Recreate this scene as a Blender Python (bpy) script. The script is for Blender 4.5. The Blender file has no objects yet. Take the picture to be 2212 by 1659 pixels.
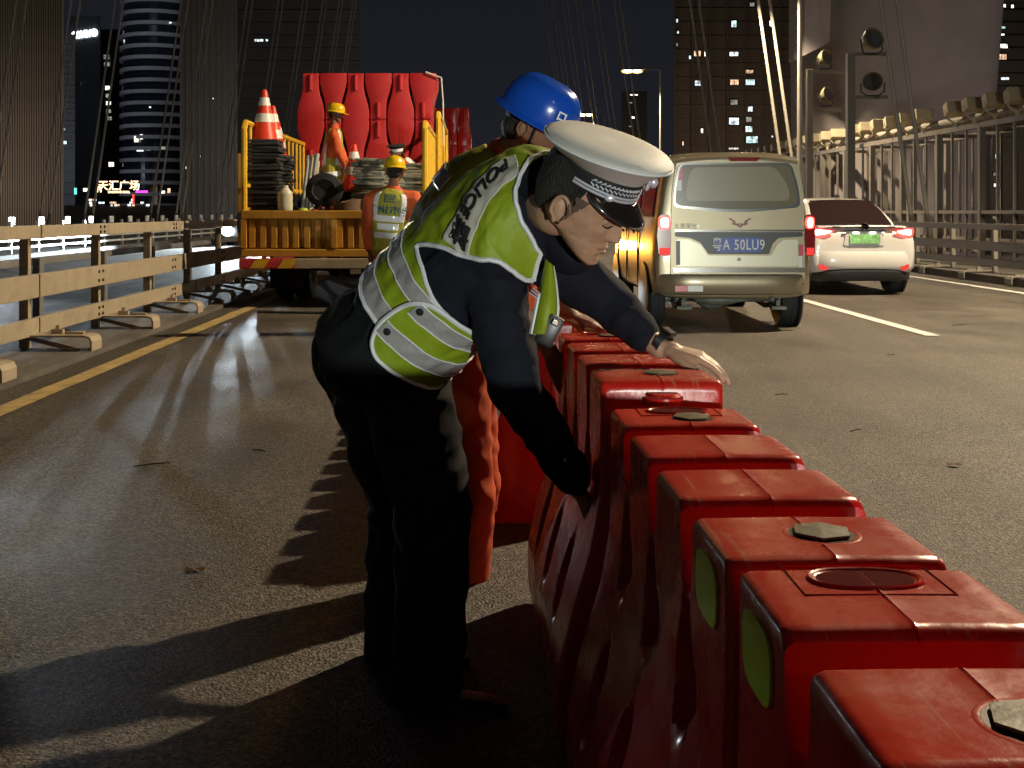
import bpy, bmesh, math, random
from mathutils import Vector, Matrix, noise
random.seed(7)
V = Vector
R = math.radians
sc = bpy.context.scene
col = sc.collection
PI = math.pi

# ---------------------------------------------------------------- camera
# metres: X to the right across the deck, Y along the bridge, Z up
cam_d = bpy.data.cameras.new('camera')
cam = bpy.data.objects.new('camera', cam_d)
col.objects.link(cam)
cam.location = (0, 0, 1.25)
cam.rotation_euler = (R(90), 0, 0)
cam_d.sensor_width = 36
cam_d.lens = 2500 / 2212 * 36
cam_d.shift_x = 66 / 2212
cam_d.shift_y = -371.5 / 2212
cam_d.clip_end = 5000
cam_d.clip_start = 0.05
sc.camera = cam

def P(x, y, D):
    return V(((x - 1040) / 2500 * D, D, 1.25 - (y - 458) / 2500 * D))

# ---------------------------------------------------------------- night sky
w = bpy.data.worlds.new('World')
sc.world = w
w.use_nodes = True
nt = w.node_tree
nt.nodes.clear()
out = nt.nodes.new('ShaderNodeOutputWorld')
bg = nt.nodes.new('ShaderNodeBackground')
tc = nt.nodes.new('ShaderNodeTexCoord')
sx = nt.nodes.new('ShaderNodeSeparateXYZ')
rp = nt.nodes.new('ShaderNodeValToRGB')
rp.color_ramp.elements[0].position = 0.0
rp.color_ramp.elements[0].color = (0.013, 0.0145, 0.020, 1)
rp.color_ramp.elements[1].position = 0.35
rp.color_ramp.elements[1].color = (0.0068, 0.0068, 0.0082, 1)
nt.links.new(tc.outputs['Generated'], sx.inputs[0])
nt.links.new(sx.outputs['Z'], rp.inputs[0])
nt.links.new(rp.outputs[0], bg.inputs[0])
bg.inputs[1].default_value = 1.0
nt.links.new(bg.outputs[0], out.inputs[0])

# ---------------------------------------------------------------- view
sc.view_settings.view_transform = 'Standard'
sc.view_settings.look = 'None'
sc.view_settings.exposure = 0
sc.view_settings.gamma = 1
sc.view_settings.use_curve_mapping = False
sc.cycles.use_denoising = True
sc.cycles.max_bounces = 5
sc.cycles.diffuse_bounces = 3
sc.cycles.glossy_bounces = 3
sc.cycles.sample_clamp_indirect = 3
sc.cycles.caustics_reflective = False
sc.cycles.caustics_refractive = False

# ---------------------------------------------------------------- lamps
LAMP_D = [-50, -19, 13.2, 40, 71, 103, 135, 167]
def spot(name, loc, aim, power, color, angle, blend=0.5, radius=0.1, parent=None):
    l = bpy.data.lights.new(name, 'SPOT')
    l.energy = power; l.color = color; l.spot_size = R(angle); l.spot_blend = blend
    l.shadow_soft_size = radius
    o = bpy.data.objects.new(name, l); col.objects.link(o)
    o.location = loc
    d = V(aim) - V(loc)
    o.rotation_euler = d.to_track_quat('-Z', 'Y').to_euler()
    return o
def point(name, loc, power, color, radius=0.1):
    l = bpy.data.lights.new(name, 'POINT')
    l.energy = power; l.color = color; l.shadow_soft_size = radius
    o = bpy.data.objects.new(name, l); col.objects.link(o); o.location = loc
    return o
SOD = (1.0, 0.80, 0.53)
for d in LAMP_D:
    spot('street_lamp_light', (9.2, d, 9.75), (6.5, d, 0), {-50: 1500, -19: 1300, 13.2: 14500, 40: 8500}.get(d, 8000), SOD, 146, 0.45, 0.16)
# headlights of a car coming the other way on the far carriageway
spot('oncoming_headlight_light', (-9.37, 42.4, 0.56), (-0.8, 3, -0.1), 8000, (0.78, 0.92, 1.0), 30, 0.6, 0.07)
spot('oncoming_headlight_light', (-8.1, 42.4, 0.56), (-12.4, 27, 0.3), 30000, (0.78, 0.92, 1.0), 62, 0.7, 0.07)
# headlights of the traffic following behind the photographer
spot('following_headlight_light', (2.6, -9.0, 0.70), (2.2, 4, 0.62), 3000, (0.93, 1.0, 0.90), 46, 0.8, 0.06)
spot('following_headlight_light', (3.9, -9.0, 0.70), (4.4, 6, 0.62), 3000, (0.93, 1.0, 0.90), 40, 0.8, 0.06)
# headlight of a lorry passing on the far carriageway just outside the frame
spot('lorry_headlight_light', (-9.3, 20, 1.32), (-1.3, 3.2, 0), 1000, (0.75, 0.88, 1.0), 44, 0.6, 0.07)

# street and quay lamps of the city across the river
for x, y, z, pw, c in ((-95, 190, 6, 60000, (1, .8, .6)), (-70, 180, 6, 60000, (1, .82, .65)), (-120, 300, 14, 60000, (.7, .8, 1)), (-45, 215, 8, 60000, (1, .85, .7)), (-30, 225, 8, 50000, (.9, .95, 1)), (60, 225, 8, 60000, (1, .75, .5)), (40, 215, 8, 40000, (1, .75, .5)), (128, 265, 8, 60000, (1, .75, .5)), (70, 560, 12, 90000, (1, .8, .6)), (-95, 300, 60, 50000, (.75, .85, 1))):
    point('city_lamp_light', (x, y, z), pw * 0.2, c, 1.0)
point('pylon_fill_light', (24, 33, 3), 1000, (1, .8, .68), 1.0)  # fill light added to brighten the pylon; no lamp stands there
# ================================================================ helpers
class MB:
    """collects shapes; build() links them as one mesh object"""
    def __init__(s):
        s.v = []; s.f = []; s.m = []; s.cm = 0
    def add(s, vs, fs):
        n = len(s.v)
        s.v += [V(p) for p in vs]
        s.f += [tuple(i + n for i in f) for f in fs]
        s.m += [s.cm] * len(fs)
        return s
    def box(s, c, d, rot=None, bev=0.0):
        x, y, z = d[0] / 2, d[1] / 2, d[2] / 2
        if bev <= 0:
            vs = [V((a * x, b * y, e * z)) for a in (-1, 1) for b in (-1, 1) for e in (-1, 1)]
            fs = [(0, 1, 3, 2), (4, 6, 7, 5), (0, 4, 5, 1), (2, 3, 7, 6), (0, 2, 6, 4), (1, 5, 7, 3)]
        else:
            bm = bmesh.new()
            bmesh.ops.create_cube(bm, size=1)
            for v in bm.verts: v.co = V((v.co.x * d[0], v.co.y * d[1], v.co.z * d[2]))
            bmesh.ops.bevel(bm, geom=bm.edges[:], offset=bev, segments=2, affect='EDGES', profile=0.6)
            bm.verts.index_update()
            vs = [v.co.copy() for v in bm.verts]; fs = [[v.index for v in f.verts] for f in bm.faces]
            bm.free()
        if rot is not None:
            vs = [rot @ p for p in vs]
        c = V(c)
        return s.add([p + c for p in vs], fs)
    def tube(s, pts, r, n=8, cap=True):
        pts = [V(p) for p in pts]
        rs = r if isinstance(r, (list, tuple)) else [r] * len(pts)
        rings = []
        up = None
        for i, p in enumerate(pts):
            t = (pts[min(i + 1, len(pts) - 1)] - pts[max(i - 1, 0)])
            if t.length < 1e-9: t = V((0, 0, 1))
            t.normalize()
            if up is None:
                up = V((0, 0, 1)) if abs(t.z) < 0.9 else V((1, 0, 0))
            a = (up - t * up.dot(t))
            if a.length < 1e-6: a = t.orthogonal()
            a.normalize(); up = a
            b = t.cross(a)
            rings.append([p + (a * math.cos(2 * PI * k / n) + b * math.sin(2 * PI * k / n)) * rs[i] for k in range(n)])
        return s.loft(rings, True, cap)
    def cyl(s, p0, p1, r0, r1=None, n=12, cap=True):
        return s.tube([p0, p1], [r0, r0 if r1 is None else r1], n, cap)
    def loft(s, rings, closed=True, cap=True):
        n = len(rings[0]); vs = []; fs = []
        for rg in rings: vs += rg
        for i in range(len(rings) - 1):
            for k in range(n if closed else n - 1):
                k2 = (k + 1) % n
                fs.append((i * n + k, i * n + k2, (i + 1) * n + k2, (i + 1) * n + k))
        if cap and closed:
            fs.append(tuple(reversed(range(n))))
            fs.append(tuple((len(rings) - 1) * n + k for k in range(n)))
        return s.add(vs, fs)
    def lathe(s, prof, c=(0, 0, 0), n=24, M=None):
        rings = []
        for r, z in prof:
            rings.append([V((max(r, 1e-4) * math.cos(2 * PI * k / n), max(r, 1e-4) * math.sin(2 * PI * k / n), z)) for k in range(n)])
        if M is not None:
            rings = [[M @ p for p in rg] for rg in rings]
        c = V(c)
        rings = [[p + c for p in rg] for rg in rings]
        return s.loft(rings, True, True)
    def prism(s, poly, y0, y1, axis='y', M=None):
        """extrude a 2-D polygon (a, b) along an axis"""
        def mk(a, b, t):
            return V((a, t, b)) if axis == 'y' else (V((t, a, b)) if axis == 'x' else V((a, b, t)))
        n = len(poly)
        vs = [mk(a, b, y0) for a, b in poly] + [mk(a, b, y1) for a, b in poly]
        fs = [tuple(range(n)), tuple(reversed(range(n, 2 * n)))]
        for k in range(n):
            k2 = (k + 1) % n
            fs.append((k, n + k, n + k2, k2))
        if M is not None: vs = [M @ p for p in vs]
        return s.add(vs, fs)
    def capsule(s, p0, r0, p1, r1, n=14, h=5):
        p0 = V(p0); p1 = V(p1)
        t = p1 - p0
        if t.length < 1e-5: t = V((0, 0, 1e-4))
        L = t.length; t.normalize()
        a = t.orthogonal().normalized(); b = t.cross(a)
        rings = []
        for i in range(h + 1):
            an = PI / 2 * (1 - i / h) * 0.98
            rings.append([p0 - t * r0 * math.sin(an) + (a * math.cos(2 * PI * k / n) + b * math.sin(2 * PI * k / n)) * r0 * math.cos(an) for k in range(n)])
        for i in range(h + 1):
            an = PI / 2 * (i / h) * 0.98
            rings.append([p1 + t * r1 * math.sin(an) + (a * math.cos(2 * PI * k / n) + b * math.sin(2 * PI * k / n)) * r1 * math.cos(an) for k in range(n)])
        return s.loft(rings, True, True)
    def ell(s, c, rx, ry, rz, M=None, n=20, m=12):
        rings = []
        for i in range(m + 1):
            a = PI * (0.01 + 0.98 * i / m)
            rings.append([V((rx * math.sin(a) * math.cos(2 * PI * k / n), ry * math.sin(a) * math.sin(2 * PI * k / n), -rz * math.cos(a))) for k in range(n)])
        if M is not None: rings = [[M @ p for p in rg] for rg in rings]
        c = V(c)
        return s.loft([[p + c for p in rg] for rg in rings], True, True)
    def mesh(s, name, mats=None, smooth=False, off=None):
        me = bpy.data.meshes.new(name)
        o = V(off) if off is not None else V((0, 0, 0))
        me.from_pydata([tuple(p - o) for p in s.v], [], s.f)
        if mats is not None:
            for m in (mats if isinstance(mats, (list, tuple)) else [mats]): me.materials.append(m)
        if len(set(s.m)) > 1: me.polygons.foreach_set('material_index', s.m)
        bm = bmesh.new(); bm.from_mesh(me)
        bmesh.ops.recalc_face_normals(bm, faces=bm.faces[:])
        bm.to_mesh(me); bm.free()
        if smooth:
            me.shade_smooth()
            me.set_sharp_from_angle(angle=R(smooth if smooth is not True else 40))
        return me
    def build(s, name, mat, parent=None, smooth=False, label=None):
        me = s.mesh(name, mat, smooth, WL(parent))
        return link(name, me, parent, label)

def WL(o):
    p = V((0, 0, 0))
    while o is not None:
        p += o.location; o = o.parent
    return p
def link(name, me, parent=None, label=None):
    o = bpy.data.objects.new(name, me); col.objects.link(o); o.parent = parent
    if label: o['label'] = label
    return o
def thing(name, label, cat, loc=(0, 0, 0), group=None):
    o = bpy.data.objects.new(name, None); col.objects.link(o)
    o.location = loc; o.empty_display_size = 0.1
    o['label'] = label; o['category'] = cat
    if group: o['group'] = group
    return o
def tag(o, label, cat, group=None):
    o['label'] = label; o['category'] = cat
    if group: o['group'] = group
    return o
def struct(name, mb, mat, smooth=False):
    o = mb.build(name, mat, None, smooth); o['kind'] = 'structure'; return o
def copy_tree(o, parent=None):
    c = o.copy(); col.objects.link(c); c.parent = parent
    for ch in o.children: copy_tree(ch, c)
    return c
def realize(o):
    dg = bpy.context.evaluated_depsgraph_get()
    dg.update()
    me = bpy.data.meshes.new_from_object(o.evaluated_get(dg))
    return me
def remesh(mb, voxel, smooth_it=3, wr=0.0, wscale=9.0, ws=None):
    """one continuous surface out of overlapping volumes"""
    me = mb.mesh('tmp')
    o = bpy.data.objects.new('tmp', me); col.objects.link(o)
    m = o.modifiers.new('r', 'REMESH'); m.mode = 'VOXEL'; m.voxel_size = voxel; m.adaptivity = 0
    if smooth_it:
        k = o.modifiers.new('s', 'SMOOTH'); k.factor = 0.5; k.iterations = smooth_it
    out = realize(o)
    bpy.data.objects.remove(o); bpy.data.meshes.remove(me)
    if wr:
        nrm = [v.normal.copy() for v in out.vertices]
        for i, v in enumerate(out.vertices):
            q = v.co * wscale
            if ws: q = V((q.x * ws[0], q.y * ws[1], q.z * ws[2]))
            a = noise.noise(q + V((noise.noise(q * 0.5), 3, 1)) * 1.5)
            fold = 1 - abs(a) * 2.4
            v.co += nrm[i] * wr * (fold * 0.8 + noise.noise(q * 2.7) * 0.5)
    out.shade_smooth()
    return out
def text_mb(body, size, extrude=0.002, spacing=1.0, align='CENTER', font_w=None, thick=0.0):
    c = bpy.data.curves.new('t', 'FONT')
    c.body = body; c.size = size; c.extrude = extrude; c.align_x = align; c.align_y = 'CENTER'
    c.space_character = spacing; c.offset = thick; c.resolution_u = 3
    o = bpy.data.objects.new('t', c); col.objects.link(o)
    me = realize(o)
    vs = [v.co.copy() for v in me.vertices]; fs = [tuple(p.vertices) for p in me.polygons]
    bpy.data.objects.remove(o); bpy.data.meshes.remove(me)
    return vs, fs
def frame(o, x, y, z):
    M = Matrix((x, y, z)).transposed().to_4x4(); M.translation = V(o); return M

# ================================================================ materials
def nn(nt, t, **kw):
    n = nt.nodes.new(t)
    for k, v in kw.items(): setattr(n, k, v)
    return n
MATS = {}
def mat(name, color, rough=0.5, metal=0.0, var=0.0, vscale=6.0, bump=0.0, bscale=60.0, coat=0.0, spec=0.5,
        rvar=0.0, emis=None, estr=0.0, dirt=None, dscale=2.0, damt=0.5, sss=0.0, stretch=None, trans=0.0):
    m = bpy.data.materials.new(name); m.use_nodes = True
    nt = m.node_tree; b = nt.nodes['Principled BSDF']
    b.inputs['Base Color'].default_value = (*color, 1)
    b.inputs['Roughness'].default_value = rough
    b.inputs['Metallic'].default_value = metal
    b.inputs['Specular IOR Level'].default_value = spec
    b.inputs['Coat Weight'].default_value = coat
    b.inputs['Coat Roughness'].default_value = 0.08
    if trans: b.inputs['Transmission Weight'].default_value = trans
    if sss:
        b.inputs['Subsurface Weight'].default_value = sss
        b.inputs['Subsurface Radius'].default_value = (0.02, 0.008, 0.004)
    if emis:
        b.inputs['Emission Color'].default_value = (*emis, 1); b.inputs['Emission Strength'].default_value = estr
    tcn = nn(nt, 'ShaderNodeTexCoord'); src = tcn.outputs['Object']
    if stretch:
        mp = nn(nt, 'ShaderNodeMapping'); mp.inputs['Scale'].default_value = stretch
        nt.links.new(src, mp.inputs[0]); src = mp.outputs[0]
    csock = None
    if var:
        n1 = nn(nt, 'ShaderNodeTexNoise'); n1.inputs['Scale'].default_value = vscale; n1.inputs['Detail'].default_value = 6
        n1.inputs['Roughness'].default_value = 0.65
        nt.links.new(src, n1.inputs['Vector'])
        r = nn(nt, 'ShaderNodeValToRGB')
        r.color_ramp.elements[0].position = 0.3; r.color_ramp.elements[1].position = 0.72
        r.color_ramp.elements[0].color = (*[max(0, c * (1 - var)) for c in color], 1)
        r.color_ramp.elements[1].color = (*[min(1, c * (1 + var)) for c in color], 1)
        nt.links.new(n1.outputs['Fac'], r.inputs[0]); csock = r.outputs[0]
    if dirt:
        n2 = nn(nt, 'ShaderNodeTexNoise'); n2.inputs['Scale'].default_value = dscale; n2.inputs['Detail'].default_value = 8
        n2.inputs['Roughness'].default_value = 0.7
        nt.links.new(src, n2.inputs['Vector'])
        r2 = nn(nt, 'ShaderNodeValToRGB')
        r2.color_ramp.elements[0].position = 0.5; r2.color_ramp.elements[1].position = 0.75
        r2.color_ramp.elements[0].color = (0, 0, 0, 1); r2.color_ramp.elements[1].color = (damt,) * 3 + (1,)
        nt.links.new(n2.outputs['Fac'], r2.inputs[0])
        mx = nn(nt, 'ShaderNodeMix', data_type='RGBA')
        nt.links.new(r2.outputs[0], mx.inputs['Factor'])
        if csock: nt.links.new(csock, mx.inputs['A'])
        else: mx.inputs['A'].default_value = (*color, 1)
        mx.inputs['B'].default_value = (*dirt, 1)
        csock = mx.outputs['Result']
    if csock: nt.links.new(csock, b.inputs['Base Color'])
    if rvar:
        n3 = nn(nt, 'ShaderNodeTexNoise'); n3.inputs['Scale'].default_value = vscale * 1.7; n3.inputs['Detail'].default_value = 5
        nt.links.new(src, n3.inputs['Vector'])
        mr = nn(nt, 'ShaderNodeMapRange')
        mr.inputs['From Min'].default_value = 0.3; mr.inputs['From Max'].default_value = 0.7
        mr.inputs['To Min'].default_value = max(0.02, rough - rvar); mr.inputs['To Max'].default_value = min(1, rough + rvar)
        nt.links.new(n3.outputs['Fac'], mr.inputs['Value']); nt.links.new(mr.outputs[0], b.inputs['Roughness'])
    if bump:
        n4 = nn(nt, 'ShaderNodeTexNoise'); n4.inputs['Scale'].default_value = bscale; n4.inputs['Detail'].default_value = 4
        nt.links.new(src, n4.inputs['Vector'])
        bp = nn(nt, 'ShaderNodeBump'); bp.inputs['Strength'].default_value = bump; bp.inputs['Distance'].default_value = 0.01
        nt.links.new(n4.outputs['Fac'], bp.inputs['Height']); nt.links.new(bp.outputs[0], b.inputs['Normal'])
    MATS[name] = m
    return m
ORD = ['first', 'second', 'third', 'fourth', 'fifth', 'sixth', 'seventh', 'eighth', 'ninth', 'tenth', 'eleventh', 'twelfth', 'thirteenth', 'fourteenth', 'fifteenth', 'sixteenth',
       'seventeenth', 'eighteenth', 'nineteenth', 'twentieth', 'twenty-first', 'twenty-second', 'twenty-third', 'twenty-fourth', 'twenty-fifth', 'twenty-sixth', 'twenty-seventh', 'twenty-eighth']
def lit_glass(name, color, strength):
    m = emit(name, color, strength); nt = m.node_tree; b = nt.nodes['Principled BSDF']
    tcn = nn(nt, 'ShaderNodeTexCoord'); oi = nn(nt, 'ShaderNodeObjectInfo'); va = nn(nt, 'ShaderNodeVectorMath', operation='ADD')
    nt.links.new(tcn.outputs['Object'], va.inputs[0]); nt.links.new(oi.outputs['Location'], va.inputs[1])
    n = nn(nt, 'ShaderNodeTexNoise'); n.inputs['Scale'].default_value = 1.3; n.inputs['Detail'].default_value = 4; nt.links.new(va.outputs[0], n.inputs['Vector'])
    r = nn(nt, 'ShaderNodeMapRange'); r.inputs['From Min'].default_value = 0.35; r.inputs['From Max'].default_value = 0.65; r.inputs['To Min'].default_value = strength * 0.25; r.inputs['To Max'].default_value = strength * 1.5
    nt.links.new(n.outputs['Fac'], r.inputs['Value']); nt.links.new(r.outputs[0], b.inputs['Emission Strength']); return m
def emit(name, color, strength, sample=False):
    m = mat(name, (0.02, 0.02, 0.02), 0.5, emis=color, estr=strength)
    if not sample: m.cycles.emission_sampling = 'NONE'
    return m

def asphalt(name, base, rough, bs, patch):
    m = bpy.data.materials.new(name); m.use_nodes = True
    nt = m.node_tree; b = nt.nodes['Principled BSDF']; L = nt.links.new
    tcn = nn(nt, 'ShaderNodeTexCoord')
    vo = nn(nt, 'ShaderNodeTexVoronoi'); vo.inputs['Scale'].default_value = 110
    no = nn(nt, 'ShaderNodeTexNoise'); no.inputs['Scale'].default_value = 1.1; no.inputs['Detail'].default_value = 8; no.inputs['Roughness'].default_value = 0.6
    fine = nn(nt, 'ShaderNodeTexNoise'); fine.inputs['Scale'].default_value = 70; fine.inputs['Detail'].default_value = 6; fine.inputs['Roughness'].default_value = 0.75
    mp = nn(nt, 'ShaderNodeMapping'); mp.inputs['Scale'].default_value = (1.3, 0.12, 1)
    st = nn(nt, 'ShaderNodeTexNoise'); st.inputs['Scale'].default_value = 1.6; st.inputs['Detail'].default_value = 6
    L(tcn.outputs['Object'], vo.inputs['Vector']); L(tcn.outputs['Object'], no.inputs['Vector']); L(tcn.outputs['Object'], fine.inputs['Vector'])
    L(tcn.outputs['Object'], mp.inputs[0]); L(mp.outputs[0], st.inputs['Vector'])
    r1 = nn(nt, 'ShaderNodeValToRGB')
    r1.color_ramp.elements[0].position = 0.25; r1.color_ramp.elements[1].position = 0.8
    r1.color_ramp.elements[0].color = (*[c * 0.65 for c in base], 1); r1.color_ramp.elements[1].color = (*[c * 1.45 for c in base], 1)
    L(st.outputs['Fac'], r1.inputs[0])
    r2 = nn(nt, 'ShaderNodeValToRGB')
    r2.color_ramp.elements[0].position = 0.36; r2.color_ramp.elements[1].position = 0.68
    r2.color_ramp.elements[0].color = (0.3, 0.3, 0.3, 1); r2.color_ramp.elements[1].color = (2.5, 2.4, 2.25, 1)
    L(fine.outputs['Fac'], r2.inputs[0])
    mu = nn(nt, 'ShaderNodeMix', data_type='RGBA', blend_type='MULTIPLY'); mu.inputs['Factor'].default_value = 1
    L(r1.outputs[0], mu.inputs['A']); L(r2.outputs[0], mu.inputs['B'])
    # stone chips: one tone per cell
    vc = nn(nt, 'ShaderNodeTexVoronoi'); vc.inputs['Scale'].default_value = 95; L(tcn.outputs['Object'], vc.inputs['Vector'])
    sp = nn(nt, 'ShaderNodeSeparateColor'); L(vc.outputs['Color'], sp.inputs[0])
    r3 = nn(nt, 'ShaderNodeValToRGB'); r3.color_ramp.elements[0].position = 0.1; r3.color_ramp.elements[1].position = 0.95
    r3.color_ramp.elements[0].color = (0.35, 0.35, 0.36, 1); r3.color_ramp.elements[1].color = (2.3, 2.2, 2.05, 1)
    L(sp.outputs[0], r3.inputs[0])
    mu2 = nn(nt, 'ShaderNodeMix', data_type='RGBA', blend_type='MULTIPLY'); mu2.inputs['Factor'].default_value = 0.75
    L(mu.outputs['Result'], mu2.inputs['A']); L(r3.outputs[0], mu2.inputs['B'])
    # worn darker blotches and tyre polish
    bl = nn(nt, 'ShaderNodeTexNoise'); bl.inputs['Scale'].default_value = 0.55; bl.inputs['Detail'].default_value = 9; bl.inputs['Roughness'].default_value = 0.68; L(tcn.outputs['Object'], bl.inputs['Vector'])
    r4 = nn(nt, 'ShaderNodeValToRGB'); r4.color_ramp.elements[0].position = 0.38; r4.color_ramp.elements[1].position = 0.62
    r4.color_ramp.elements[0].color = (0.66, 0.64, 0.62, 1); r4.color_ramp.elements[1].color = (1.15, 1.13, 1.1, 1); L(bl.outputs['Fac'], r4.inputs[0])
    mu3 = nn(nt, 'ShaderNodeMix', data_type='RGBA', blend_type='MULTIPLY'); mu3.inputs['Factor'].default_value = 1
    L(mu2.outputs['Result'], mu3.inputs['A']); L(r4.outputs[0], mu3.inputs['B'])
    L(mu3.outputs['Result'], b.inputs['Base Color'])
    mr = nn(nt, 'ShaderNodeMapRange'); mr.inputs['From Min'].default_value = 0.35; mr.inputs['From Max'].default_value = 0.65
    mr.inputs['To Min'].default_value = rough - patch; mr.inputs['To Max'].default_value = rough + patch
    L(no.outputs['Fac'], mr.inputs['Value']); L(mr.outputs[0], b.inputs['Roughness'])
    ad = nn(nt, 'ShaderNodeMath', operation='ADD')
    L(vo.outputs['Distance'], ad.inputs[0]); L(fine.outputs['Fac'], ad.inputs[1])
    bp = nn(nt, 'ShaderNodeBump'); bp.inputs['Strength'].default_value = bs; bp.inputs['Distance'].default_value = 0.006
    L(ad.outputs[0], bp.inputs['Height']); L(bp.outputs[0], b.inputs['Normal'])
    return m

m_asph = asphalt('asphalt', (0.062, 0.058, 0.053), 0.55, 1.0, 0.12)
m_asph2 = asphalt('old_asphalt', (0.058, 0.054, 0.048), 0.60, 0.85, 0.10)
m_conc = mat('concrete_verge', (0.13, 0.115, 0.1), 0.75, var=0.35, vscale=2.2, bump=0.4, bscale=40)
m_pylon = mat('pylon_concrete', (0.42, 0.38, 0.375), 0.8, var=0.12, vscale=0.6, bump=0.2, bscale=6)
m_yline = mat('yellow_paint', (0.50, 0.36, 0.15), 0.6, var=0.3, vscale=5, dirt=(0.11, 0.095, 0.08), dscale=9, damt=0.9)
m_wline = mat('white_paint', (0.72, 0.70, 0.66), 0.5, var=0.15, vscale=9, dirt=(0.2, 0.18, 0.16), dscale=9, damt=0.5)
m_rail = mat('beige_rail_paint', (0.43, 0.36, 0.26), 0.5, var=0.1, vscale=3, dirt=(0.12, 0.1, 0.07), dscale=5, damt=0.45, rvar=0.1)
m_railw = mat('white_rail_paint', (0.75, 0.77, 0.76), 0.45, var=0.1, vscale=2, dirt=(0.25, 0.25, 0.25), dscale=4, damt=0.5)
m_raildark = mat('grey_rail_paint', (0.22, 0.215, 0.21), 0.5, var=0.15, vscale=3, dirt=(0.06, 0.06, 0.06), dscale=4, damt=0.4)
m_steel = mat('painted_steel', (0.25, 0.22, 0.18), 0.45, var=0.12, vscale=3, dirt=(0.14, 0.1, 0.06), dscale=3, damt=0.5)
m_cable = mat('cable_sheath', (0.42, 0.38, 0.32), 0.4, var=0.1)
m_dark = mat('dark_metal', (0.03, 0.03, 0.032), 0.45, var=0.3, vscale=8)
m_rubber = mat('rubber', (0.022, 0.023, 0.025), 0.75, var=0.3, vscale=12, bump=0.3, bscale=90)
m_hole = mat('bolt_steel', (0.07, 0.06, 0.05), 0.4, metal=0.6)
# ================================================================ the bridge deck and markings
def sheet(name, x0, x1, y0, y1, z, m, ny=1):
    mb = MB(); mb.add([(x0, y0, z), (x1, y0, z), (x1, y1, z), (x0, y1, z)], [(0, 1, 2, 3)])
    return struct(name, mb, m)
m_river = mat('river_water', (0.01, 0.013, 0.018), 0.12, bump=0.3, bscale=0.8)
sheet('river', -2500, 2500, -300, 3000, -14.0, m_river)
m_bank = mat('river_bank_ground', (0.03, 0.03, 0.032), 0.9, var=0.2, vscale=0.05)
sheet('river_bank', -1500, 1500, 170, 2600, -9.0, m_bank)
d = MB(); d.box((-4.5, 170, -0.6), (34.6, 480, 1.2)); struct('bridge_deck', d, m_conc)
sheet('road', -3.34, 8.9, -40, 380, 0.004, m_asph)
sheet('opposite_road', -12.1, -5.3, -40, 380, 0.004, m_asph2)
sheet('left_lane_surface', -3.34, 0.62, -40, 380, 0.008, m_asph2)

def line_mesh(x, y0, y1, wd, m, name, z=0.012, wob=0.006):
    mb = MB(); n = max(2, int((y1 - y0) / 0.5)); n = min(n, 200)
    vs = []; fs = []
    for i in range(n + 1):
        y = y0 + (y1 - y0) * i / n
        a = noise.noise(V((y * 1.3, x, 0))) * wob
        vs += [(x - wd / 2 + a, y, z), (x + wd / 2 + a * 0.6, y, z)]
    for i in range(n): fs.append((2 * i, 2 * i + 1, 2 * i + 3, 2 * i + 2))
    mb.add(vs, fs); o = mb.build(name, m); o['kind'] = 'structure'; return o
line_mesh(-3.0, -10, 100, 0.16, m_yline, 'yellow_edge_line', wob=0.02)
line_mesh(8.27, -10, 200, 0.16, m_wline, 'white_edge_line')
for k in range(-1, 7): line_mesh(4.53, 11.6 + 15 * k, 17.6 + 15 * k, 0.15, m_wline, 'lane_line')
line_mesh(-11.6, -10, 200, 0.15, m_wline, 'white_edge_line')
# verge strip, kerb, cross joint in the deck
mb = MB(); mb.box((-3.9, 170, 0.02), (1.1, 420, 0.06)); struct('verge', mb, m_conc)
mb = MB(); mb.box((9.35, 170, 0.07), (0.9, 420, 0.14)); struct('kerb', mb, m_conc)
mb = MB(); mb.box((-12.9, 170, 0.07), (1.6, 420, 0.14)); struct('kerb', mb, m_conc)
mb = MB()
pts = [(-2.75, 14.25), (-2.2, 14.12), (-1.4, 14.05), (-0.6, 14.0), (0.2, 13.9)]
mb.tube([(x, y, 0.018) for x, y in pts], 0.022, 6)  # dark line across the left lane, built as a thin rubber tube
tag(mb.build('cable', m_rubber), 'thin dark line across the left lane behind the yellow truck', 'cable')

# ================================================================ guardrails
def bracket_mesh(side):
    """arched steel foot that reaches from the post base towards the road"""
    path = []
    x0, x1 = 0.0, 0.55
    prof = [(-0.02, 0.145), (x1 - 0.07, 0.145), (x1 - 0.02, 0.13), (x1, 0.09), (x1, 0.0)]
    t = 0.016
    outer = prof; inner = [(-0.02, 0.145 - t), (x1 - 0.07, 0.145 - t), (x1 - 0.03, 0.115), (x1 - t, 0.085), (x1 - t, 0.0)]
    poly = outer + inner[::-1]
    mb = MB()
    mb.prism([(a * side, b) for a, b in poly], -0.13, 0.13)
    mb.box((0.2 * side, 0.03, 0.165), (0.1, 0.06, 0.04)); mb.cyl((0.2 * side, 0.03, 0.18), (0.2 * side, 0.03, 0.22), 0.022, n=8)
    mb.box((0.36 * side, 0, 0.155), (0.16, 0.05, 0.02))
    mb.cyl((0.42 * side, -0.09, 0.01), (-0.1 * side, 0.1, 0.1), 0.02, n=6)
    return mb
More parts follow.
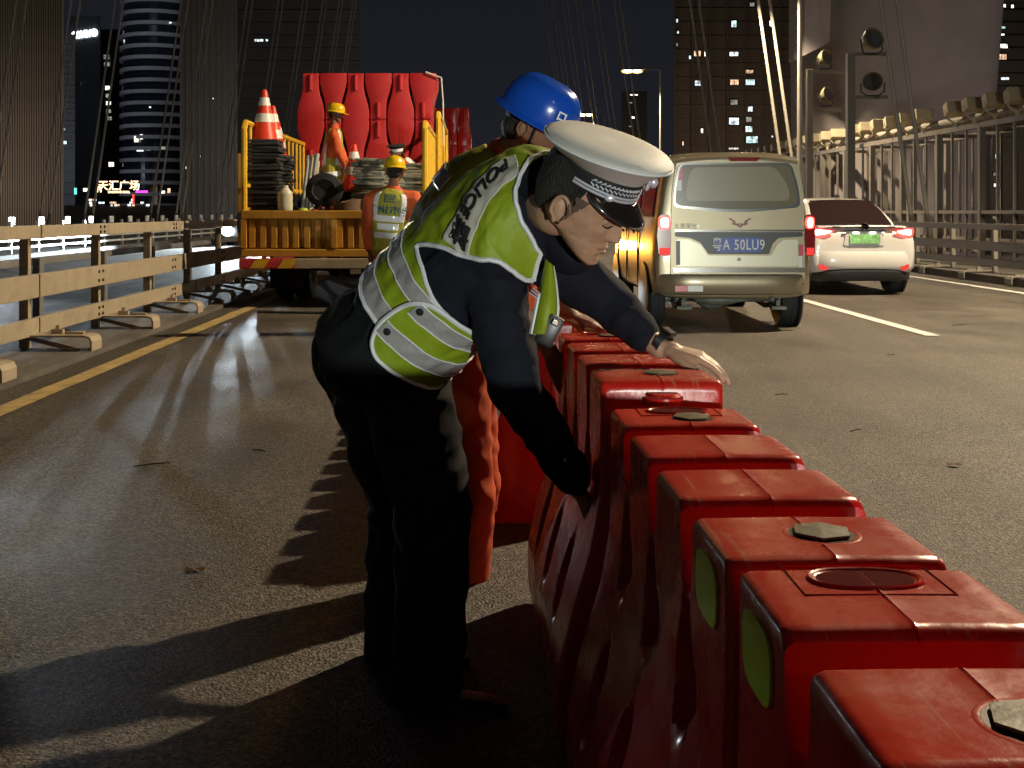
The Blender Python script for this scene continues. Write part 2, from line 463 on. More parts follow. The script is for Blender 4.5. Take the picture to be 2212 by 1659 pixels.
def guardrail(label, X, side, D0, D1, pitch, m, rails, post_h, seg, group='bridge guardrails', feet=True, post_off=0.12, pw=0.07, short=True, m2=None):
    t = thing('guardrail', label, 'guardrail', (X, D0, 0), group)
    m2 = m2 or m
    pm = MB(); pm.box((-post_off * side * 0.8, 0, post_h / 2), (0.08, pw, post_h)); pme = pm.mesh('post', m2)
    fm = bracket_mesh(side).mesh('bracket', m) if feet else None
    n = int((D1 - D0) / pitch) + 1
    for i in range(n):
        o = link('post', pme, t); o.location = (0, i * pitch, 0)
        if feet and i < 26:
            o = link('bracket', fm, t); o.location = (0.02 * side, i * pitch - 0.1, 0.04)
    for (z, h, th, holes) in rails:
        mb = MB(); mb.box((0, seg / 2, z), (th, seg - 0.03, h), bev=0.008)
        if holes:
            for yy in (seg * 0.28, seg * 0.28 + 0.12, seg * 0.78, seg * 0.78 + 0.12):
                for zz in (-h * 0.22, h * 0.22):
                    mb.cm = 1; mb.cyl((th / 2 * side, yy, z + zz), (th / 2 * side + 0.012 * side, yy, z + zz), 0.016, n=6); mb.cm = 0
        me = mb.mesh('rail', [m, m_hole])
        for i in range(int((D1 - D0) / seg) + 1):
            o = link('rail', me, t); o.location = (0, i * seg, 0)
    return t
guardrail('beige three-rail steel guardrail with arched feet along the yellow line on the left', -3.93, 1, 4.6, 120, 1.87, m_rail,
          [(1.075, 0.115, 0.1, True), (0.60, 0.205, 0.07, True), (0.245, 0.15, 0.07, True)], 1.05, 5.61)
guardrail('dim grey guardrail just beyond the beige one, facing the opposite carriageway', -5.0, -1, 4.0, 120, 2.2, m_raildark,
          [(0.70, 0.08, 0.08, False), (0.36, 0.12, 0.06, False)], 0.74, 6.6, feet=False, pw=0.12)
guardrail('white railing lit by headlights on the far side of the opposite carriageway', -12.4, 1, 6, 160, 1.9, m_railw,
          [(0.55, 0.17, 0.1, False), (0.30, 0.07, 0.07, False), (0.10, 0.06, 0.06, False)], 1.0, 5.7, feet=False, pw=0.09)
guardrail('grey-brown guardrail along the right edge of the road beside the white sedan', 9.35, -1, 8, 150, 1.9, m_steel,
          [(0.98, 0.11, 0.1, False), (0.62, 0.17, 0.07, False), (0.33, 0.13, 0.07, False)], 1.0, 5.7, pw=0.09)
# pads standing up from the far railing
mb = MB()
for i in range(14):
    mb = MB(); x = -12.6
    mb.box((0, 0, 0.11), (0.05, 0.42, 0.22), bev=0.01)
    o = mb.build('reflector_pad', m_railw); o.location = (x, 31 + i * 2.1, 0.9)
    tag(o, '%s white pad from the left on top of the far white railing' % ORD[i], 'reflector', 'white pads on the far railing')

# ================================================================ street lamps
m_glow = emit('lamp_halo_glow', (1.0, 0.58, 0.14), 1.3)
m_bulb = emit('sodium_lamp', (1.0, 0.72, 0.34), 60)
def street_lamp(d, label):
    t = thing('street_lamp', label, 'street lamp', (11.0, d, 0), 'street lamps along the right side')
    mb = MB(); mb.tube([(11, d, 0), (11, d, 3), (11, d, 10)], [0.12, 0.1, 0.065], 12); mb.build('pole', m_cable, t, True)
    mb = MB(); mb.cyl((11, d, 0.14), (11, d, 0.9), 0.15, 0.13, 12); mb.build('base', m_cable, t, True)
    mb = MB(); mb.tube([(11, d, 9.97), (10.2, d, 10.0), (9.3, d, 10.0)], 0.045, 8); mb.build('arm', m_cable, t, True)
    for k, x in enumerate((8.95, 9.55)):
        mb = MB(); mb.ell((x, d, 9.98), 0.27, 0.17, 0.09); h = mb.build('lamp_head', m_dark, t, True)
        mb = MB(); mb.ell((x, d, 9.89), 0.27, 0.2, 0.1); mb.build('bulb', m_bulb, h, True)
        mb = MB(); mb.ell((x, d + 0.08, 9.9), 0.37, 0.2, 0.15); mb.build('reflector', m_glow, h, True)  # glowing shell added around the bulb for the lamp's yellow halo
for d in LAMP_D[2:]:
    lab = {13.2: 'tall street lamp standing to the right, its head above the frame', 40: 'street lamp whose bright pole stands just right of the van, its head above the frame',
           71: 'street lamp with two lit sodium heads on a long arm, left of the van',
           103: 'distant lit street lamp seen just right of the blue helmet'}.get(d)
    if d > 110: lab = 'far street lamp behind the blue helmet, %s in the line' % ('the nearer' if d < 140 else 'the farther')
    street_lamp(d, lab)

m_cable_lit = mat('lit_cable_sheath', (0.8, 0.78, 0.74), 0.5)  # sheath paled on the unlit left hangers: lamp light put into the colour
# ================================================================ hanger cables
hcount = 0
def hanger_pair(xb, d, lean, group, label):
    t = thing('hanger_cables', label, 'bridge cable', (xb, d, 0.14), group)
    s = 1 if lean < 0 else -1
    for k in (-0.21, 0.21):
        # two ropes side by side across the deck
        mb = MB(); H = 70
        mb.cyl((xb + k, d, 0.1), (xb + k + lean * H, d, H), 0.058, n=8); mb.build('rope', m_cable if lean < 0 else m_cable_lit, t, True)
        mb = MB(); mb.cyl((xb + k, d, 0.12), (xb + k + lean * 1.1, d, 1.2), 0.1, 0.075, 10); mb.build('socket', m_steel, t, True)
names_r = {30: 'pair of thick bridge hangers in front of the pylon floodlights', 42: 'pair of hangers crossing just left of the bright lamp pole',
           54: 'brightly lit pair of golden hangers rising from the van roof', 79: 'pair of grey hangers passing the twin-head street lamp',
           91: 'pair of warm-lit hangers left of the twin-head street lamp', 103: 'grey pair of hangers above the white cap crown',
           115: 'thin grey pair of hangers right of the blue helmet', 127: 'faint pair of hangers just above the blue helmet', 139: 'faintest pair of hangers left of the blue helmet'}
for d in (30, 42, 54, 79, 91, 103, 115, 127, 139):
    hanger_pair(11.5, d, -0.142, 'hanger cables on the right', names_r[d])
lefts = [48, 54, 60, 72, 78, 90, 102, 114, 126, 138, 150]
where = ['against the ribbed dark tower at the left edge', 'left of the white hotel sign', 'crossing the hotel tower below its sign', 'in front of the curved balcony tower',
         'at the right edge of the curved balcony tower', 'left of the cones on the truck', 'above the truck cones', 'above the truck side fence',
         'just left of the red barrier stack', 'above the left part of the red barrier stack', 'above the middle of the red barrier stack']
for d, wtxt in zip(lefts, where):
    hanger_pair(-20.5, d, 0.142, 'hanger cables on the left', 'dim grey pair of hangers ' + wtxt)

# ================================================================ pylon
t = thing('bridge_pylon', 'huge pale concrete bridge pylon leg behind the floodlight masts', 'pylon', (16.5, 48, -5))
rings = []
for i in range(24):
    z = -5 + i * 3.0
    lean = -0.012 * (z) + 0.0009 * z * z
    xl = 13.4 - 0.02 * z; xr = 20.2 + 0.085 * z
    yc = 47
    ring = []
    for k in range(24):
        a = 2 * PI * k / 24
        cx = (xl + xr) / 2; rx = (xr - xl) / 2
        e = 0.55
        px = cx + rx * math.copysign(abs(math.cos(a)) ** e, math.cos(a))
        py = yc + 4.2 * math.copysign(abs(math.sin(a)) ** 0.8, math.sin(a)) + 1.3
        ring.append(V((px, py, z)))
    rings.append(ring)
mb = MB(); mb.loft(rings); mb.build('shaft', m_pylon, t, True)
# stepped outer face on the left of the shaft, ending in a slanted foot
mb = MB()
poly = [P(1736, -900, 43), P(1785, -900, 43), P(1785, 0, 43), P(1781, 95, 43), P(1768, 104, 43), P(1728, 124, 43)]
mb.prism([(p.x, p.z) for p in poly], 42.4, 44.6); mb.build('upper_panel', m_pylon, t)

# ================================================================ floodlight masts
m_flood = mat('floodlight_housing', (0.30, 0.27, 0.15), 0.4, metal=0.3, var=0.3, vscale=9)
m_lens = mat('floodlight_glass', (0.12, 0.12, 0.11), 0.1, coat=0.5)
def floodlight(t, c, s, yaw):
    M = Matrix.Rotation(yaw, 3, 'Z') @ Matrix.Rotation(R(-14), 3, 'X')
    mb = MB(); mb.lathe([(0.1 * s, -0.32 * s), (0.2 * s, -0.25 * s), (0.3 * s, 0.0), (0.34 * s, 0.12 * s), (0.34 * s, 0.17 * s), (0.3 * s, 0.17 * s), (0.27 * s, 0.1 * s), (0.05 * s, 0.05 * s)], c, 20, M @ Matrix.Rotation(R(90), 3, 'X'))
    h = mb.build('floodlight', m_flood, t, True)
    mb = MB(); mb.lathe([(0.02, 0.1 * s), (0.27 * s, 0.13 * s), (0.27 * s, 0.14 * s), (0.02, 0.14 * s)], c, 20, M @ Matrix.Rotation(R(90), 3, 'X')); mb.build('lens', m_lens, h, True)
    mb = MB(); c = V(c)
    mb.tube([c + M @ V((-0.37 * s, 0, 0)), c + M @ V((-0.37 * s, 0, -0.3 * s)), c + V((-0.2 * s, 0, -0.42 * s)), c + V((0.2 * s, 0, -0.42 * s)), c + M @ V((0.37 * s, 0, -0.3 * s)), c + M @ V((0.37 * s, 0, 0))], 0.025 * s, 6)
    mb.build('yoke', m_dark, h)
def mast(label, X, D, top, arms, fl, wdt):
    t = thing('floodlight_mast', label, 'floodlight', (X, D, 0), 'floodlight masts beside the pylon')
    mb = MB(); mb.box((X, D, top / 2), (wdt, wdt, top), bev=0.01); mb.build('pole', m_steel, t)
    for z, L in arms:
        mb = MB(); mb.box((X + L / 2 + wdt / 2, D, z), (L, 0.1, 0.1)); mb.build('arm', m_steel, t)
    for x, z, s, yw in fl: floodlight(t, (x, D - 0.05, z), s, R(yw))
p = lambda x, y, D: P(x, y, D)
def mz(y, D): return 1.25 - (y - 458) / 2500 * D
mast('left floodlight mast with two round lamps behind the van', p(1748, 0, 40).x, 40, mz(150, 40),
     [(mz(155, 40), 1.2), (mz(237, 40), 1.0)], [(p(1779, 0, 40).x, mz(127, 40), 0.85, 35), (p(1783, 0, 40).x, mz(207, 40), 0.85, 35)], 0.22)
mast('taller floodlight mast with two round lamps right of the other mast', p(1837, 0, 33).x, 33, mz(116, 33),
     [(mz(117, 33), 1.0), (mz(210, 33), 0.95)], [(p(1880, 0, 33).x, mz(87, 33), 0.95, 20), (p(1884, 0, 33).x, mz(180, 33), 0.85, -20)], 0.22)

# ================================================================ rack with a row of small floodlights
t = thing('steel_rack', 'long steel frame carrying a row of small floodlights beyond the right guardrail', 'rack', (13.2, 22, 0))
XR = 13.2
rk = lambda: MB()
D = 22.0; i = 0
thick = MB(); thick.box((0, 0, 1.75), (0.16, 0.16, 3.5)); thick_me = thick.mesh('post', m_steel)
thin = MB(); thin.box((0, 0, 1.75), (0.06, 0.06, 3.5)); thin_me = thin.mesh('thin_post', m_steel)
while D < 64:
    o = link('post', thick_me if i % 3 == 0 else thin_me, t); o.location = (0, D - 22, 0)
    o2 = link('post', thick_me if i % 3 == 0 else thin_me, t); o2.location = (1.6, D - 22 + 0.5, 0)
    if i % 3 == 0:
        mb = MB(); mb.box((XR + 0.8, D + 0.2, 3.45), (1.6, 0.1, 0.1)); mb.build('crossbar', m_steel, t)
    D += 0.95; i += 1
for z, hh in ((3.55, 0.14), (1.25, 0.09), (0.45, 0.08)):
    for xx in (0, 1.6):
        mb = MB(); mb.box((XR + xx, 43, z), (0.12, 42, hh)); mb.build('longitudinal_bar', m_steel, t)
for k in range(9):
    y0 = 22 + k * 4.6
    mb = MB(); mb.cyl((XR + 0.3, y0, 0.15), (XR + 0.3, y0 + 3.9, 1.1 if k % 2 else 0.5), 0.04, n=6); mb.build('brace', m_steel, t)
mb = MB(); mb.tube([(XR + 0.35, 22, 3.8), (XR + 0.35, 64, 3.9)], 0.13, 12); mb.build('pipe', m_cable, t, True)
m_lampbox = mat('lamp_box_beige', (0.62, 0.52, 0.34), 0.45, var=0.1, vscale=5)
nbox = 0
for k in range(26):
    D = 23.5 + k * 1.25 + (1.1 if k > 7 else 0) + (0.8 if k > 13 else 0)
    if D > 62: break
    lb = '%s small beige floodlight from the near end of the row on the steel rack' % ORD[k]
    q = thing('rack_floodlight', lb, 'floodlight', (XR, D, 3.62), 'small floodlights on the steel rack')
    rot = Matrix.Rotation(R(-18 + random.uniform(-4, 4)), 3, 'X') @ Matrix.Rotation(R(random.uniform(-6, 6)), 3, 'Z')
    mb = MB(); mb.box((XR, D, 4.12), (0.55, 0.34, 0.34), rot, bev=0.03); mb.build('housing', m_lampbox, q)
    mb = MB(); mb.tube([(XR - 0.27, D, 4.1), (XR - 0.22, D, 3.85), (XR, D, 3.72), (XR + 0.22, D, 3.85), (XR + 0.27, D, 4.1)], 0.03, 6)
    mb.cyl((XR, D, 3.6), (XR, D, 3.74), 0.05, n=8); mb.build('yoke', m_lampbox, q)

# ================================================================ city
def wmat(c, s): return lit_glass('lit_window', c, s)
WM = [wmat((0.85, 0.95, 1.0), 1.6), wmat((1.0, 0.62, 0.38), 1.1), wmat((0.7, 1.0, 1.0), 1.4), wmat((1.0, 0.93, 0.8), 2.4), wmat((0.9, 0.9, 0.75), 0.3)]
m_glassd = mat('dark_window_glass', (0.012, 0.013, 0.017), 0.12)
def bmat(n, c): return mat(n, c, 0.8, var=0.15, vscale=0.1)
def tower(name, label, x0, x1, D, ztop, m, floor=3.3, slabs=True, ribs=0, depth=25, wins=(), slab_out=0.5, group=None, ym=-120):
    """facade towards the bridge; pixel columns give its bearing, D its distance"""
    a = (x0 - 1040) / 2500 * D; b = (x1 - 1040) / 2500 * D
    t = thing(name, label, 'building', ((a + b) / 2, D, -9), group)
    k_ = (D + depth) / D; pa, pb = (a, b) if (a < 0 < b) else (a, b)
    mb = MB(); mb.prism([(pa, D), (pb, D), (pb * k_, D + depth), (pa * k_, D + depth)], -9, ztop, axis='z'); mb.build('wall', m, t)
    zmax = min(ztop, 1.25 + (458 - ym) / 2500 * D)
    if slabs:
        me = MB(); me.box((0, 0, 0), (b - a + 0.3, slab_out, floor * 0.3)); me = me.mesh('floor_band', m)
        z = -3
        while z < zmax:
            o = link('floor_band', me, t); o.location = (0, -slab_out / 2, z + 9); z += floor
    if ribs:
        me = MB(); me.box((0, 0, 0), (0.28, 0.7, ztop + 9)); me = me.mesh('rib', m)
        for k in range(ribs + 1):
            o = link('rib', me, t); o.location = (-(b - a) / 2 + (b - a) * k / ribs, -0.35, (ztop - 9) / 2 + 9)
    for (wx, wy, ww, wh, mi) in wins:
        p = P(wx, wy, D)
        mb = MB(); mb.box((p.x, D - 0.12, p.z), (ww / 2500 * D + 0.3, 0.2, wh / 2500 * D + 0.3)); f = mb.build('window', m_glassd, t)
        n = 2 if ww > 7 else 1
        for k in range(n):
            cw = ww / n
            q = P(wx - ww / 2 + cw * (k + 0.5), wy, D)
            mb = MB(); mb.box((q.x, D - 0.25, q.z), (cw / 2500 * D * 0.86, 0.06, wh / 2500 * D * 0.86)); mb.build('pane', WM[mi], f)
    return t
m_b1 = bmat('ribbed_facade', (0.10, 0.085, 0.07)); m_b2 = bmat('hotel_facade', (0.10, 0.10, 0.11)); m_b3 = bmat('balcony_white', (0.23, 0.225, 0.23))
m_b4 = bmat('dark_facade', (0.085, 0.08, 0.075)); m_b5 = bmat('brown_facade', (0.07, 0.055, 0.045))
tower('office_tower', 'dark ribbed tower filling the left edge of the sky', -60, 136, 210, 130, m_b1, slabs=False, ribs=38, depth=30)
tower('apartment_tower', 'low-lit banded block behind the hanger cables left of the hotel tower', 60, 162, 330, 52, m_b4, slabs=True, depth=20,
      wins=[(122, 280, 7, 9, 2), (139, 279, 7, 7, 4), (140, 308, 10, 8, 2), (66, 300, 5, 6, 3), (80, 299, 4, 4, 3), (93, 302, 9, 7, 3)])
tower('hotel_tower', 'slim grey hotel tower topped by a glowing white sign', 152, 216, 360, 62.0, m_b2, slabs=False, ribs=22, depth=26,
      wins=[(175, 147, 5, 8, 4), (182, 147, 5, 8, 4), (177, 181, 5, 7, 3), (184, 180, 5, 7, 4), (176, 196, 4, 7, 4), (183, 196, 4, 7, 4)])
tower('apartment_tower', 'navy tower between the hotel tower and the curved balconies with a column of lit windows', 214, 268, 372, 60, m_glassd, slabs=False, depth=20,
      wins=[(230, 123, 12, 10, 4), (231, 139, 12, 10, 4), (233, 190, 11, 10, 3), (234, 207, 11, 10, 4), (235, 223, 11, 9, 3), (235, 240, 11, 9, 4), (237, 256, 10, 9, 4), (241, 355, 12, 11, 3)])
# curved balcony tower
t = thing('balcony_tower', 'dark round-fronted apartment tower with pale curved balcony bands', 'building', (-98, 336, -9))
cx = (345 - 1040) / 2500 * 345; Rr = 11.6
def arc(rad, z, n=28, y0=346):
    return [V((cx + rad * 1.0 * math.cos(a), y0 + rad * 1.15 * math.sin(a) * 1.0, z)) for a in [PI + PI * k / n for k in range(n + 1)]]
mb = MB()
lo = arc(Rr - 0.9, -9); hi = arc(Rr - 0.9, 120)
lo += [V((cx + Rr - 1, 366, -9)), V((cx - Rr + 1, 366, -9))]; hi += [V((cx + Rr - 1, 366, 120)), V((cx - Rr + 1, 366, 120))]
mb.loft([lo, hi]); mb.build('core', m_glassd, t)
z = -4
while z < 84:
    mb = MB(); i0 = arc(Rr, z); i1 = arc(Rr, z + 1.05); j0 = arc(Rr - 0.95, z); j1 = arc(Rr - 0.95, z + 1.05)
    mb.loft([[a, b, c, d] for a, b, c, d in zip(i0, i1, j1, j0)]); mb.build('balcony', m_b3, t); z += 3.3
for (wx, wy, ww, wh, mi) in [(292, 300, 8, 13, 3), (303, 295, 6, 10, 3), (300, 322, 14, 9, 0), (318, 321, 10, 8, 4), (334, 320, 8, 8, 4), (350, 319, 14, 6, 4), (322, 231, 4, 3, 0), (366, 48, 5, 3, 0), (336, 171, 4, 2, 0), (299, 298, 4, 8, 4)]:
    p = P(wx, wy, 332.5); mb = MB(); mb.box((p.x, 333.5, p.z), (ww / 2500 * 332, 0.3, wh / 2500 * 332)); mb.build('lit_window', WM[mi], t)
tower('office_tower', 'plain grey tower rising between the curved balconies and the truck', 392, 512, 250, 120, m_b4, slabs=False, ribs=9, depth=26,
      wins=[(471, 117, 3, 3, 3), (461, 213, 3, 3, 0), (404, 362, 5, 6, 3), (474, 233, 2, 2, 4), (433, 338, 2, 2, 3)])
tower('apartment_tower', 'wide dark tower with faint floor bands behind the truck and its barriers', 508, 776, 300, 125, m_b4, depth=30,
      wins=[(555, 84, 10, 14, 0), (565, 84, 8, 13, 2), (577, 84, 5, 12, 0), (494, 428, 8, 8, 3)])
tower('office_tower', 'slim far tower with scattered white windows above the white cap', 1342, 1398, 620, 66, m_b4, slabs=False, depth=20,
      wins=[(1369, 205, 18, 3, 3), (1362, 222, 8, 3, 4), (1367, 254, 8, 5, 3), (1363, 273, 10, 3, 4), (1366, 309, 5, 4, 0), (1356, 309, 3, 3, 4), (1367, 325, 6, 4, 0), (1376, 309, 3, 3, 4)])
tower('apartment_tower', 'tall dark apartment block with scattered lit windows behind the van', 1456, 1760, 260, 110, m_b5, depth=28, floor=3.1, slab_out=0.25, ribs=8,
      wins=[(1506, 116, 15, 13, 1), (1524, 117, 6, 11, 3), (1585, 117, 20, 10, 0), (1585, 52, 11, 16, 2), (1666, 51, 9, 14, 3), (1508, 180, 15, 12, 0), (1586, 178, 19, 13, 1),
            (1620, 178, 20, 13, 2), (1618, 155, 18, 8, 1), (1585, 221, 16, 12, 4), (1585, 262, 22, 17, 0), (1620, 236, 10, 12, 0), (1617, 258, 12, 12, 4), (1616, 279, 18, 14, 2), (1624, 302, 26, 16, 2),
            (1624, 10, 10, 9, 4), (1516, 283, 5, 11, 3), (1475, 310, 3, 10, 1), (1532, 303, 4, 9, 3), (1584, 321, 22, 4, 3), (1490, 124, 4, 8, 0),
            (1462, 45, 4, 8, 0), (1464, 70, 4, 6, 0), (1462, 97, 4, 8, 4), (1668, 295, 4, 4, 0), (1679, 298, 4, 4, 0), (1672, 278, 3, 6, 4)])
tower('apartment_tower', 'lit apartment block at the right edge behind the steel rack', 2118, 2330, 300, 110, m_b4, depth=28,
      wins=[(2163, 13, 18, 8, 3), (2186, 14, 6, 8, 3), (2162, 57, 18, 11, 2), (2165, 79, 8, 13, 3), (2164, 101, 24, 13, 3), (2163, 123, 22, 13, 1), (2170, 167, 18, 13, 0), (2136, 145, 8, 11, 2), (2153, 150, 6, 5, 4),
            (2155, 301, 13, 8, 1), (2153, 338, 8, 9, 2), (2126, 380, 12, 12, 3), (2152, 378, 14, 12, 4), (2125, 400, 12, 10, 4), (2152, 400, 12, 8, 0), (2125, 423, 12, 8, 3), (2142, 62, 4, 7, 4), (2186, 300, 8, 6, 4)])
# low lit shopping podium across the river
t = thing('shopping_centre', 'low waterfront building with a glowing orange roof sign at left', 'building', (-100, 300, -9))
a = P(110, 0, 300).x; b = P(400, 0, 300).x
mb = MB(); mb.box(((a + b) / 2, 312, -3), (b - a, 24, 12)); mb.build('wall', m_b4, t)
m_sgn = emit('sign_orange', (1.0, 0.62, 0.3), 4.0); m_mag = emit('sign_magenta', (0.9, 0.08, 0.85), 1.6); m_grn = emit('sign_teal', (0.2, 0.9, 0.8), 1.4); m_red = emit('sign_red', (1.0, 0.08, 0.05), 1.5)
for body, x, y, sz, mm in (('天汇广场', 257, 402, 2.7, m_sgn), ('h', 214, 407, 3.2, m_sgn), ('SHOPPING MALL', 257, 415, 0.75, m_sgn)):
    vs, fs = text_mb(body, sz, 0.05, thick=0.03)
    p = P(x, y, 299.5); mb = MB(); mb.add([V((q.x, 0, q.y)) + p - V((0, q.z, 0)) for q in vs], fs); mb.build('roof_sign', mm, t)
for x, y, ww, wh, mm in ((306, 414, 26, 5, m_mag), (163, 413, 5, 14, m_grn), (352, 415, 8, 6, WM[3]), (365, 412, 6, 10, WM[1]), (186, 410, 12, 7, WM[3]), (288, 430, 4, 20, m_red)):
    p = P(x, y, 299.6); mb = MB(); mb.box((p.x, 299.6, p.z), (ww / 2500 * 300, 0.2, wh / 2500 * 300)); mb.build('neon_light', mm, t)
for k in range(22):
    x = 195 + random.uniform(0, 130); y = random.choice((432, 438, 443)); p = P(x, y, 299.8)
    mb = MB(); mb.box((p.x, 299.8, p.z), (random.uniform(0.4, 0.9), 0.2, 0.5)); mb.build('window', WM[random.choice((0, 2, 3, 1))], t)
for x, y, mm in ((482, 429, WM[3]), (484, 430, WM[3])): pass
# hotel sign
t = thing('hotel_sign', 'glowing white letters CONRAD at the top of the slim hotel tower', 'sign', P(184, 72, 359.4))
vs, fs = text_mb('CONRAD', 2.75, 0.25, thick=0.16, spacing=1.02)
m_sw = emit('sign_white', (0.85, 1.0, 1.0), 5.0)
M = Matrix.Rotation(R(9), 3, 'Y')
mb = MB(); pc = P(183, 74, 359.0)
mb.add([Matrix.Rotation(R(-8), 3, 'Y') @ V((q.x * 0.66, -q.z, q.y)) + pc for q in vs], fs); mb.build('letters', m_sw, t)
mb = MB(); mb.box(P(183, 75, 359.3), (8.6, 0.2, 3.0), Matrix.Rotation(R(-8), 3, 'Y')); mb.build('sign_board', m_b2, t)
# ================================================================ red water-filled barriers
def plastic(name, c, dirt, damt=0.75, rg=0.0):
    m = bpy.data.materials.new(name); m.use_nodes = True
    nt = m.node_tree; b = nt.nodes['Principled BSDF']; L = nt.links.new
    tcn = nn(nt, 'ShaderNodeTexCoord'); oi = nn(nt, 'ShaderNodeObjectInfo')
    va = nn(nt, 'ShaderNodeVectorMath', operation='ADD'); L(tcn.outputs['Object'], va.inputs[0]); L(oi.outputs['Location'], va.inputs[1])
    n1 = nn(nt, 'ShaderNodeTexNoise'); n1.inputs['Scale'].default_value = 5; n1.inputs['Detail'].default_value = 9; n1.inputs['Roughness'].default_value = 0.72; n1.inputs['Distortion'].default_value = 0.6
    L(va.outputs[0], n1.inputs['Vector'])
    r = nn(nt, 'ShaderNodeValToRGB'); e = r.color_ramp.elements
    e[0].position = 0.38; e[0].color = (*c, 1); e[1].position = 0.72; e[1].color = (*dirt, 1)
    L(n1.outputs['Fac'], r.inputs[0])
    # scratches: thin stretched lines in two directions
    sc_out = None
    for rot, s in ((0.5, 26), (-0.9, 21), (1.4, 33)):
        mp = nn(nt, 'ShaderNodeMapping'); mp.inputs['Rotation'].default_value = (0.1, 0.2, rot); mp.inputs['Scale'].default_value = (1.0, 0.05, 0.3)
        L(va.outputs[0], mp.inputs[0])
        n2 = nn(nt, 'ShaderNodeTexNoise'); n2.inputs['Scale'].default_value = s * 2; n2.inputs['Detail'].default_value = 3
        L(mp.outputs[0], n2.inputs['Vector'])
        rr = nn(nt, 'ShaderNodeValToRGB'); rr.color_ramp.elements[0].position = 0.67; rr.color_ramp.elements[1].position = 0.72
        L(n2.outputs['Fac'], rr.inputs[0])
        if sc_out is None: sc_out = rr.outputs[0]
        else:
            mx = nn(nt, 'ShaderNodeMix', data_type='RGBA', blend_type='LIGHTEN'); mx.inputs['Factor'].default_value = 1
            L(sc_out, mx.inputs['A']); L(rr.outputs[0], mx.inputs['B']); sc_out = mx.outputs['Result']
    geo = nn(nt, 'ShaderNodeNewGeometry'); sp = nn(nt, 'ShaderNodeSeparateXYZ'); L(tcn.outputs['Normal'], sp.inputs[0])
    ab = nn(nt, 'ShaderNodeMath', operation='ABSOLUTE'); L(sp.outputs['Z'], ab.inputs[0])
    ml = nn(nt, 'ShaderNodeMath', operation='MULTIPLY'); L(ab.outputs[0], ml.inputs[0]); ml.inputs[1].default_value = 0.5
    ml2 = nn(nt, 'ShaderNodeMath', operation='MULTIPLY'); L(ml.outputs[0], ml2.inputs[0]); L(sc_out, ml2.inputs[1])
    mx2 = nn(nt, 'ShaderNodeMix', data_type='RGBA'); L(ml2.outputs[0], mx2.inputs['Factor']); L(r.outputs[0], mx2.inputs['A'])
    mx2.inputs['B'].default_value = (0.62, 0.30, 0.20, 1)
    # orange-brown tint on the upward faces
    du = nn(nt, 'ShaderNodeMapRange'); du.inputs['From Min'].default_value = 0.75; du.inputs['From Max'].default_value = 1.0; du.inputs['To Max'].default_value = damt
    L(sp.outputs['Z'], du.inputs['Value'])
    dn = nn(nt, 'ShaderNodeMath', operation='MULTIPLY'); L(du.outputs[0], dn.inputs[0]); L(n1.outputs['Fac'], dn.inputs[1])
    mx3 = nn(nt, 'ShaderNodeMix', data_type='RGBA'); L(dn.outputs[0], mx3.inputs['Factor']); L(mx2.outputs['Result'], mx3.inputs['A']); mx3.inputs['B'].default_value = (0.50, 0.13, 0.065, 1)
    L(mx3.outputs['Result'], b.inputs['Base Color'])
    mr = nn(nt, 'ShaderNodeMapRange'); mr.inputs['From Min'].default_value = 0.3; mr.inputs['From Max'].default_value = 0.7
    mr.inputs['To Min'].default_value = 0.16 + rg; mr.inputs['To Max'].default_value = 0.34 + rg
    L(n1.outputs['Fac'], mr.inputs['Value']); L(mr.outputs[0], b.inputs['Roughness'])
    n3 = nn(nt, 'ShaderNodeTexNoise'); n3.inputs['Scale'].default_value = 11; n3.inputs['Detail'].default_value = 5
    L(va.outputs[0], n3.inputs['Vector'])
    bp = nn(nt, 'ShaderNodeBump'); bp.inputs['Strength'].default_value = 0.25; bp.inputs['Distance'].default_value = 0.012
    L(n3.outputs['Fac'], bp.inputs['Height']); L(bp.outputs[0], b.inputs['Normal'])
    b.inputs['Specular IOR Level'].default_value = 0.42
    b.inputs['Subsurface Weight'].default_value = 0.0
    return m
m_bar = plastic('red_barrier_plastic', (0.56, 0.010, 0.008), (0.53, 0.028, 0.014))
m_bar2 = plastic('newer_red_barrier_plastic', (0.46, 0.012, 0.016), (0.42, 0.018, 0.02), rg=0.33)
m_plug = mat('plug_olive', (0.13, 0.11, 0.05), 0.5, var=0.2, vscale=30, bump=0.1, bscale=90)
m_stk = mat('lime_reflector', (0.68, 0.98, 0.03), 0.3, var=0.10, vscale=30, coat=0.5, bump=0.1, bscale=120)
m_stk2 = mat('silver_reflector', (0.75, 0.78, 0.82), 0.3, coat=0.6)
L_B = 1.11; H_B = 0.82
CR = 0.21; GP = 0.09
NC = [CR + GP / 2 + k * (CR + GP) for k in range(3)]      # notch centres
def half_w(z):
    pts = [(0, .225), (.02, .235), (.10, .237), (.17, .235), (.30, .205), (.44, .163), (.55, .143), (.66, .139), (.82, .139)]
    for (a, b), (c, d) in zip(pts, pts[1:]):
        if z <= c:
            k = (z - a) / (c - a); return b + (d - b) * k
    return .139
def top_h(y):
    h = H_B
    for c in NC:
        t = abs(y - c) / (GP / 2)
        if t < 1: h = min(h, H_B - 0.120 * (1 - t ** 4) ** 0.55)
    for k in range(4):
        s0 = k * (CR + GP); s1 = s0 + CR
        for d_, r_ in ((y - s0, 0.024), (s1 - y, 0.010)):
            if -1e-6 <= d_ < r_: h = min(h, H_B - r_ + math.sqrt(max(0, r_ * r_ - (r_ - d_) ** 2)))
        if s1 < y < s0 + CR + GP:
            pass
    return h
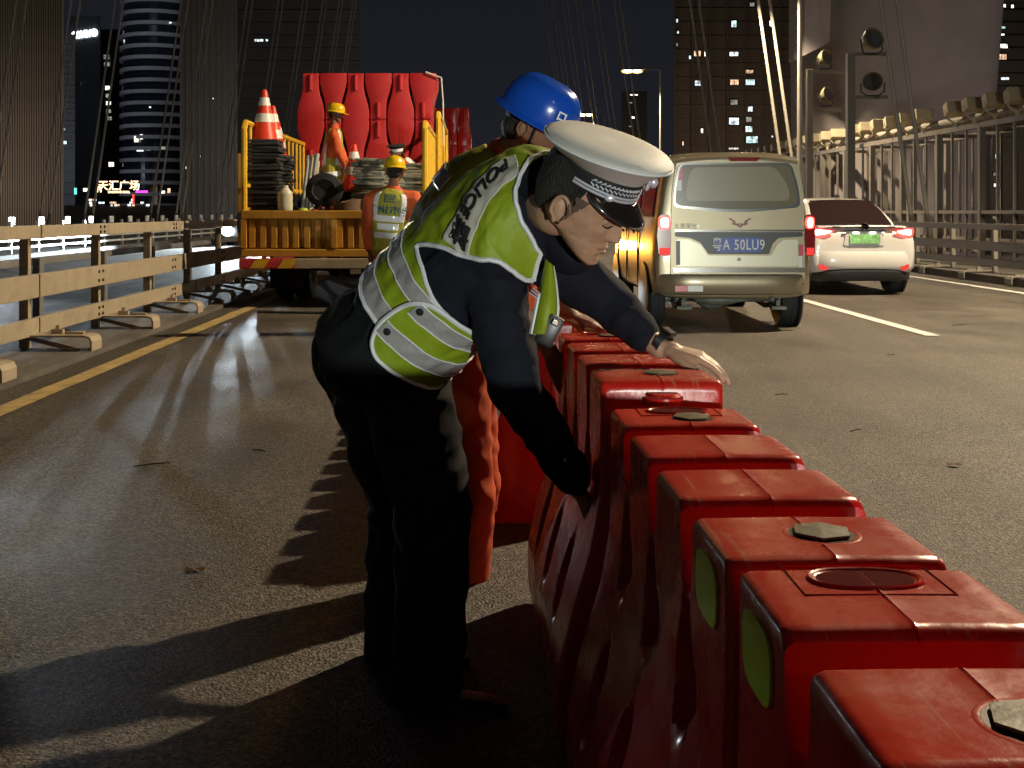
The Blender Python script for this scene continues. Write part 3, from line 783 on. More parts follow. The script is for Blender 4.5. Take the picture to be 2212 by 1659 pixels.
def barrier_mesh():
    ys = []
    def seg(a, b, n): return [a + (b - a) * i / n for i in range(n)]
    y = 0.0; edges = [0.0]
    for c in NC:
        ys += [edges[-1], edges[-1] + 0.004, edges[-1] + 0.012] + seg(edges[-1] + 0.025, c - GP / 2 - 0.02, 7) + [c - GP / 2 - 0.012, c - GP / 2 - 0.004]
        for i in range(29):
            t = -1 + 2 * i / 28
            t = math.copysign(1 - (1 - abs(t)) ** 2.2, t)
            ys.append(c + t * GP / 2)
        edges.append(c + GP / 2)
    ys += [edges[-1] + 0.004, edges[-1] + 0.012] + seg(edges[-1] + 0.025, L_B - 0.025, 7) + [L_B - 0.025, L_B - 0.012, L_B - 0.004, L_B]
    for k in range(4):
        s0 = k * (CR + GP); s1 = s0 + CR
        ys += [s0 + q for q in (0.0008, 0.0025, 0.005, 0.0085, 0.013, 0.0185, 0.024)] + [s1 - q for q in (0.0006, 0.002, 0.0045, 0.0075, 0.010)]
    ys = sorted(set(round(q, 5) for q in ys))
    nz = 34
    mb = MB(); rings = []
    for y in ys:
        H = top_h(y)
        # distance to the nearest vertical crenel edge, used to round the corners
        ends = min(y, L_B - y)
        rnd = 0.010 * (1 - min(1, ends / 0.012)) ** 2
        ed = 9
        for c in NC:
            ed = min(ed, abs(abs(y - c) - GP / 2) if abs(y - c) > GP / 2 else 9)
        left = []; 
        zs = [H * (i / nz) for i in range(nz - 2)] + [H - 0.02, H - 0.01, H - 0.004, H]
        for z in zs:
            wz = half_w(z) - rnd
            tz = H - z
            if tz < 0.012: wz -= 0.012 * (1 - math.sqrt(max(0, 1 - (1 - tz / 0.012) ** 2)))
            # oval recesses below each notch, flutes lower down
            for c in NC:
                q = ((y - c) / 0.062) ** 2 + ((z - 0.575) / 0.085) ** 2
                if q < 1: wz -= 0.045 * min(1, (1 - q) * 2.4)
                q = ((y - c) / 0.055) ** 2 + ((z - 0.30) / 0.10) ** 2
                if q < 1: wz -= 0.04 * min(1, (1 - q) * 2.0)
                q = ((y - c) / 0.03) ** 2
                if q < 1 and z > 0.64: wz -= 0.008 * (1 - q)
            left.append((wz, z))
        nt_ = 6
        ring = [V((-a, y, z)) for a, z in left]
        wt = left[-1][0]
        for x in [-wt * q for q in (0.8, 0.6, 0.4, 0.2, 0.05, 0.018)] + [0.0] + [wt * q for q in (0.018, 0.05, 0.2, 0.4, 0.6, 0.8)]:
            z = H + (0.0015 * (1 - (x / wt) ** 2)) - (0.0035 if abs(x) < 1e-6 else 0) + (0.001 if 0.0001 < abs(x) < 0.004 else 0)
            ring.append(V((x, y, z)))
        ring += [V((a, y, z)) for a, z in reversed(left)]
        rings.append(ring)
    mb.loft(rings, True, True)
    # male boss on the near end, a vertical half round rib
    mb.tube([(0, 0.0, H_B - 0.035), (0, -0.0, H_B - 0.30)], [0.046, 0.046], 20)
    mb.tube([(0, -0.012, H_B - 0.032), (0, -0.012, H_B - 0.026)], [0.04, 0.034], 20)
    return mb
bm_ = barrier_mesh()
bar_me = bm_.mesh('barrier_body', [m_bar], smooth=42)
bar_me2 = bar_me.copy(); bar_me2.materials.clear(); bar_me2.materials.append(m_bar2)
def cut_socket(me):
    """the far end has a slot in its top for the next barrier's boss"""
    return me
def plug_mesh():
    mb = MB()
    mb.lathe([(0.001, 0.0), (0.037, 0.0), (0.04, 0.003), (0.04, 0.006), (0.001, 0.008)], (0, 0, 0), 6)
    return mb
plug_me = plug_mesh().mesh('plug', m_plug)
rim = MB()
rim.lathe([(0.043, 0.0), (0.0475, 0.0015), (0.052, 0.0), (0.052, -0.004), (0.043, -0.004)], (0, 0, 0), 28)
rim2 = MB(); rim2.lathe([(0.001, -0.002), (0.0435, -0.002), (0.0435, 0.0004), (0.001, 0.0004)], (0, 0, 0), 28); gap_me = rim2.mesh('plug_well', m_hole, smooth=True)
rim_me = rim.mesh('plug_rim', m_bar, smooth=True)
m_sock = mat('socket_shade_red', (0.09, 0.006, 0.005), 0.95, spec=0.05, bump=0.2, bscale=30)
def socket_mesh():
    mb = MB(); n = 22
    # raised lip around a slot, plus the rim inside it
    def sl(s, z): 
        pts = []
        for k in range(n):
            a = 2 * PI * k / n
            pts.append(V((0.062 * s * math.copysign(abs(math.cos(a)) ** 0.7, math.cos(a)), 0.034 * s * math.sin(a), z)))
        return pts
    mb.loft([sl(1.12, 0.0), sl(1.06, 0.004), sl(1.0, 0.003)], True, False)
    mb.loft([sl(1.0, 0.003), sl(0.97, 0.0015), sl(0.9, 0.0008)], True, False)
    fr_ = [V((a * 0.085, b_ * 0.055, 0.0)) for a, b_ in ((-1, -1), (1, -1), (1, 1), (-1, 1), (-1, -1))]
    mb.tube(fr_, 0.0016, 5)
    return mb
sock_me = socket_mesh().mesh('socket_lip', m_bar, smooth=True)
sf = MB(); sf.prism([(0.057 * math.copysign(abs(math.cos(2 * PI * k / 22)) ** 0.7, math.cos(2 * PI * k / 22)), 0.031 * math.sin(2 * PI * k / 22)) for k in range(22)], -0.004, 0.0, axis='z'); sockf_me = sf.mesh('socket_shade', m_sock)  # dark disc laid on the top; shade inside the slot put into its colour
def stk_mesh(side, m):
    mb = MB(); hw = 0.062; hh = 0.042; n = 24; poly = []
    for k in range(n):
        a = 2 * PI * k / n
        poly.append((hw * math.copysign(abs(math.cos(a)) ** 0.55, math.cos(a)), hh * math.copysign(abs(math.sin(a)) ** 0.55, math.sin(a))))
    mb.prism(poly, 0.0 if side > 0 else -0.0035, 0.0035 if side > 0 else 0.0, axis='x')
    return mb.mesh('reflector', m, smooth=True)
stk_l = stk_mesh(-1, m_stk)

def barrier(label, x, y, z=0, rot=0, group='row of red barriers along the lane', flip=False, detail=True, mesh=None, plugs=(0, 3), cat='traffic barrier', name='water_barrier', tilt=0, stick=(0,)):
    t = thing(name, label, cat, (x, y, z), group)
    t.rotation_euler = (R(tilt), PI if flip else 0, R(rot))
    link('body', mesh or bar_me, t)
    if detail:
        for k in plugs:
            c = (CR + GP) * k + CR / 2 + (0.012 if k == 0 else -0.02)
            o = link('plug', plug_me, t); o.location = (0.015, c, H_B + 0.0005); o.rotation_euler = (0, 0, 0.3 + k)
            o = link('plug_rim', rim_me, t); o.location = (0.015, c, H_B + 0.001)
            o = link('plug_well', gap_me, t); o.location = (0.015, c, H_B + 0.0012)
        c = (CR + GP) * 3 + CR - 0.045
        o = link('socket', sock_me, t); o.location = (0, c, H_B + 0.0012)
        o = link('socket_shade', sockf_me, t); o.location = (0, c, H_B + 0.0024)
        for k in stick:
            c = (CR + GP) * k + CR / 2
            for s in (-1,):
                o = link('reflector', stk_l, t); o.location = (s * 0.1395, c + 0.0, 0.755)
    return t
# the row, near to far (centre line X, near end Y)
barrier('nearest red barrier at the bottom right corner with a lime reflector and plug on top', 0.455, 0.285, plugs=(0, 2), stick=(3,), rot=0.4)
barrier('second red barrier in the row, with a lime reflector by its plugged near end', 0.440, 1.425, plugs=(0, 3), stick=(0,), rot=1.0)
barrier('unseen red barrier added to the row just behind the photographer', 0.45, -0.86, plugs=(0, 3), stick=(), rot=-0.5)  # unseen barriers added behind the camera to block low headlights
for yy_, wd_ in ((-3.18, 'third'), (-4.34, 'fourth'), (-5.5, 'fifth')):
    barrier('%s unseen red barrier added to the row behind the photographer' % wd_, 0.46, yy_, plugs=(0, 3), stick=(), rot=0.3)
barrier('second red barrier of the row behind the photographer', 0.46, -2.02, plugs=(0, 3), stick=(), rot=0.5)
tb = barrier('red barrier being lifted into place under the hands of the officer and the worker', 0.408, 2.60, 0.05, plugs=(0, 3), stick=(), rot=1.2, tilt=-0.4)
barrier('red barrier standing behind the worker in orange, its wide foot showing between the legs', 0.235, 4.62, plugs=(0, 3), stick=(), rot=1.0, mesh=bar_me)
barrier('red barrier farther along the row hidden behind the officer', 0.20, 5.80, plugs=(0,), stick=(), rot=0.5)
barrier('farthest red barrier on the ground in the row', 0.16, 6.98, plugs=(0,), stick=(), rot=0.0)
# ================================================================ the yellow truck
m_yel = mat('truck_yellow', (0.60, 0.30, 0.035), 0.5, var=0.15, vscale=3, dirt=(0.16, 0.08, 0.04), dscale=6, damt=0.55, bump=0.15, bscale=30)
m_yel2 = mat('rail_yellow', (0.78, 0.46, 0.03), 0.42, var=0.1, vscale=4, dirt=(0.2, 0.12, 0.05), dscale=7, damt=0.4)
m_bump = mat('bumper_beige', (0.45, 0.38, 0.27), 0.5, var=0.2, vscale=5, dirt=(0.12, 0.1, 0.08), dscale=4, damt=0.5)
m_redref = mat('red_reflector', (0.55, 0.03, 0.03), 0.25, coat=0.5)
m_white = mat('white_plastic', (0.75, 0.74, 0.7), 0.4)
m_refl = mat('silver_reflective_tape', (0.82, 0.84, 0.88), 0.22, metal=0.25, coat=0.6, bump=0.1, bscale=60)
TD = 15.0; TX0 = (522 - 1040) / 2500 * TD; TX1 = -0.70; TW = TX1 - TX0; TXC = (TX0 + TX1) / 2
ZB = 0.67; ZT = 1.27; FL = 0.98; TL = 7.6
truck = thing('flatbed_truck', 'yellow open-bed works truck loaded with red barriers, cones and base plates', 'truck', (TXC, TD, 0))
# tailgate: frame and pressed ribs
tg = MB(); tg.box((TXC, TD + 0.045, (ZB + ZT) / 2), (TW, 0.03, ZT - ZB)); gate = tg.build('tailgate', m_yel, truck)
for z, h in ((ZT - 0.055, 0.11), (ZB + 0.05, 0.10)):
    mb = MB(); mb.box((TXC, TD, z), (TW, 0.09, h), bev=0.012); mb.build('tailgate_rail', m_yel, gate)
n = 16
me = MB(); zz = (ZT - ZB - 0.24)
me.prism([(-0.035, 0), (-0.052, 0.05), (0.052, 0.05), (0.035, 0)][::-1], -zz / 2, zz / 2, axis='z')
rib_me = me.mesh('rib', m_yel)
for k in range(n):
    x = TX0 + 0.14 + (TW - 0.28) * k / (n - 1)
    o = link('rib', rib_me, gate); o.location = (x - TXC, -0.022, (ZB + ZT) / 2 + 0.0)
for x in (TX0 + 0.035, TXC, TX1 - 0.035):
    mb = MB(); mb.box((x, TD - 0.004, (ZB + ZT) / 2), (0.07, 0.10, ZT - ZB - 0.23)); mb.build('stile', m_yel, gate)
# bed, sides, bulkhead
mb = MB(); mb.box((TXC, TD + TL / 2, FL - 0.06), (TW - 0.06, TL - 0.2, 0.12)); mb.build('bed_floor', m_dark, truck)
for x in (TX0 + 0.025, TX1 - 0.025):
    mb = MB(); mb.box((x, TD + 0.1 + TL / 2, (ZB + ZT) / 2 + 0.02), (0.045, TL - 0.1, ZT - ZB + 0.04)); sd = mb.build('side_board', m_yel, truck)
    for k in range(14):
        mb = MB(); mb.box((x + (0.035 if x > TXC else -0.035), TD + 0.5 + k * 0.52, (ZB + ZT) / 2), (0.03, 0.1, ZT - ZB - 0.1)); mb.build('rib', m_yel, sd)
# corner post left, outer box post
mb = MB(); mb.box((TX0 - 0.055, TD + 0.3, 1.42), (0.1, 0.12, 1.2), bev=0.01); mb.build('corner_post', m_yel, truck)
def side_fence(x, ztop, D0, D1, nb):
    f = MB(); f.tube([(x, D0, ZT), (x, D0, ztop - 0.08), (x, D0 + 0.08, ztop), (x, D1 - 0.1, ztop), (x, D1, ztop - 0.08), (x, D1, ZT)], 0.04, 8)
    fr = f.build('side_fence', m_yel2, truck, True)
    for k in range(1, nb):
        y = D0 + (D1 - D0) * k / nb
        mb = MB(); mb.cyl((x, y, ZT), (x, y, ztop), 0.024, n=8); mb.build('bar', m_yel2, fr, True)
    mb = MB(); mb.box((x, (D0 + D1) / 2, ZT + 0.33), (0.03, D1 - D0, 0.05)); mb.build('rail', m_yel2, fr)
side_fence(TX0 + 0.03, 2.42, TD + 0.02, TD + 6.9, 18)
side_fence(TX1 - 0.04, 2.42, TD + 0.15, TD + 6.6, 17)
side_fence(TX1 + 0.03, 2.78, TD + 2.9, TD + 6.9, 3)
# rear bumper with hazard stripes, number plate stub, lamps
mb = MB(); mb.box((TXC + 0.32, TD - 0.02, 0.585), (TW - 0.62, 0.1, 0.13), bev=0.01); bmp = mb.build('rear_bumper', m_bump, truck)
hz = MB(); hz.box((TX0 + 0.34, TD - 0.03, 0.585), (0.72, 0.1, 0.135), bev=0.02); hzo = hz.build('hazard_bumper', m_redref, truck)
for k in range(2):
    mb = MB(); x = TX0 + 0.12 + k * 0.36; mb.prism([(x, 0.525), (x + 0.18, 0.525), (x + 0.26, 0.645), (x + 0.08, 0.645)], TD - 0.086, TD - 0.08); mb.build('stripe', m_yel2, hzo)
mb = MB(); mb.box((TX0 + 0.55, TD - 0.02, 0.665), (0.26, 0.04, 0.018)); mb.build('lamp_strip', m_refl, truck)
for x, mm in ((TXC + 0.27, m_white), (TXC + 0.65, m_redref)):
    mb = MB(); mb.box((x, TD + 0.03, 0.48), (0.14, 0.06, 0.07), bev=0.015); mb.build('tail_lamp', mm, truck)
    mb = MB(); mb.cyl((x + 0.03, TD + 0.02, 0.5), (x + 0.03, TD + 0.02, 0.56), 0.02); mb.build('bracket', m_dark, truck)
# chassis, wheels, cab
for x in (TXC - 0.42, TXC + 0.42):
    mb = MB(); mb.box((x, TD + TL / 2 + 0.3, 0.7), (0.09, TL + 0.6, 0.2)); mb.build('chassis_rail', m_dark, truck)
mb = MB(); mb.cyl((TXC - 1.0, TD + 2.1, 0.45), (TXC + 1.0, TD + 2.1, 0.45), 0.07); mb.ell((TXC, TD + 2.1, 0.45), 0.2, 0.22, 0.2); mb.build('axle', m_dark, truck, True)
def wheel_mesh(r, wd, mname='wheel'):
    mb = MB()
    prof = [(r * 0.55, -wd / 2), (r * 0.93, -wd / 2), (r, -wd * 0.36), (r * 1.0, -wd * 0.1), (r * 0.985, -wd * 0.08), (r * 0.985, wd * 0.08), (r, wd * 0.1), (r, wd * 0.36), (r * 0.93, wd / 2), (r * 0.55, wd / 2), (r * 0.5, wd * 0.3), (r * 0.5, -wd * 0.3)]
    mb.lathe(prof, (0, 0, 0), 32, Matrix.Rotation(R(90), 3, 'Y'))
    return mb.mesh('tyre', m_rubber, smooth=40)
def hub_mesh(r, wd, m):
    mb = MB(); mb.lathe([(0.01, wd * 0.2), (r * 0.2, wd * 0.25), (r * 0.3, wd * 0.05), (r * 0.5, wd * 0.38), (r * 0.56, wd * 0.5), (r * 0.56, -wd * 0.4), (0.01, -wd * 0.4)], (0, 0, 0), 28, Matrix.Rotation(R(90), 3, 'Y'))
    return mb.mesh('rim', m, smooth=40)
m_rim = mat('rim_metal', (0.35, 0.35, 0.36), 0.35, metal=0.7, var=0.2, vscale=15)
tw_me = wheel_mesh(0.43, 0.24); th_me = hub_mesh(0.43, 0.24, m_rim)
for y in (TD + 2.1, TD + 7.9):
    for x in (TXC - 0.98, TXC - 0.70, TXC + 0.70, TXC + 0.98):
        if y > TD + 5 and abs(x - TXC) < 0.8: continue
        wv = link('wheel', tw_me, truck); wv.location = (x - TXC, y - TD, 0.43)
        link('rim', th_me, wv)
for x in (TXC - 0.85, TXC + 0.85):
    mb = MB(); mb.box((x, TD + 1.45, 0.42), (0.5, 0.015, 0.5)); mb.build('mud_flap', m_rubber, truck)
mb = MB(); mb.box((TXC, TD + TL + 0.9, 1.55), (2.1, 1.5, 1.75), bev=0.12); cab = mb.build('cab', m_yel, truck)
mb = MB(); mb.box((TXC, TD + TL + 0.14, 1.9), (1.4, 0.03, 0.5), bev=0.01); mb.build('rear_window', m_glassd, cab)
mb = MB(); mb.box((TXC, TD + TL - 0.05, 1.6), (TW - 0.1, 0.06, 1.2)); mb.build('bulkhead', m_yel, truck)

# ---------------------------------------------------------------- barriers stacked on the bed, seen end on
SD = 20.0; pxm = 2500 / SD
s = 0.102 * 0 + (101 / pxm) / H_B
def stacked(label, xc_px, lower, flip, d=SD, mesh=bar_me2, xo=0):
    z0 = 1.25 + (458 - 158) / 2500 * SD - 2 * H_B * s
    z = z0 + (0 if lower else H_B * s)
    t = barrier(label, (xc_px - 1040) / 2500 * SD + xo, d, z + (H_B * s if flip else 0), group='red barriers stacked on the truck', flip=flip, detail=False, mesh=mesh)
    t.scale = (s, 1.0, s)
    return t
ordn = ['leftmost', 'second from left', 'third from left', 'fourth from left', 'fifth from left', 'rightmost']
for k in range(6):
    xp = 671 + k * 48.6
    up = (k % 2 == 1)
    stacked('%s red barrier in the top layer on the yellow truck, %s' % (ordn[k], 'turned upside down' if up else 'standing upright'), xp, False, up)
    stacked('%s red barrier in the bottom layer on the yellow truck, %s' % (ordn[k], 'upright' if up else 'turned upside down'), xp, True, not up)
# a strap over the right end of the stack
mb = MB(); xs = (951 - 1040) / 2500 * SD; zt = 1.25 + (458 - 156) / 2500 * SD
mb.tube([(xs - 0.25, SD - 0.03, zt), (xs + 0.02, SD - 0.04, zt - 0.1), (xs + 0.05, SD - 0.06, zt - 0.5), (xs + 0.06, SD - 0.06, 2.4)], 0.013, 6)
tag(mb.build('rope', m_white), 'pale tie rope hanging over the right end of the barrier stack', 'rope')
# second truck farther on, with its own barriers
D2 = 33.0
t2 = thing('flatbed_truck', 'second works truck parked ahead of the yellow one, mostly hidden', 'truck', (-0.9, D2, 0))
mb = MB(); mb.box((-1.35, D2 + 2.6, 1.0), (2.3, 5.0, 0.25)); mb.build('bed', m_yel, t2)
mb = MB(); mb.box((-1.35, D2 + 6.2, 1.5), (2.1, 1.6, 1.9), bev=0.1); mb.build('cab', m_yel, t2)
for y in (D2 + 1.3, D2 + 6.2):
    for x in (-2.2, -0.5):
        wv = link('wheel', tw_me, t2); wv.location = (x + 0.9, y - D2, 0.43)
s2 = s
for k, (xp, fl) in enumerate(((952, False), (978, True), (1003, False), (927, True))):
    for lay in (0, 1):
        z = 1.25 + (458 - 232) / 2500 * D2 - (2 - lay) * 1.07 
        f = fl if lay else not fl
        t = barrier('dim red barrier on the second truck, %s layer, %s' % (('bottom', 'top')[lay], ('third from right', 'second from right', 'rightmost', 'leftmost')[k]), (xp - 1040) / 2500 * D2, D2 + 0.2, z + (1.07 if f else 0), group='red barriers on the second truck', flip=f, detail=False, mesh=bar_me)
        t.scale = (0.85, 1, 1.07 / H_B)

# ---------------------------------------------------------------- load on the bed
m_cone = mat('cone_orange_red', (0.72, 0.045, 0.015), 0.42, var=0.1, vscale=6)
m_coneb = mat('cone_base_black', (0.03, 0.03, 0.03), 0.6)
def cone(label, x, y, z, h=0.72, grp='traffic cones on the truck', stack=0):
    t = thing('traffic_cone', label, 'traffic cone', (x, y, z), grp)
    r0 = 0.19 * h / 0.72; r1 = 0.035
    rr = lambda q: r0 + (r1 - r0) * q
    mb = MB(); mb.lathe([(rr(0), 0.0), (rr(0.93) , h * 0.93), (rr(0.97) , h * 0.97), (r1 * 0.7, h), (0.01, h)], (x, y, z), 24); b = mb.build('shell', m_cone, t, 50)
    for a, c in ((0.36, 0.53), (0.68, 0.84)):
        mb = MB(); mb.lathe([(rr(a) + 0.004, h * a), (rr(c) + 0.004, h * c)], (x, y, z), 24); mb.build('white_band', m_white, t, 50)
    mb = MB(); mb.box((x, y, z + 0.0), (r0 * 2.4, r0 * 2.4, 0.035), bev=0.01); mb.build('base', m_coneb, t)
    return t
# left stack of rubber base plates with cones on top
def plate_mesh(wx, wy, th, tilt=0):
    mb = MB(); mb.box((0, 0, 0), (wx, wy, th), bev=0.012); mb.box((0, 0, th * 0.5), (wx * 0.5, wy * 0.5, th * 0.5), bev=0.008); return mb
m_plate = mat('grey_green_plate', (0.28, 0.27, 0.21), 0.5, var=0.3, vscale=10, dirt=(0.05, 0.05, 0.05), dscale=12, damt=0.6)
pme = plate_mesh(0.5, 0.5, 0.04).mesh('base_plate', m_rubber, smooth=30); pme2 = plate_mesh(0.42, 0.46, 0.04).mesh('base_plate', m_plate, smooth=30)
def plates(cx, cy, z0, n, step, me, label, grp, jx=0.02, where=''):
    for k in range(n):
        o = link('base_plate', me); o.location = (cx + random.uniform(-jx, jx), cy + random.uniform(-jx, jx), z0 + k * step)
        o.rotation_euler = (R(random.uniform(-1.5, 1.5)), R(random.uniform(-2, 2)), R(random.uniform(-6, 6)))
        pos = 'topmost' if k == n - 1 else ('lowest' if k == 0 else ORD[n - 1 - k] + '-from-top')
        tag(o, label % (pos + ' '), 'base plate', grp)
X = lambda px, D: (px - 1040) / 2500 * D
plates(X(568, 15.6), 15.6, FL, 26, 0.047, pme, '%sblack rubber base plate in the tall stack under the cones', 'black base plates under the front cones')
plates(X(592, 16.25), 16.25, FL, 23, 0.047, pme, '%sblack rubber base plate in the second stack behind the first', 'black base plates in the second stack')
cone('largest traffic cone, standing on the front stack of black plates', X(571, 15.6), 15.6, FL + 26 * 0.047, 0.70)
cone('cone half hidden behind the largest cone on the plates', X(588, 16.1), 16.15, FL + 22 * 0.047, 0.72)
cone('third cone behind the largest, beside the side fence', X(598, 16.7), 16.7, FL + 19 * 0.047, 0.72)
cone('rearmost of the cones lined up at the left fence', X(602, 17.3), 17.3, FL + 16 * 0.047, 0.72)
cone('single cone standing upright beside the man on the truck', X(765, 17.2), 17.2, FL + 0.56, 0.72)
plates(X(765, 17.2), 17.2, FL, 12, 0.047, pme, '%sblack plate under the single cone beside the man', 'black plates under the single cone')
plates(X(798, 16.0), 16.0, FL, 25, 0.041, pme2, '%sgrey plate in the left of the two pale stacks by the tailgate', 'grey base plates, left stack', 0.03)
plates(X(838, 16.5), 16.5, FL, 24, 0.043, pme2, '%sgrey plate in the middle pale stack behind the helmeted worker', 'grey base plates, middle stack', 0.03)
plates(X(888, 16.8), 16.8, FL, 23, 0.043, pme2, '%sgrey plate in the right pale stack by the side fence', 'grey base plates, right stack', 0.03)
# dark sheet over things at left
m_tarp = mat('dark_tarp', (0.03, 0.034, 0.045), 0.45, var=0.3, vscale=3)
mb = MB(); rings = []
for i in range(9):
    a = i / 8
    rings.append([V((X(540 + 100 * a, 15.3) , 15.3 + 0.5 * math.sin(b * 2.2) * (1 if j else 1), FL + 0.05 + 0.34 * a * (1 - b) + 0.05 * noise.noise(V((a * 4, b * 5, 0))))) for j, b in enumerate([q / 7 for q in range(8)])])
mb.loft([r + [q - V((0, 0, 0.02)) for q in reversed(r)] for r in rings]); tag(mb.build('tarpaulin', m_tarp, None, True), 'dark blue-grey sheet slumped against the front stack of plates', 'tarpaulin')
# jug
m_jug = mat('translucent_plastic', (0.62, 0.58, 0.45), 0.4, var=0.06, vscale=5)
c = V((X(616, 15.25), 15.25, 1.27 - 0.02)); mb = MB()
mb.lathe([(0.09, 0.0), (0.1, 0.01), (0.103, 0.05), (0.103, 0.23), (0.098, 0.26), (0.05, 0.31), (0.045, 0.32), (0.045, 0.35), (0.01, 0.352)], c, 20, Matrix.Diagonal((0.98, 0.8, 1)))
j = mb.build('jug', m_jug, None, 40); tag(j, 'pale plastic jug standing behind the tailgate', 'jug')
mb = MB(); mb.box((X(590, 15.3), 15.3, 1.11), (0.9, 0.3, 0.25), bev=0.02); tag(mb.build('tool_box', m_dark), 'long dark box along the tailgate that carries the jug', 'box')
# reflective delineator posts in a bundle
for k in range(7):
    x = X(652 + (k % 4) * 7, 15.8); y = 15.8 + (k // 4) * 0.14; ln = 0.75 + 0.05 * (k % 3)
    t = thing('delineator_post', '%s shiny reflective marker post from the left in the bundle beside the jug' % ORD[k], 'marker post', (x, y, 1.2), 'reflective marker posts in a bundle')
    a = V((x, y, 1.2)); b = a + V((0.08 + 0.02 * (k % 3), 0.05, ln))
    mb = MB(); mb.cyl(a, b, 0.030, n=12); mb.build('tube', m_jug if k % 2 else m_refl, t, 40)
    for q in (0.15, 0.45, 0.9):
        mb = MB(); mb.cyl(a.lerp(b, q), a.lerp(b, q + 0.1), 0.029, n=12); mb.build('reflective_sleeve', m_refl, t, 40)
for k in range(5):
    x = X(664 + (k % 3) * 9, 16.3); y = 16.3 + (k // 3) * 0.12
    t = thing('delineator_post', '%s short clear-capped marker post behind the shiny bundle' % ORD[k], 'marker post', (x, y, 1.5), 'short marker posts behind the bundle')
    mb = MB(); mb.cyl((x, y, 1.5), (x, y, 2.05), 0.028, n=12); mb.build('tube', m_plate, t, 40)
    mb = MB(); mb.cyl((x, y, 1.93), (x, y, 2.0), 0.031, n=12); mb.build('reflective_sleeve', m_refl, t, 40)
mb = MB(); mb.box((X(668, 16.4), 16.4, 1.24), (0.4, 0.4, 0.52), bev=0.02); tag(mb.build('crate', m_dark), 'dark crate holding up the short marker posts', 'crate')
# hose coil
mb = MB(); c = V((X(700, 15.6), 15.6, 1.545))
mb.lathe([(0.005, -0.03), (0.15, -0.03), (0.15, 0.03), (0.005, 0.03)], c, 30, Matrix.Rotation(R(90), 3, 'X'))
for q in range(8):
    rr = 0.15 + 0.022 * (q % 4); yy = (q // 4) * 0.05 - 0.04 + 0.01 * q
    pts = [c + V((rr * math.cos(a) * 1.08, yy, rr * math.sin(a))) for a in [2 * PI * k / 30 for k in range(31)]]
    mb.tube(pts, 0.017, 8)
tag(mb.build('hose_coil', m_rubber, None, True), 'coil of black hose standing on edge in the middle of the load', 'hose')
# clutter under the coil
m_cl = [mat('clutter_%s' % k, c_, 0.6) for k, c_ in zip(('orange', 'brown', 'black', 'pale'), ((0.5, 0.08, 0.03), (0.2, 0.1, 0.06), (0.03, 0.03, 0.03), (0.4, 0.38, 0.3)))]
bagm = []
t = thing('tool_pile', 'jumble of small tools and fittings under the black hose coil', 'tools', (X(700, 15.45), 15.45, 1.1))
for k in range(46):
    mb = MB(); p_ = V((X(random.uniform(672, 742), 15.4), 15.4 + random.uniform(-0.1, 0.25), random.uniform(1.16, 1.33)))
    mb.box(p_, (random.uniform(0.02, 0.07), random.uniform(0.02, 0.12), random.uniform(0.02, 0.04)), Matrix.Rotation(random.uniform(0, 3), 3, V((random.random(), random.random(), 1))), bev=0.004)
    mb.build('fitting', random.choice(m_cl), t)
m_sack = mat('brown_sack', (0.22, 0.14, 0.09), 0.8, var=0.25, vscale=8, bump=0.4, bscale=30)
mb = MB(); c = V((X(752, 15.35), 15.35, 1.0)); rings = []
for i, (r_, z_) in enumerate([(0.1, 0.0), (0.16, 0.05), (0.17, 0.18), (0.16, 0.32), (0.17, 0.4), (0.15, 0.38), (0.12, 0.3)]):
    rings.append([c + V((r_ * math.cos(a) * 1.3, r_ * math.sin(a) * 0.8, z_ + 0.025 * math.sin(3 * a + i))) for a in [2 * PI * k / 20 for k in range(20)]])
mb.loft(rings); tag(mb.build('sack', m_sack, None, True), 'open brown sack beside the hose coil behind the tailgate', 'sack')
m_hat = mat('lime_hat', (0.42, 0.5, 0.05), 0.6)
mb = MB(); c = V((X(655, 15.15), 15.15, 1.24)); mb.lathe([(0.13, 0.0), (0.125, 0.012), (0.07, 0.03), (0.055, 0.06), (0.01, 0.068)], c, 24); tag(mb.build('lime_lid', m_hat, None, True), 'flat lime-green bowl lying on the tailgate edge', 'bowl')
# ================================================================ vehicles
def carpaint(name, c, metal=0.0, rough=0.3, coat=1.0):
    return mat(name, c, rough, metal=metal, coat=coat, dirt=tuple(q * 0.55 for q in c), dscale=1.5, damt=0.25)
m_van = carpaint('van_champagne', (0.30, 0.25, 0.165), 0.5, 0.34)
m_sed = carpaint('sedan_white', (0.62, 0.60, 0.58), 0.0, 0.33)
m_chrome = mat('chrome', (0.8, 0.8, 0.8), 0.12, metal=1.0)
m_vglass = mat('van_rear_glass', (0.20, 0.17, 0.11), 0.2, coat=0.8)
m_sglass = mat('tinted_glass', (0.022, 0.012, 0.012), 0.14)
m_blackp = mat('black_trim', (0.02, 0.02, 0.022), 0.35)
m_tailr = mat('tail_lens_red', (0.28, 0.01, 0.012), 0.15, coat=1.0)
m_tail_on = emit('tail_light_on', (1.0, 0.03, 0.02), 9, True)
m_tail_core = emit('tail_light_core', (1.0, 0.55, 0.45), 22)
m_tail_mid = emit('tail_reflector_glow', (1.0, 0.02, 0.02), 0.9)  # reflectors are no lamps; thrown-back headlight put in as emission
m_plate_b = mat('plate_blue', (0.02, 0.07, 0.42), 0.35)
m_plate_g = mat('plate_green', (0.25, 0.55, 0.22), 0.35, var=0.5, vscale=14)
m_under = mat('underbody', (0.20, 0.21, 0.18), 0.6, var=0.5, vscale=6, metal=0.2)
m_retro_r = mat('retro_red', (0.75, 0.05, 0.12), 0.3, coat=0.6)
m_retro_w = mat('retro_white', (0.85, 0.85, 0.83), 0.3, coat=0.6)

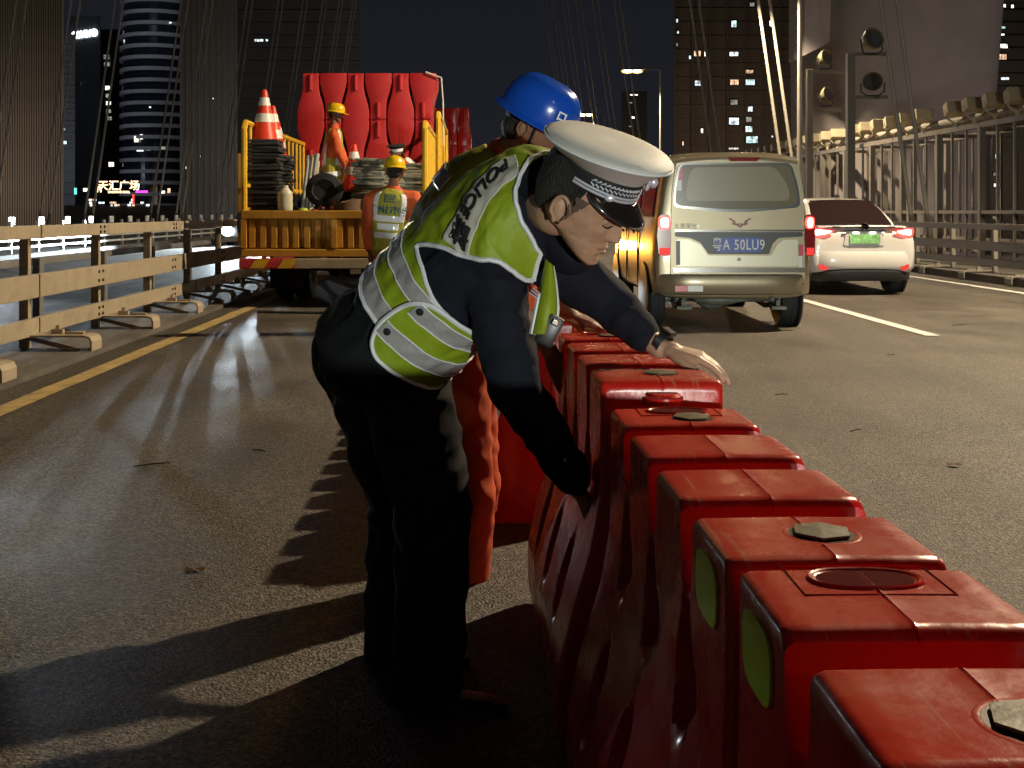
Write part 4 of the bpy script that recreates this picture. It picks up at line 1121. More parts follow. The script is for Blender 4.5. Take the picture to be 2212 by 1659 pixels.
def body_ring(y, prof, xc, n_round=3):
    """prof: list of (half width, z) from the bottom up; mirrored into a closed ring"""
    left = [V((xc - a, y, z)) for a, z in prof]; right = [V((xc + a, y, z)) for a, z in reversed(prof)]
    return left + right
def interp_sections(secs, yq):
    for (y0, p0), (y1, p1) in zip(secs, secs[1:]):
        if yq <= y1:
            k = (yq - y0) / (y1 - y0); k = k
            return [(a[0] + (b[0] - a[0]) * k, a[1] + (b[1] - a[1]) * k) for a, b in zip(p0, p1)]
    return secs[-1][1]
def car_body(secs, xc, y0, subd=2):
    mb = MB(); rings = []
    for y, p_ in secs: rings.append(body_ring(y0 + y, p_, xc))
    mb.loft(rings)
    return mb
def build_sub(mb, name, m, parent, lv=2, crease=None):
    me = mb.mesh(name, m, True, WL(parent))
    o = link(name, me, parent)
    md = o.modifiers.new('s', 'SUBSURF'); md.levels = lv; md.render_levels = lv
    me2 = realize(o); o.modifiers.clear(); o.data = me2; me2.shade_smooth(); bpy.data.meshes.remove(me)
    return o
def rrect(w, h, r, n=5):
    pts = []
    for cx, cy, a0 in ((w / 2 - r, h / 2 - r, 0), (-w / 2 + r, h / 2 - r, 90), (-w / 2 + r, -h / 2 + r, 180), (w / 2 - r, -h / 2 + r, 270)):
        for k in range(n + 1):
            a = R(a0 + 90 * k / n); pts.append((cx + r * math.cos(a), cy + r * math.sin(a)))
    return pts

# ---------------------------------------------------------------- the van
VD = 12.12; VXC = (1583 - 1040) / 2500 * VD; VW = 1.66
van = thing('van', 'champagne minivan with blue number plate and lit tail lights, rear view', 'van', (VXC, VD, 0))
def VP(px, py, off=0.0): 
    q = P(px, py, VD + off); return q
hw = VW / 2
#  half widths at heights: sill, waist, belt, roof edge, roof
def vprof(sb, w, belt, rf, zr):
    return [(0.0, sb), (w * 0.90, sb), (w * 0.985, sb + 0.08), (w * 1.0, sb + 0.35), (w * 0.99, 0.98), (w * 0.965, belt), (w * 0.90, 1.55), (w * rf, zr - 0.12), (w * rf * 0.93, zr - 0.035), (w * rf * 0.6, zr), (0.0, zr)]
secs = [(0.0, vprof(0.36, hw * 0.93, 1.18, 0.80, 1.82)), (0.02, vprof(0.34, hw * 0.975, 1.18, 0.83, 1.86)), (0.10, vprof(0.33, hw, 1.18, 0.86, 1.885)), (0.5, vprof(0.31, hw, 1.18, 0.87, 1.90)),
        (2.4, vprof(0.30, hw, 1.18, 0.87, 1.90)), (3.0, vprof(0.30, hw, 1.16, 0.85, 1.86)), (3.3, vprof(0.30, hw, 1.12, 0.80, 1.60))]
secs += [(3.75, [(0, .3), (hw * .9, .3), (hw * .98, .38), (hw, .6), (hw * .98, .9), (hw * .92, 1.02), (hw * .86, 1.06), (hw * .7, 1.08), (hw * .5, 1.1), (hw * .3, 1.1), (0, 1.1)]),
         (4.05, [(0, .35), (hw * .7, .35), (hw * .8, .4), (hw * .82, .55), (hw * .8, .7), (hw * .76, .8), (hw * .7, .86), (hw * .6, .88), (hw * .5, .9), (hw * .3, .9), (0, .9)])]
# wheel arch cut: wheels sit slightly inside, the arch is a dark lip
b = car_body(secs, VXC, VD); body = build_sub(b, 'body', m_van, van, 2)
# rear hatch: one big panel slightly proud, with its own window, trim and lower door
def panel(name, pts, m, y, th, parent, smooth=False, bev=0):
    mb = MB(); mb.prism([(q[0], q[1]) for q in pts], y - th, y)
    return mb.build(name, m, parent, smooth)
def pxpoly(l, D=VD): return [(P(x, y, D).x, P(x, y, D).z) for x, y in l]
def roundpoly(pts, r=0.05, n=4):
    out_ = []; N = len(pts)
    for i in range(N):
        a = V((*pts[i - 1], 0)); b_ = V((*pts[i], 0)); c_ = V((*pts[(i + 1) % N], 0))
        u = (a - b_); v_ = (c_ - b_); ru = min(r, u.length * 0.45); rv = min(r, v_.length * 0.45)
        p0 = b_ + u.normalized() * ru; p1 = b_ + v_.normalized() * rv
        for k in range(n + 1):
            t_ = k / n; q = p0 * (1 - t_) ** 2 + b_ * 2 * t_ * (1 - t_) + p1 * t_ * t_; out_.append((q.x, q.y))
    return out_
ry = VD + 0.012
hatch = panel('rear_hatch', roundpoly(pxpoly([(1462, 340), (1722, 340), (1735, 420), (1738, 600), (1728, 612), (1462, 612), (1448, 600), (1450, 420)]), 0.06), m_van, ry, 0.035, van)
yy = VD - 0.025
# chrome surround and window
def ring_poly(name, outer, inner, y, th, m, parent):
    mb = MB(); n = len(outer)
    vs = []
    for yv in (y, y - th):
        vs += [V((a, yv, b_)) for a, b_ in outer] + [V((a, yv, b_)) for a, b_ in inner]
    fs = []
    for k in range(n):
        k2 = (k + 1) % n
        fs.append((2 * n + k, 2 * n + k2, 3 * n + k2, 3 * n + k))
        fs.append((k, k2, 2 * n + k2, 2 * n + k)); fs.append((n + k, 3 * n + k, 3 * n + k2, n + k2))
    mb.add(vs, fs); return mb.build(name, m, parent)
wo = roundpoly(pxpoly([(1465, 352), (1707, 352), (1722, 402), (1728, 448), (1620, 458), (1560, 458), (1452, 448), (1455, 402)]), 0.07, 6)
wi = roundpoly(pxpoly([(1469, 356), (1703, 356), (1717, 402), (1722, 443), (1620, 452), (1560, 452), (1457, 443), (1460, 402)]), 0.065, 6)
panel('window_seal', wo, m_blackp, yy, 0.006, hatch)
win = panel('rear_window', wi, m_vglass, yy - 0.006, 0.004, hatch)
ring_poly('chrome_trim', wo, wi, yy - 0.004, 0.012, m_chrome, hatch)
win_in = roundpoly(pxpoly([(1492, 362), (1672, 360), (1700, 400), (1706, 434), (1480, 434), (1482, 402)]), 0.08, 6)
panel('window_film', win_in, mat('window_film', (0.30, 0.26, 0.17), 0.25, coat=0.6), yy - 0.0105, 0.002, hatch)
# roof spoiler lip and third brake light
mb = MB(); rings = []
for k in range(11):
    x = VXC - 0.66 + 1.32 * k / 10; dz = -0.05 * abs((k - 5) / 5) ** 2.5
    rings.append([V((x, VD - 0.06, 1.80 + dz)), V((x, VD - 0.07, 1.83 + dz)), V((x, VD + 0.05, 1.875 + dz)), V((x, VD + 0.12, 1.86 + dz)), V((x, VD + 0.04, 1.79 + dz))])
mb.loft(rings); mb.build('roof_spoiler', m_van, van, 50)
panel('brake_light', roundpoly(pxpoly([(1568, 341), (1640, 341), (1632, 349), (1576, 349)]), 0.01), m_tailr, VD - 0.064, 0.006, van)
# belt groove, black strip, plate recess
panel('upper_trim', pxpoly([(1457, 470), (1732, 470), (1732, 474), (1457, 474)]), m_van, VD - 0.03, 0.006, hatch)
panel('garnish', pxpoly([(1456, 496), (1734, 496), (1734, 500), (1456, 500)]), m_chrome, VD - 0.026, 0.014, hatch)
panel('plate_recess', roundpoly(pxpoly([(1457, 501), (1733, 501), (1733, 511), (1680, 514), (1668, 526), (1660, 549), (1530, 549), (1512, 524), (1490, 514), (1457, 511)]), 0.02), m_blackp, VD - 0.024, 0.004, hatch)
panel('plate_bed', roundpoly(pxpoly([(1548, 513), (1645, 513), (1645, 547), (1548, 547)]), 0.01), m_blackp, VD - 0.028, 0.006, hatch)
pl = panel('number_plate', roundpoly(pxpoly([(1544, 513), (1643, 513), (1643, 545), (1544, 545)]), 0.012), m_plate_b, VD - 0.034, 0.006, hatch)
m_wtxt = mat('plate_white', (0.8, 0.8, 0.8), 0.4)
def flat_text(body_, size, c_, m, parent, name='lettering', xs=1.0, spacing=1.0, thick=0.0, mirror=False, ext=0.0015):
    vs, fs = text_mb(body_, size, ext, spacing, thick=thick)
    mb = MB(); mb.add([V((q.x * xs, -q.z, q.y)) + V(c_) for q in vs], fs); return mb.build(name, m, parent)
pc = VP(1593, 529)
flat_text('粤A 50LU9', 0.152, (pc.x, VD - 0.042, pc.z - 0.003), m_wtxt, pl, xs=0.72, spacing=1.12, thick=0.0015)
flat_text('五菱荣光', 0.06, (VP(1480, 0).x, VD - 0.026, VP(0, 489).z), m_blackp, hatch, xs=1.0)
flat_text('V', 0.07, (VP(1506, 0).x, VD - 0.026, VP(0, 489).z), m_chrome, hatch)
# winged emblem
m_emb = mat('emblem_red', (0.25, 0.02, 0.02), 0.3, coat=0.5)
ex, ez = VP(1597, 481).x, VP(1597, 481).z
wing = [(0.005, -0.055), (0.03, -0.03), (0.075, -0.022), (0.085, 0.0), (0.062, -0.003), (0.085, 0.02), (0.10, 0.03), (0.125, 0.05), (0.095, 0.046), (0.07, 0.03), (0.05, 0.018), (0.045, -0.008), (0.02, -0.012), (0.006, -0.002)]
for s_ in (-1, 1):
    mb = MB(); mb.prism([(ex + s_ * a, ez + b_) for a, b_ in (wing if s_ > 0 else wing[::-1])], VD - 0.038, VD - 0.024); mb.build('emblem_wing', m_emb, hatch)
# lower door detail
m_van_lit = mat('van_headlit_paint', (0.50, 0.46, 0.36), 0.32, metal=0.4, coat=1.0)  # body paint paled: headlight on the lower door put into the colour
panel('lower_panel', roundpoly(pxpoly([(1460, 517), (1486, 517), (1512, 528), (1528, 552), (1664, 552), (1676, 530), (1690, 518), (1722, 517), (1722, 575), (1460, 575)]), 0.02), m_van_lit, VD - 0.022, 0.010, hatch)
panel('chrome_strip', pxpoly([(1453, 578), (1737, 578), (1737, 588), (1453, 588)]), m_chrome, VD - 0.02, 0.016, hatch)
mb = MB(); p_ = VP(1595, 560); mb.cyl((p_.x, VD - 0.04, p_.z), (p_.x, VD - 0.02, p_.z), 0.02, n=14); mb.build('lock', m_chrome, hatch)
for x0, x1 in ((1505, 1560), (1612, 1662)):
    panel('step_recess', roundpoly(pxpoly([(x0, 598), (x1, 598), (x1, 606), (x0, 606)]), 0.01), m_blackp, VD - 0.024, 0.003, hatch)
flat_text('1.5', 0.045, (VP(1473, 0).x, VD - 0.026, VP(0, 594).z), m_blackp, hatch)
# bumper
mb = MB(); rings = []
for k in range(17):
    a = k / 16; x = VXC - hw * 0.985 + 2 * hw * 0.985 * a; e = abs(2 * a - 1); yb = VD - 0.11 + 0.17 * e ** 6
    zb = 0.40; rings.append([V((x, yb + 0.1, zb - 0.02)), V((x, yb + 0.02, zb)), V((x, yb, zb + 0.05)), V((x, yb - 0.008, zb + 0.14)), V((x, yb + 0.005, zb + 0.19)), V((x, yb + 0.03, zb + 0.20)), V((x, yb + 0.14, zb + 0.20))])
mb.loft(rings); bump = mb.build('rear_bumper', m_van, van, 50)
for x0, x1, mm in ((1454, 1482, m_retro_r), (1482, 1514, m_retro_w)):
    panel('reflective_tape', pxpoly([(x0, 616), (x1, 616), (x1, 628), (x0, 628)]), mm, VD - 0.108, 0.012, bump)
panel('bumper_seam', pxpoly([(1456, 612), (1736, 612), (1736, 614), (1456, 614)]), m_blackp, VD - 0.03, 0.01, van)
for x0, y0, x1, y1, mm in ((1461, 362, 1473, 388, m_retro_r), (1461, 389, 1471, 412, m_retro_w), (1724, 528, 1733, 552, m_retro_r), (1722, 553, 1731, 577, m_retro_w), (1460, 520, 1468, 572, m_blackp)):
    panel('reflective_tape', pxpoly([(x0, y0), (x1, y0), (x1, y1), (x0, y1)]), mm, VD - 0.031, 0.006, hatch)
# tail light clusters
for s_, xs_ in ((-1, (1420, 1449)), (1, (1737, 1759))):
    a, b_ = xs_
    poly = roundpoly(pxpoly([(a + 3, 463), (b_ - 3, 463), (b_, 500), (b_ - 1, 553), (a + 2, 553), (a - 2, 510)]), 0.04)
    lt = panel('tail_light', poly, m_tailr, VD + 0.03, 0.07, van)
    q = roundpoly(pxpoly([(a + 2, 468), (b_ - 3, 468), (b_ - 2, 480), (b_ - 3, 494), (a + 2, 494), (a + 0, 481)]), 0.04)
    panel('lit_lamp', q, m_tail_on, VD - 0.04, 0.006, lt)
    q = roundpoly(pxpoly([(a + 6, 471), (b_ - 7, 471), (b_ - 6, 480), (b_ - 7, 491), (a + 6, 491)]), 0.03)
    panel('bulb_glow', q, m_tail_core, VD - 0.046, 0.003, lt)
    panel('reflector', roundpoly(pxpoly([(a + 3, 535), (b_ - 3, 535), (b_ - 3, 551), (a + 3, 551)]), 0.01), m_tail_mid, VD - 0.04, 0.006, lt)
# side windows and doors on the left flank
gl = mat('side_glass', (0.02, 0.017, 0.012), 0.08, coat=1.0)
for k, (y0_, y1_) in enumerate(((0.25, 1.2), (1.3, 2.2), (2.3, 3.0))):
    for s_ in (-1, 1):
        mb = MB(); 
        mb.add([V((VXC + s_ * (hw * 0.968 + 0.006), VD + y0_, 1.2)), V((VXC + s_ * (hw * 0.968 + 0.006), VD + y1_, 1.2)), V((VXC + s_ * (hw * 0.885 + 0.006), VD + y1_ - 0.05, 1.66)), V((VXC + s_ * (hw * 0.885 + 0.006), VD + y0_ + 0.05, 1.66)),
                V((VXC + s_ * (hw * 0.968 - 0.02), VD + y0_, 1.2)), V((VXC + s_ * (hw * 0.968 - 0.02), VD + y1_, 1.2)), V((VXC + s_ * (hw * 0.885 - 0.02), VD + y1_ - 0.05, 1.66)), V((VXC + s_ * (hw * 0.885 - 0.02), VD + y0_ + 0.05, 1.66))],
               [(0, 1, 2, 3), (4, 7, 6, 5), (0, 4, 5, 1), (1, 5, 6, 2), (2, 6, 7, 3), (3, 7, 4, 0)])
        mb.build('side_window', gl, van)
for y_ in (1.25, 2.25, 3.15):
    mb = MB(); mb.box((VXC - hw - 0.002, VD + y_, 0.8), (0.012, 0.015, 0.75)); mb.build('door_seam', m_blackp, van)
for y_ in (1.5, 2.5):
    mb = MB(); mb.box((VXC - hw - 0.02, VD + y_, 1.02), (0.03, 0.2, 0.035), bev=0.01); mb.build('door_handle', m_chrome, van)
mb = MB(); mb.ell((VXC - hw - 0.12, VD + 3.05, 1.22), 0.09, 0.05, 0.1); mb.build('wing_mirror', m_van, van, True)
vw_me = wheel_mesh(0.30, 0.19); vh_me = hub_mesh(0.30, 0.19, m_rim)
for y in (0.72, 3.35):
    for s_ in (-1, 1):
        mb = MB(); mb.lathe([(0.36, -0.02), (0.375, 0.0), (0.36, 0.02), (0.02, 0.02), (0.02, -0.02)], (VXC + s_ * (hw - 0.008), VD + y, 0.33), 30, Matrix.Rotation(R(90), 3, 'Y')); mb.build('wheel_arch', m_blackp, van)
        wv = link('wheel', vw_me, van); wv.location = (s_ * (hw - 0.10), y, 0.30)
        if s_ < 0: wv.rotation_euler = (0, 0, PI)
        link('rim', vh_me, wv)
# underbody: axle, differential, leaf springs, exhaust
mb = MB(); mb.cyl((VXC - 0.62, VD + 0.72, 0.30), (VXC + 0.62, VD + 0.72, 0.30), 0.045, n=12); mb.ell((VXC - 0.1, VD + 0.72, 0.30), 0.16, 0.15, 0.13); mb.build('rear_axle', m_under, van, True)
for s_ in (-1, 1):
    x = VXC + s_ * 0.5
    mb = MB(); mb.tube([(x, VD + 0.05, 0.36), (x, VD + 0.4, 0.25), (x, VD + 0.72, 0.22), (x, VD + 1.1, 0.25), (x, VD + 1.4, 0.36)], 0.03, 6); mb.box((x, VD + 0.1, 0.24), (0.16, 0.1, 0.04), bev=0.01); mb.box((x, VD + 0.12, 0.33), (0.04, 0.05, 0.18)); mb.build('leaf_spring', m_under, van)
mb = MB(); mb.tube([(VXC - 0.35, VD + 0.3, 0.33), (VXC + 0.1, VD + 0.28, 0.31), (VXC + 0.3, VD + 0.2, 0.34), (VXC + 0.42, VD + 0.0, 0.34)], 0.03, 10); mb.ell((VXC - 0.1, VD + 0.3, 0.32), 0.26, 0.1, 0.07); mb.build('exhaust', m_under, van, True)

# ---------------------------------------------------------------- white sedan
SDD = 17.3; SXC = (1866 - 1040) / 2500 * SDD; sw = 0.85
def sedan(label, group=None):
    t = thing('sedan', label, 'car', (SXC, SDD, 0), group)
    def lp(sb, w, zt, zs=None):
        return [(0.0, sb), (w * 0.86, sb), (w * 0.96, sb + 0.08), (w, sb + 0.26), (w * 1.0, zt - 0.28), (w * 0.97, zt - 0.13), (w * 0.90, zt - 0.04), (w * 0.75, zt), (w * 0.4, zt + 0.015), (0.0, zt + 0.02)]
    secs = [(0.0, lp(0.38, sw * 0.80, 0.86)), (0.03, lp(0.33, sw * 0.90, 0.95)), (0.14, lp(0.28, sw * 0.975, 1.03)), (0.5, lp(0.24, sw, 1.035)), (1.4, lp(0.22, sw, 1.0)), (3.2, lp(0.22, sw, 0.97)), (4.0, lp(0.23, sw * 0.98, 0.88)), (4.45, lp(0.27, sw * 0.88, 0.72)), (4.58, lp(0.34, sw * 0.66, 0.62))]
    b = car_body(secs, SXC, SDD); body = build_sub(b, 'body', m_sed, t, 2)
    # cabin
    def cp(w0, z0, w1, z1):
        return [(0.0, z0), (w0, z0), (w0 * 0.99, z0 + 0.02), (w0 + (w1 - w0) * 0.35, z0 + (z1 - z0) * 0.35), (w0 + (w1 - w0) * 0.8, z0 + (z1 - z0) * 0.8), (w1 * 0.97, z1 - 0.03), (w1 * 0.8, z1 - 0.005), (w1 * 0.4, z1 + 0.008), (0.0, z1 + 0.012)]
    cs = [(0.42, cp(0.70, 0.96, 0.68, 1.0)), (0.75, cp(0.74, 0.96, 0.63, 1.22)), (1.15, cp(0.76, 0.96, 0.585, 1.42)), (1.5, cp(0.765, 0.96, 0.56, 1.475)), (2.2, cp(0.765, 0.95, 0.56, 1.485)), (2.6, cp(0.76, 0.94, 0.57, 1.44)), (3.35, cp(0.74, 0.9, 0.66, 0.98))]
    b = car_body(cs, SXC, SDD); build_sub(b, 'cabin', m_sed, t, 2)
    # rear glass follows the slope
    mb = MB(); L = [(0.50, 1.045, 0.60), (0.85, 1.27, 0.545), (1.17, 1.425, 0.485)]
    rings = []
    for y, z, w_ in L:
        rings.append([V((SXC + w_ * q, SDD + y - 0.030 + 0.03 * q * q, z + 0.022 - 0.014 * q * q)) for q in [-1 + 2 * k / 10 for k in range(11)]])
    mb.loft(rings, False, False)
    off = [[p_ - V((0, -0.02, 0.03)) for p_ in r] for r in rings]
    mb.loft(off, False, False)
    mb.build('rear_window', m_sglass, t, True)
    def sp(px, py): return P(px, py, SDD)
    def q_(l): return [(P(x, y, SDD).x, P(x, y, SDD).z) for x, y in l]
    # lamps
    for s_ in (-1, 1):
        lamp = [(1930, 499), (1958, 494), (1976, 492), (1978, 502), (1972, 514), (1950, 512)]
        core = [(1936, 500), (1958, 497), (1970, 497), (1969, 508), (1952, 506)]
        if s_ < 0:
            lamp = [(1866 * 2 - x, y) for x, y in lamp][::-1]; core = [(1866 * 2 - x, y) for x, y in core][::-1]
        def curved(poly, off):
            vs = []; n = len(poly)
            for y_o in (0.0, 0.02):
                for a, b_ in poly:
                    e = abs(a - SXC) / sw
                    vs.append(V((a, SDD + 0.005 + 0.20 * max(0, e - 0.55) ** 1.5 * 2 - off + y_o, b_)))
            fs = [tuple(range(n)), tuple(reversed(range(n, 2 * n)))] + [(k, n + k, n + (k + 1) % n, (k + 1) % n) for k in range(n)]
            return vs, fs
        mb = MB(); mb.add(*curved(roundpoly(q_(lamp), 0.03), 0.03)); lt = mb.build('tail_light', m_tail_on if False else emit('sedan_tail', (1.0, 0.04, 0.03), 5, True), t)
        mb = MB(); mb.add(*curved(roundpoly(q_(core), 0.02), 0.04)); mb.build('lit_lamp', m_tail_core, lt)
        rf = [(1942, 573), (1964, 571), (1962, 582), (1948, 584)]
        if s_ < 0: rf = [(1866 * 2 - x, y) for x, y in rf][::-1]
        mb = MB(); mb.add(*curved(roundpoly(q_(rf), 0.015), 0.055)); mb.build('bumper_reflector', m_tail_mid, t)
    # plate, badge, trim, spoiler, lower bumper
    pr = MB(); pr.prism(roundpoly(q_([(1828, 500), (1904, 500), (1910, 530), (1822, 530)]), 0.03), SDD - 0.012, SDD + 0.01); rec = pr.build('plate_recess', m_sed, t)
    pr = MB(); pr.prism(roundpoly(q_([(1835, 506), (1900, 506), (1900, 526), (1835, 526)]), 0.01), SDD - 0.03, SDD - 0.022); npl = pr.build('number_plate', m_plate_g, t)
    for x in (1848, 1884):
        pr = MB(); pr.prism(roundpoly(q_([(x - 6, 501), (x + 6, 501), (x + 6, 505), (x - 6, 505)]), 0.005), SDD - 0.035, SDD - 0.02); pr.build('plate_lamp', emit('plate_lamp', (1, 0.93, 0.75), 5, True), t)
    pr = MB(); pr.prism(q_([(1822, 497), (1912, 497), (1912, 500), (1822, 500)]), SDD - 0.03, SDD); pr.build('chrome_trim', m_chrome, t)
    c = sp(1868, 489); pr = MB(); pr.lathe([(0.045, 0.0), (0.052, 0.006), (0.058, 0.0), (0.052, -0.006), (0.045, 0.0)], (c.x, SDD - 0.02, c.z), 24, Matrix.Rotation(R(90), 3, 'X')); pr.box((c.x, SDD - 0.02, c.z), (0.07, 0.01, 0.016)); pr.build('badge', m_chrome, t)
    for x in (1806, 1925):
        pr = MB(); pr.prism(q_([(x - 8, 489), (x + 8, 489), (x + 8, 492), (x - 8, 492)]), SDD - 0.012, SDD + 0.01); pr.build('badge_lettering', m_chrome, t)
    mb = MB(); rings = []
    for k in range(13):
        a = -1 + 2 * k / 12; x = SXC + a * 0.66; yb = SDD + 0.05 + 0.08 * a ** 4
        rings.append([V((x, yb - 0.06, 1.035 - 0.02 * a * a)), V((x, yb - 0.05, 1.055 - 0.02 * a * a)), V((x, yb + 0.1, 1.05)), V((x, yb + 0.1, 1.02))])
    mb.loft(rings); mb.build('spoiler', m_sed, t, 50)
    mb = MB(); rings = []
    for k in range(17):
        a = -1 + 2 * k / 16; x = SXC + a * sw * 0.86; yb = SDD - 0.06 + 0.20 * abs(a) ** 5; zt = 0.40 - 0.03 * a * a
        rings.append([V((x, yb + 0.15, 0.22)), V((x, yb + 0.03, 0.22)), V((x, yb, 0.26)), V((x, yb - 0.01, zt - 0.03)), V((x, yb + 0.03, zt)), V((x, yb + 0.15, zt))])
    mb.loft(rings); mb.build('lower_bumper', m_blackp, t, 50)
    mb = MB(); rings = []
    for k in range(17):
        a = -1 + 2 * k / 16; x = SXC + a * sw * 0.95; yb = SDD - 0.055 + 0.22 * abs(a) ** 5
        rings.append([V((x, yb + 0.16, 0.41)), V((x, yb, 0.405)), V((x, yb - 0.02, 0.45)), V((x, yb - 0.015, 0.6)), V((x, yb + 0.01, 0.66)), V((x, yb + 0.16, 0.665))])
    mb.loft(rings); mb.build('rear_bumper', m_sed, t, 50)
    mb = MB(); c = sp(1871, 426); mb.prism([(c.x - 0.03, 1.485), (c.x + 0.03, 1.485), (c.x + 0.012, 1.53), (c.x - 0.012, 1.53)], SDD + 1.35, SDD + 1.45); mb.build('antenna', m_blackp, t)
    for y in (0.9, 3.6):
        for s_ in (-1, 1):
            wv = link('wheel', sw_me, t); wv.location = (s_ * (sw - 0.11), y, 0.31)
            if s_ < 0: wv.rotation_euler = (0, 0, PI)
            link('rim', sh_me, wv)
            mb = MB(); mb.lathe([(0.36, -0.02), (0.37, 0.0), (0.36, 0.02), (0.02, 0.02), (0.02, -0.02)], (SXC + s_ * (sw - 0.01), SDD + y, 0.33), 30, Matrix.Rotation(R(90), 3, 'Y')); mb.build('wheel_arch', m_blackp, t)
    for s_ in (-1, 1):
        mb = MB(); mb.add([V((SXC + s_ * 0.765, SDD + 1.0, 1.0)), V((SXC + s_ * 0.765, SDD + 3.0, 0.98)), V((SXC + s_ * 0.62, SDD + 2.55, 1.38)), V((SXC + s_ * 0.62, SDD + 1.35, 1.38))], [(0, 1, 2, 3)]); mb.build('side_window', m_sglass, t)
    mb = MB(); mb.box((SXC, SDD + 2.0, 0.27), (1.3, 3.6, 0.12)); mb.build('underbody', m_under, t)
    return t
sw_me = wheel_mesh(0.31, 0.21); sh_me = hub_mesh(0.31, 0.21, m_rim)
sedan_o = sedan('white sedan with a green number plate and red tail lights right of the van')
# oncoming car, behind the guardrails on the left
oc = thing('sedan', 'oncoming car on the far carriageway with dazzling white headlights', 'car', (-8.75, 43.0, 0))
m_ocb = mat('oncoming_dark_paint', (0.05, 0.05, 0.055), 0.3, coat=1.0)
for src in sedan_o.children:
    if src.name.split('.')[0] in ('body', 'cabin', 'wheel'):
        o = src.copy(); col.objects.link(o); o.parent = oc
        if src.name.startswith(('body', 'cabin')):
            o.data = src.data.copy(); o.data.materials.clear(); o.data.materials.append(m_ocb)
            o.location = (0, 4.3, 0); o.rotation_euler = (0, 0, 0)
            for v in o.data.vertices: v.co.y = -v.co.y
            o.data.flip_normals()
        else: o.location = (src.location.x, 4.3 - src.location.y, src.location.z)
m_head = emit('headlight_on', (0.85, 0.97, 1.0), 90)
for x in (-9.37, -8.1):
    mb = MB(); mb.lathe([(0.01, 0.0), (0.17, 0.01), (0.2, 0.04), (0.16, 0.08), (0.01, 0.1)], (x, 42.6, 0.56), 24, Matrix.Rotation(R(-90), 3, 'X')); mb.build('headlight', m_head, oc, True)
# amber warning lamp ahead, hidden behind the officer
m_amb = emit('amber_lens', (1.0, 0.42, 0.05), 45, True)
t = thing('warning_lamp', 'amber warning lamp on a short stand ahead of the row of barriers', 'warning lamp', (0.95, 22, 0))
mb = MB(); mb.cyl((0.95, 22, 0), (0.95, 22, 0.55), 0.02); mb.box((0.95, 22, 0.02), (0.4, 0.4, 0.04)); mb.build('stand', m_dark, t)
mb = MB(); mb.lathe([(0.09, 0.0), (0.1, 0.04), (0.1, 0.16), (0.07, 0.22), (0.01, 0.24)], (0.95, 22, 0.56), 18); mb.build('lens', m_amb, t, 40)
spot('warning_lamp_light', (0.95, 21.75, 0.68), (2.0, 14, 0.9), 420, (1.0, 0.42, 0.06), 40, 0.6, 0.1)
# ================================================================ people
m_skin = mat('skin', (0.50, 0.30, 0.20), 0.46, var=0.16, vscale=45, sss=0.15, bump=0.16, bscale=260, rvar=0.1)
m_skin2 = mat('tanned_skin', (0.26, 0.12, 0.07), 0.55, var=0.12, vscale=25, sss=0.1)
m_lip = mat('lips', (0.33, 0.12, 0.09), 0.45)
m_hair = mat('short_black_hair', (0.012, 0.010, 0.009), 0.55, bump=0.9, bscale=350, stretch=(1, 1, 0.3))
m_fade = mat('cropped_hair', (0.13, 0.085, 0.062), 0.7, var=0.35, vscale=220, bump=0.5, bscale=420)
m_navy = mat('navy_uniform', (0.010, 0.011, 0.020), 0.85, spec=0.25, var=0.15, vscale=20, bump=0.25, bscale=500)
m_trous = mat('black_trousers', (0.007, 0.0075, 0.010), 0.85, spec=0.25, var=0.2, vscale=14, bump=0.2, bscale=500)
m_shoe = mat('black_leather', (0.012, 0.012, 0.012), 0.28)
m_lime = mat('lime_vest', (0.27, 0.36, 0.013), 0.55, var=0.12, vscale=14, bump=0.12, bscale=300)
m_olive = mat('olive_vest', (0.42, 0.38, 0.04), 0.6, var=0.15, vscale=12, bump=0.2, bscale=200)
m_pipe = mat('white_piping', (0.78, 0.79, 0.84), 0.5)
m_tape = mat('prismatic_tape', (0.68, 0.66, 0.66), 0.24, metal=0.45, coat=0.6, var=0.12, vscale=18, bump=0.7, bscale=22)
m_tapew = mat('bright_reflective_tape', (0.88, 0.9, 0.95), 0.3, coat=0.5)
m_ortx = mat('orange_overalls', (0.62, 0.10, 0.02), 0.75, var=0.15, vscale=10, bump=0.2, bscale=300)
m_glove = mat('dark_work_glove', (0.18, 0.09, 0.05), 0.8, var=0.3, vscale=20)
m_capw = mat('cap_white_cloth', (0.64, 0.625, 0.585), 0.6, bump=0.12, bscale=300)
m_capb = mat('cap_band_black', (0.012, 0.012, 0.014), 0.7)
m_patent = mat('patent_peak', (0.014, 0.010, 0.008), 0.14, coat=1.0)
m_silver = mat('silver_cord', (0.72, 0.75, 0.85), 0.35, metal=0.4)
m_blue = mat('blue_helmet_plastic', (0.01, 0.085, 0.55), 0.22, coat=0.6, var=0.06, vscale=6)
m_hely = mat('yellow_helmet_plastic', (0.80, 0.50, 0.01), 0.25, coat=0.6, var=0.08, vscale=8)
m_patch = mat('vest_patch_white', (0.60, 0.57, 0.50), 0.6, var=0.1, vscale=30)
m_ink = mat('black_print', (0.015, 0.015, 0.015), 0.7)

def catmull(pts, t):
    n = len(pts) - 1; t = max(0, min(0.99999, t)) * n; i = int(t); f = t - i
    g = lambda k: pts[max(0, min(n, k))]
    a, b, c, d = g(i - 1), g(i), g(i + 1), g(i + 2)
    if isinstance(a, (int, float)):
        return 0.5 * ((2 * b) + (-a + c) * f + (2 * a - 5 * b + 4 * c - d) * f * f + (-a + 3 * b - 3 * c + d) * f ** 3)
    return ((b * 2) + (c - a) * f + (a * 2 - b * 5 + c * 4 - d) * f * f + (b * 3 - a - c * 3 + d) * f ** 3) * 0.5

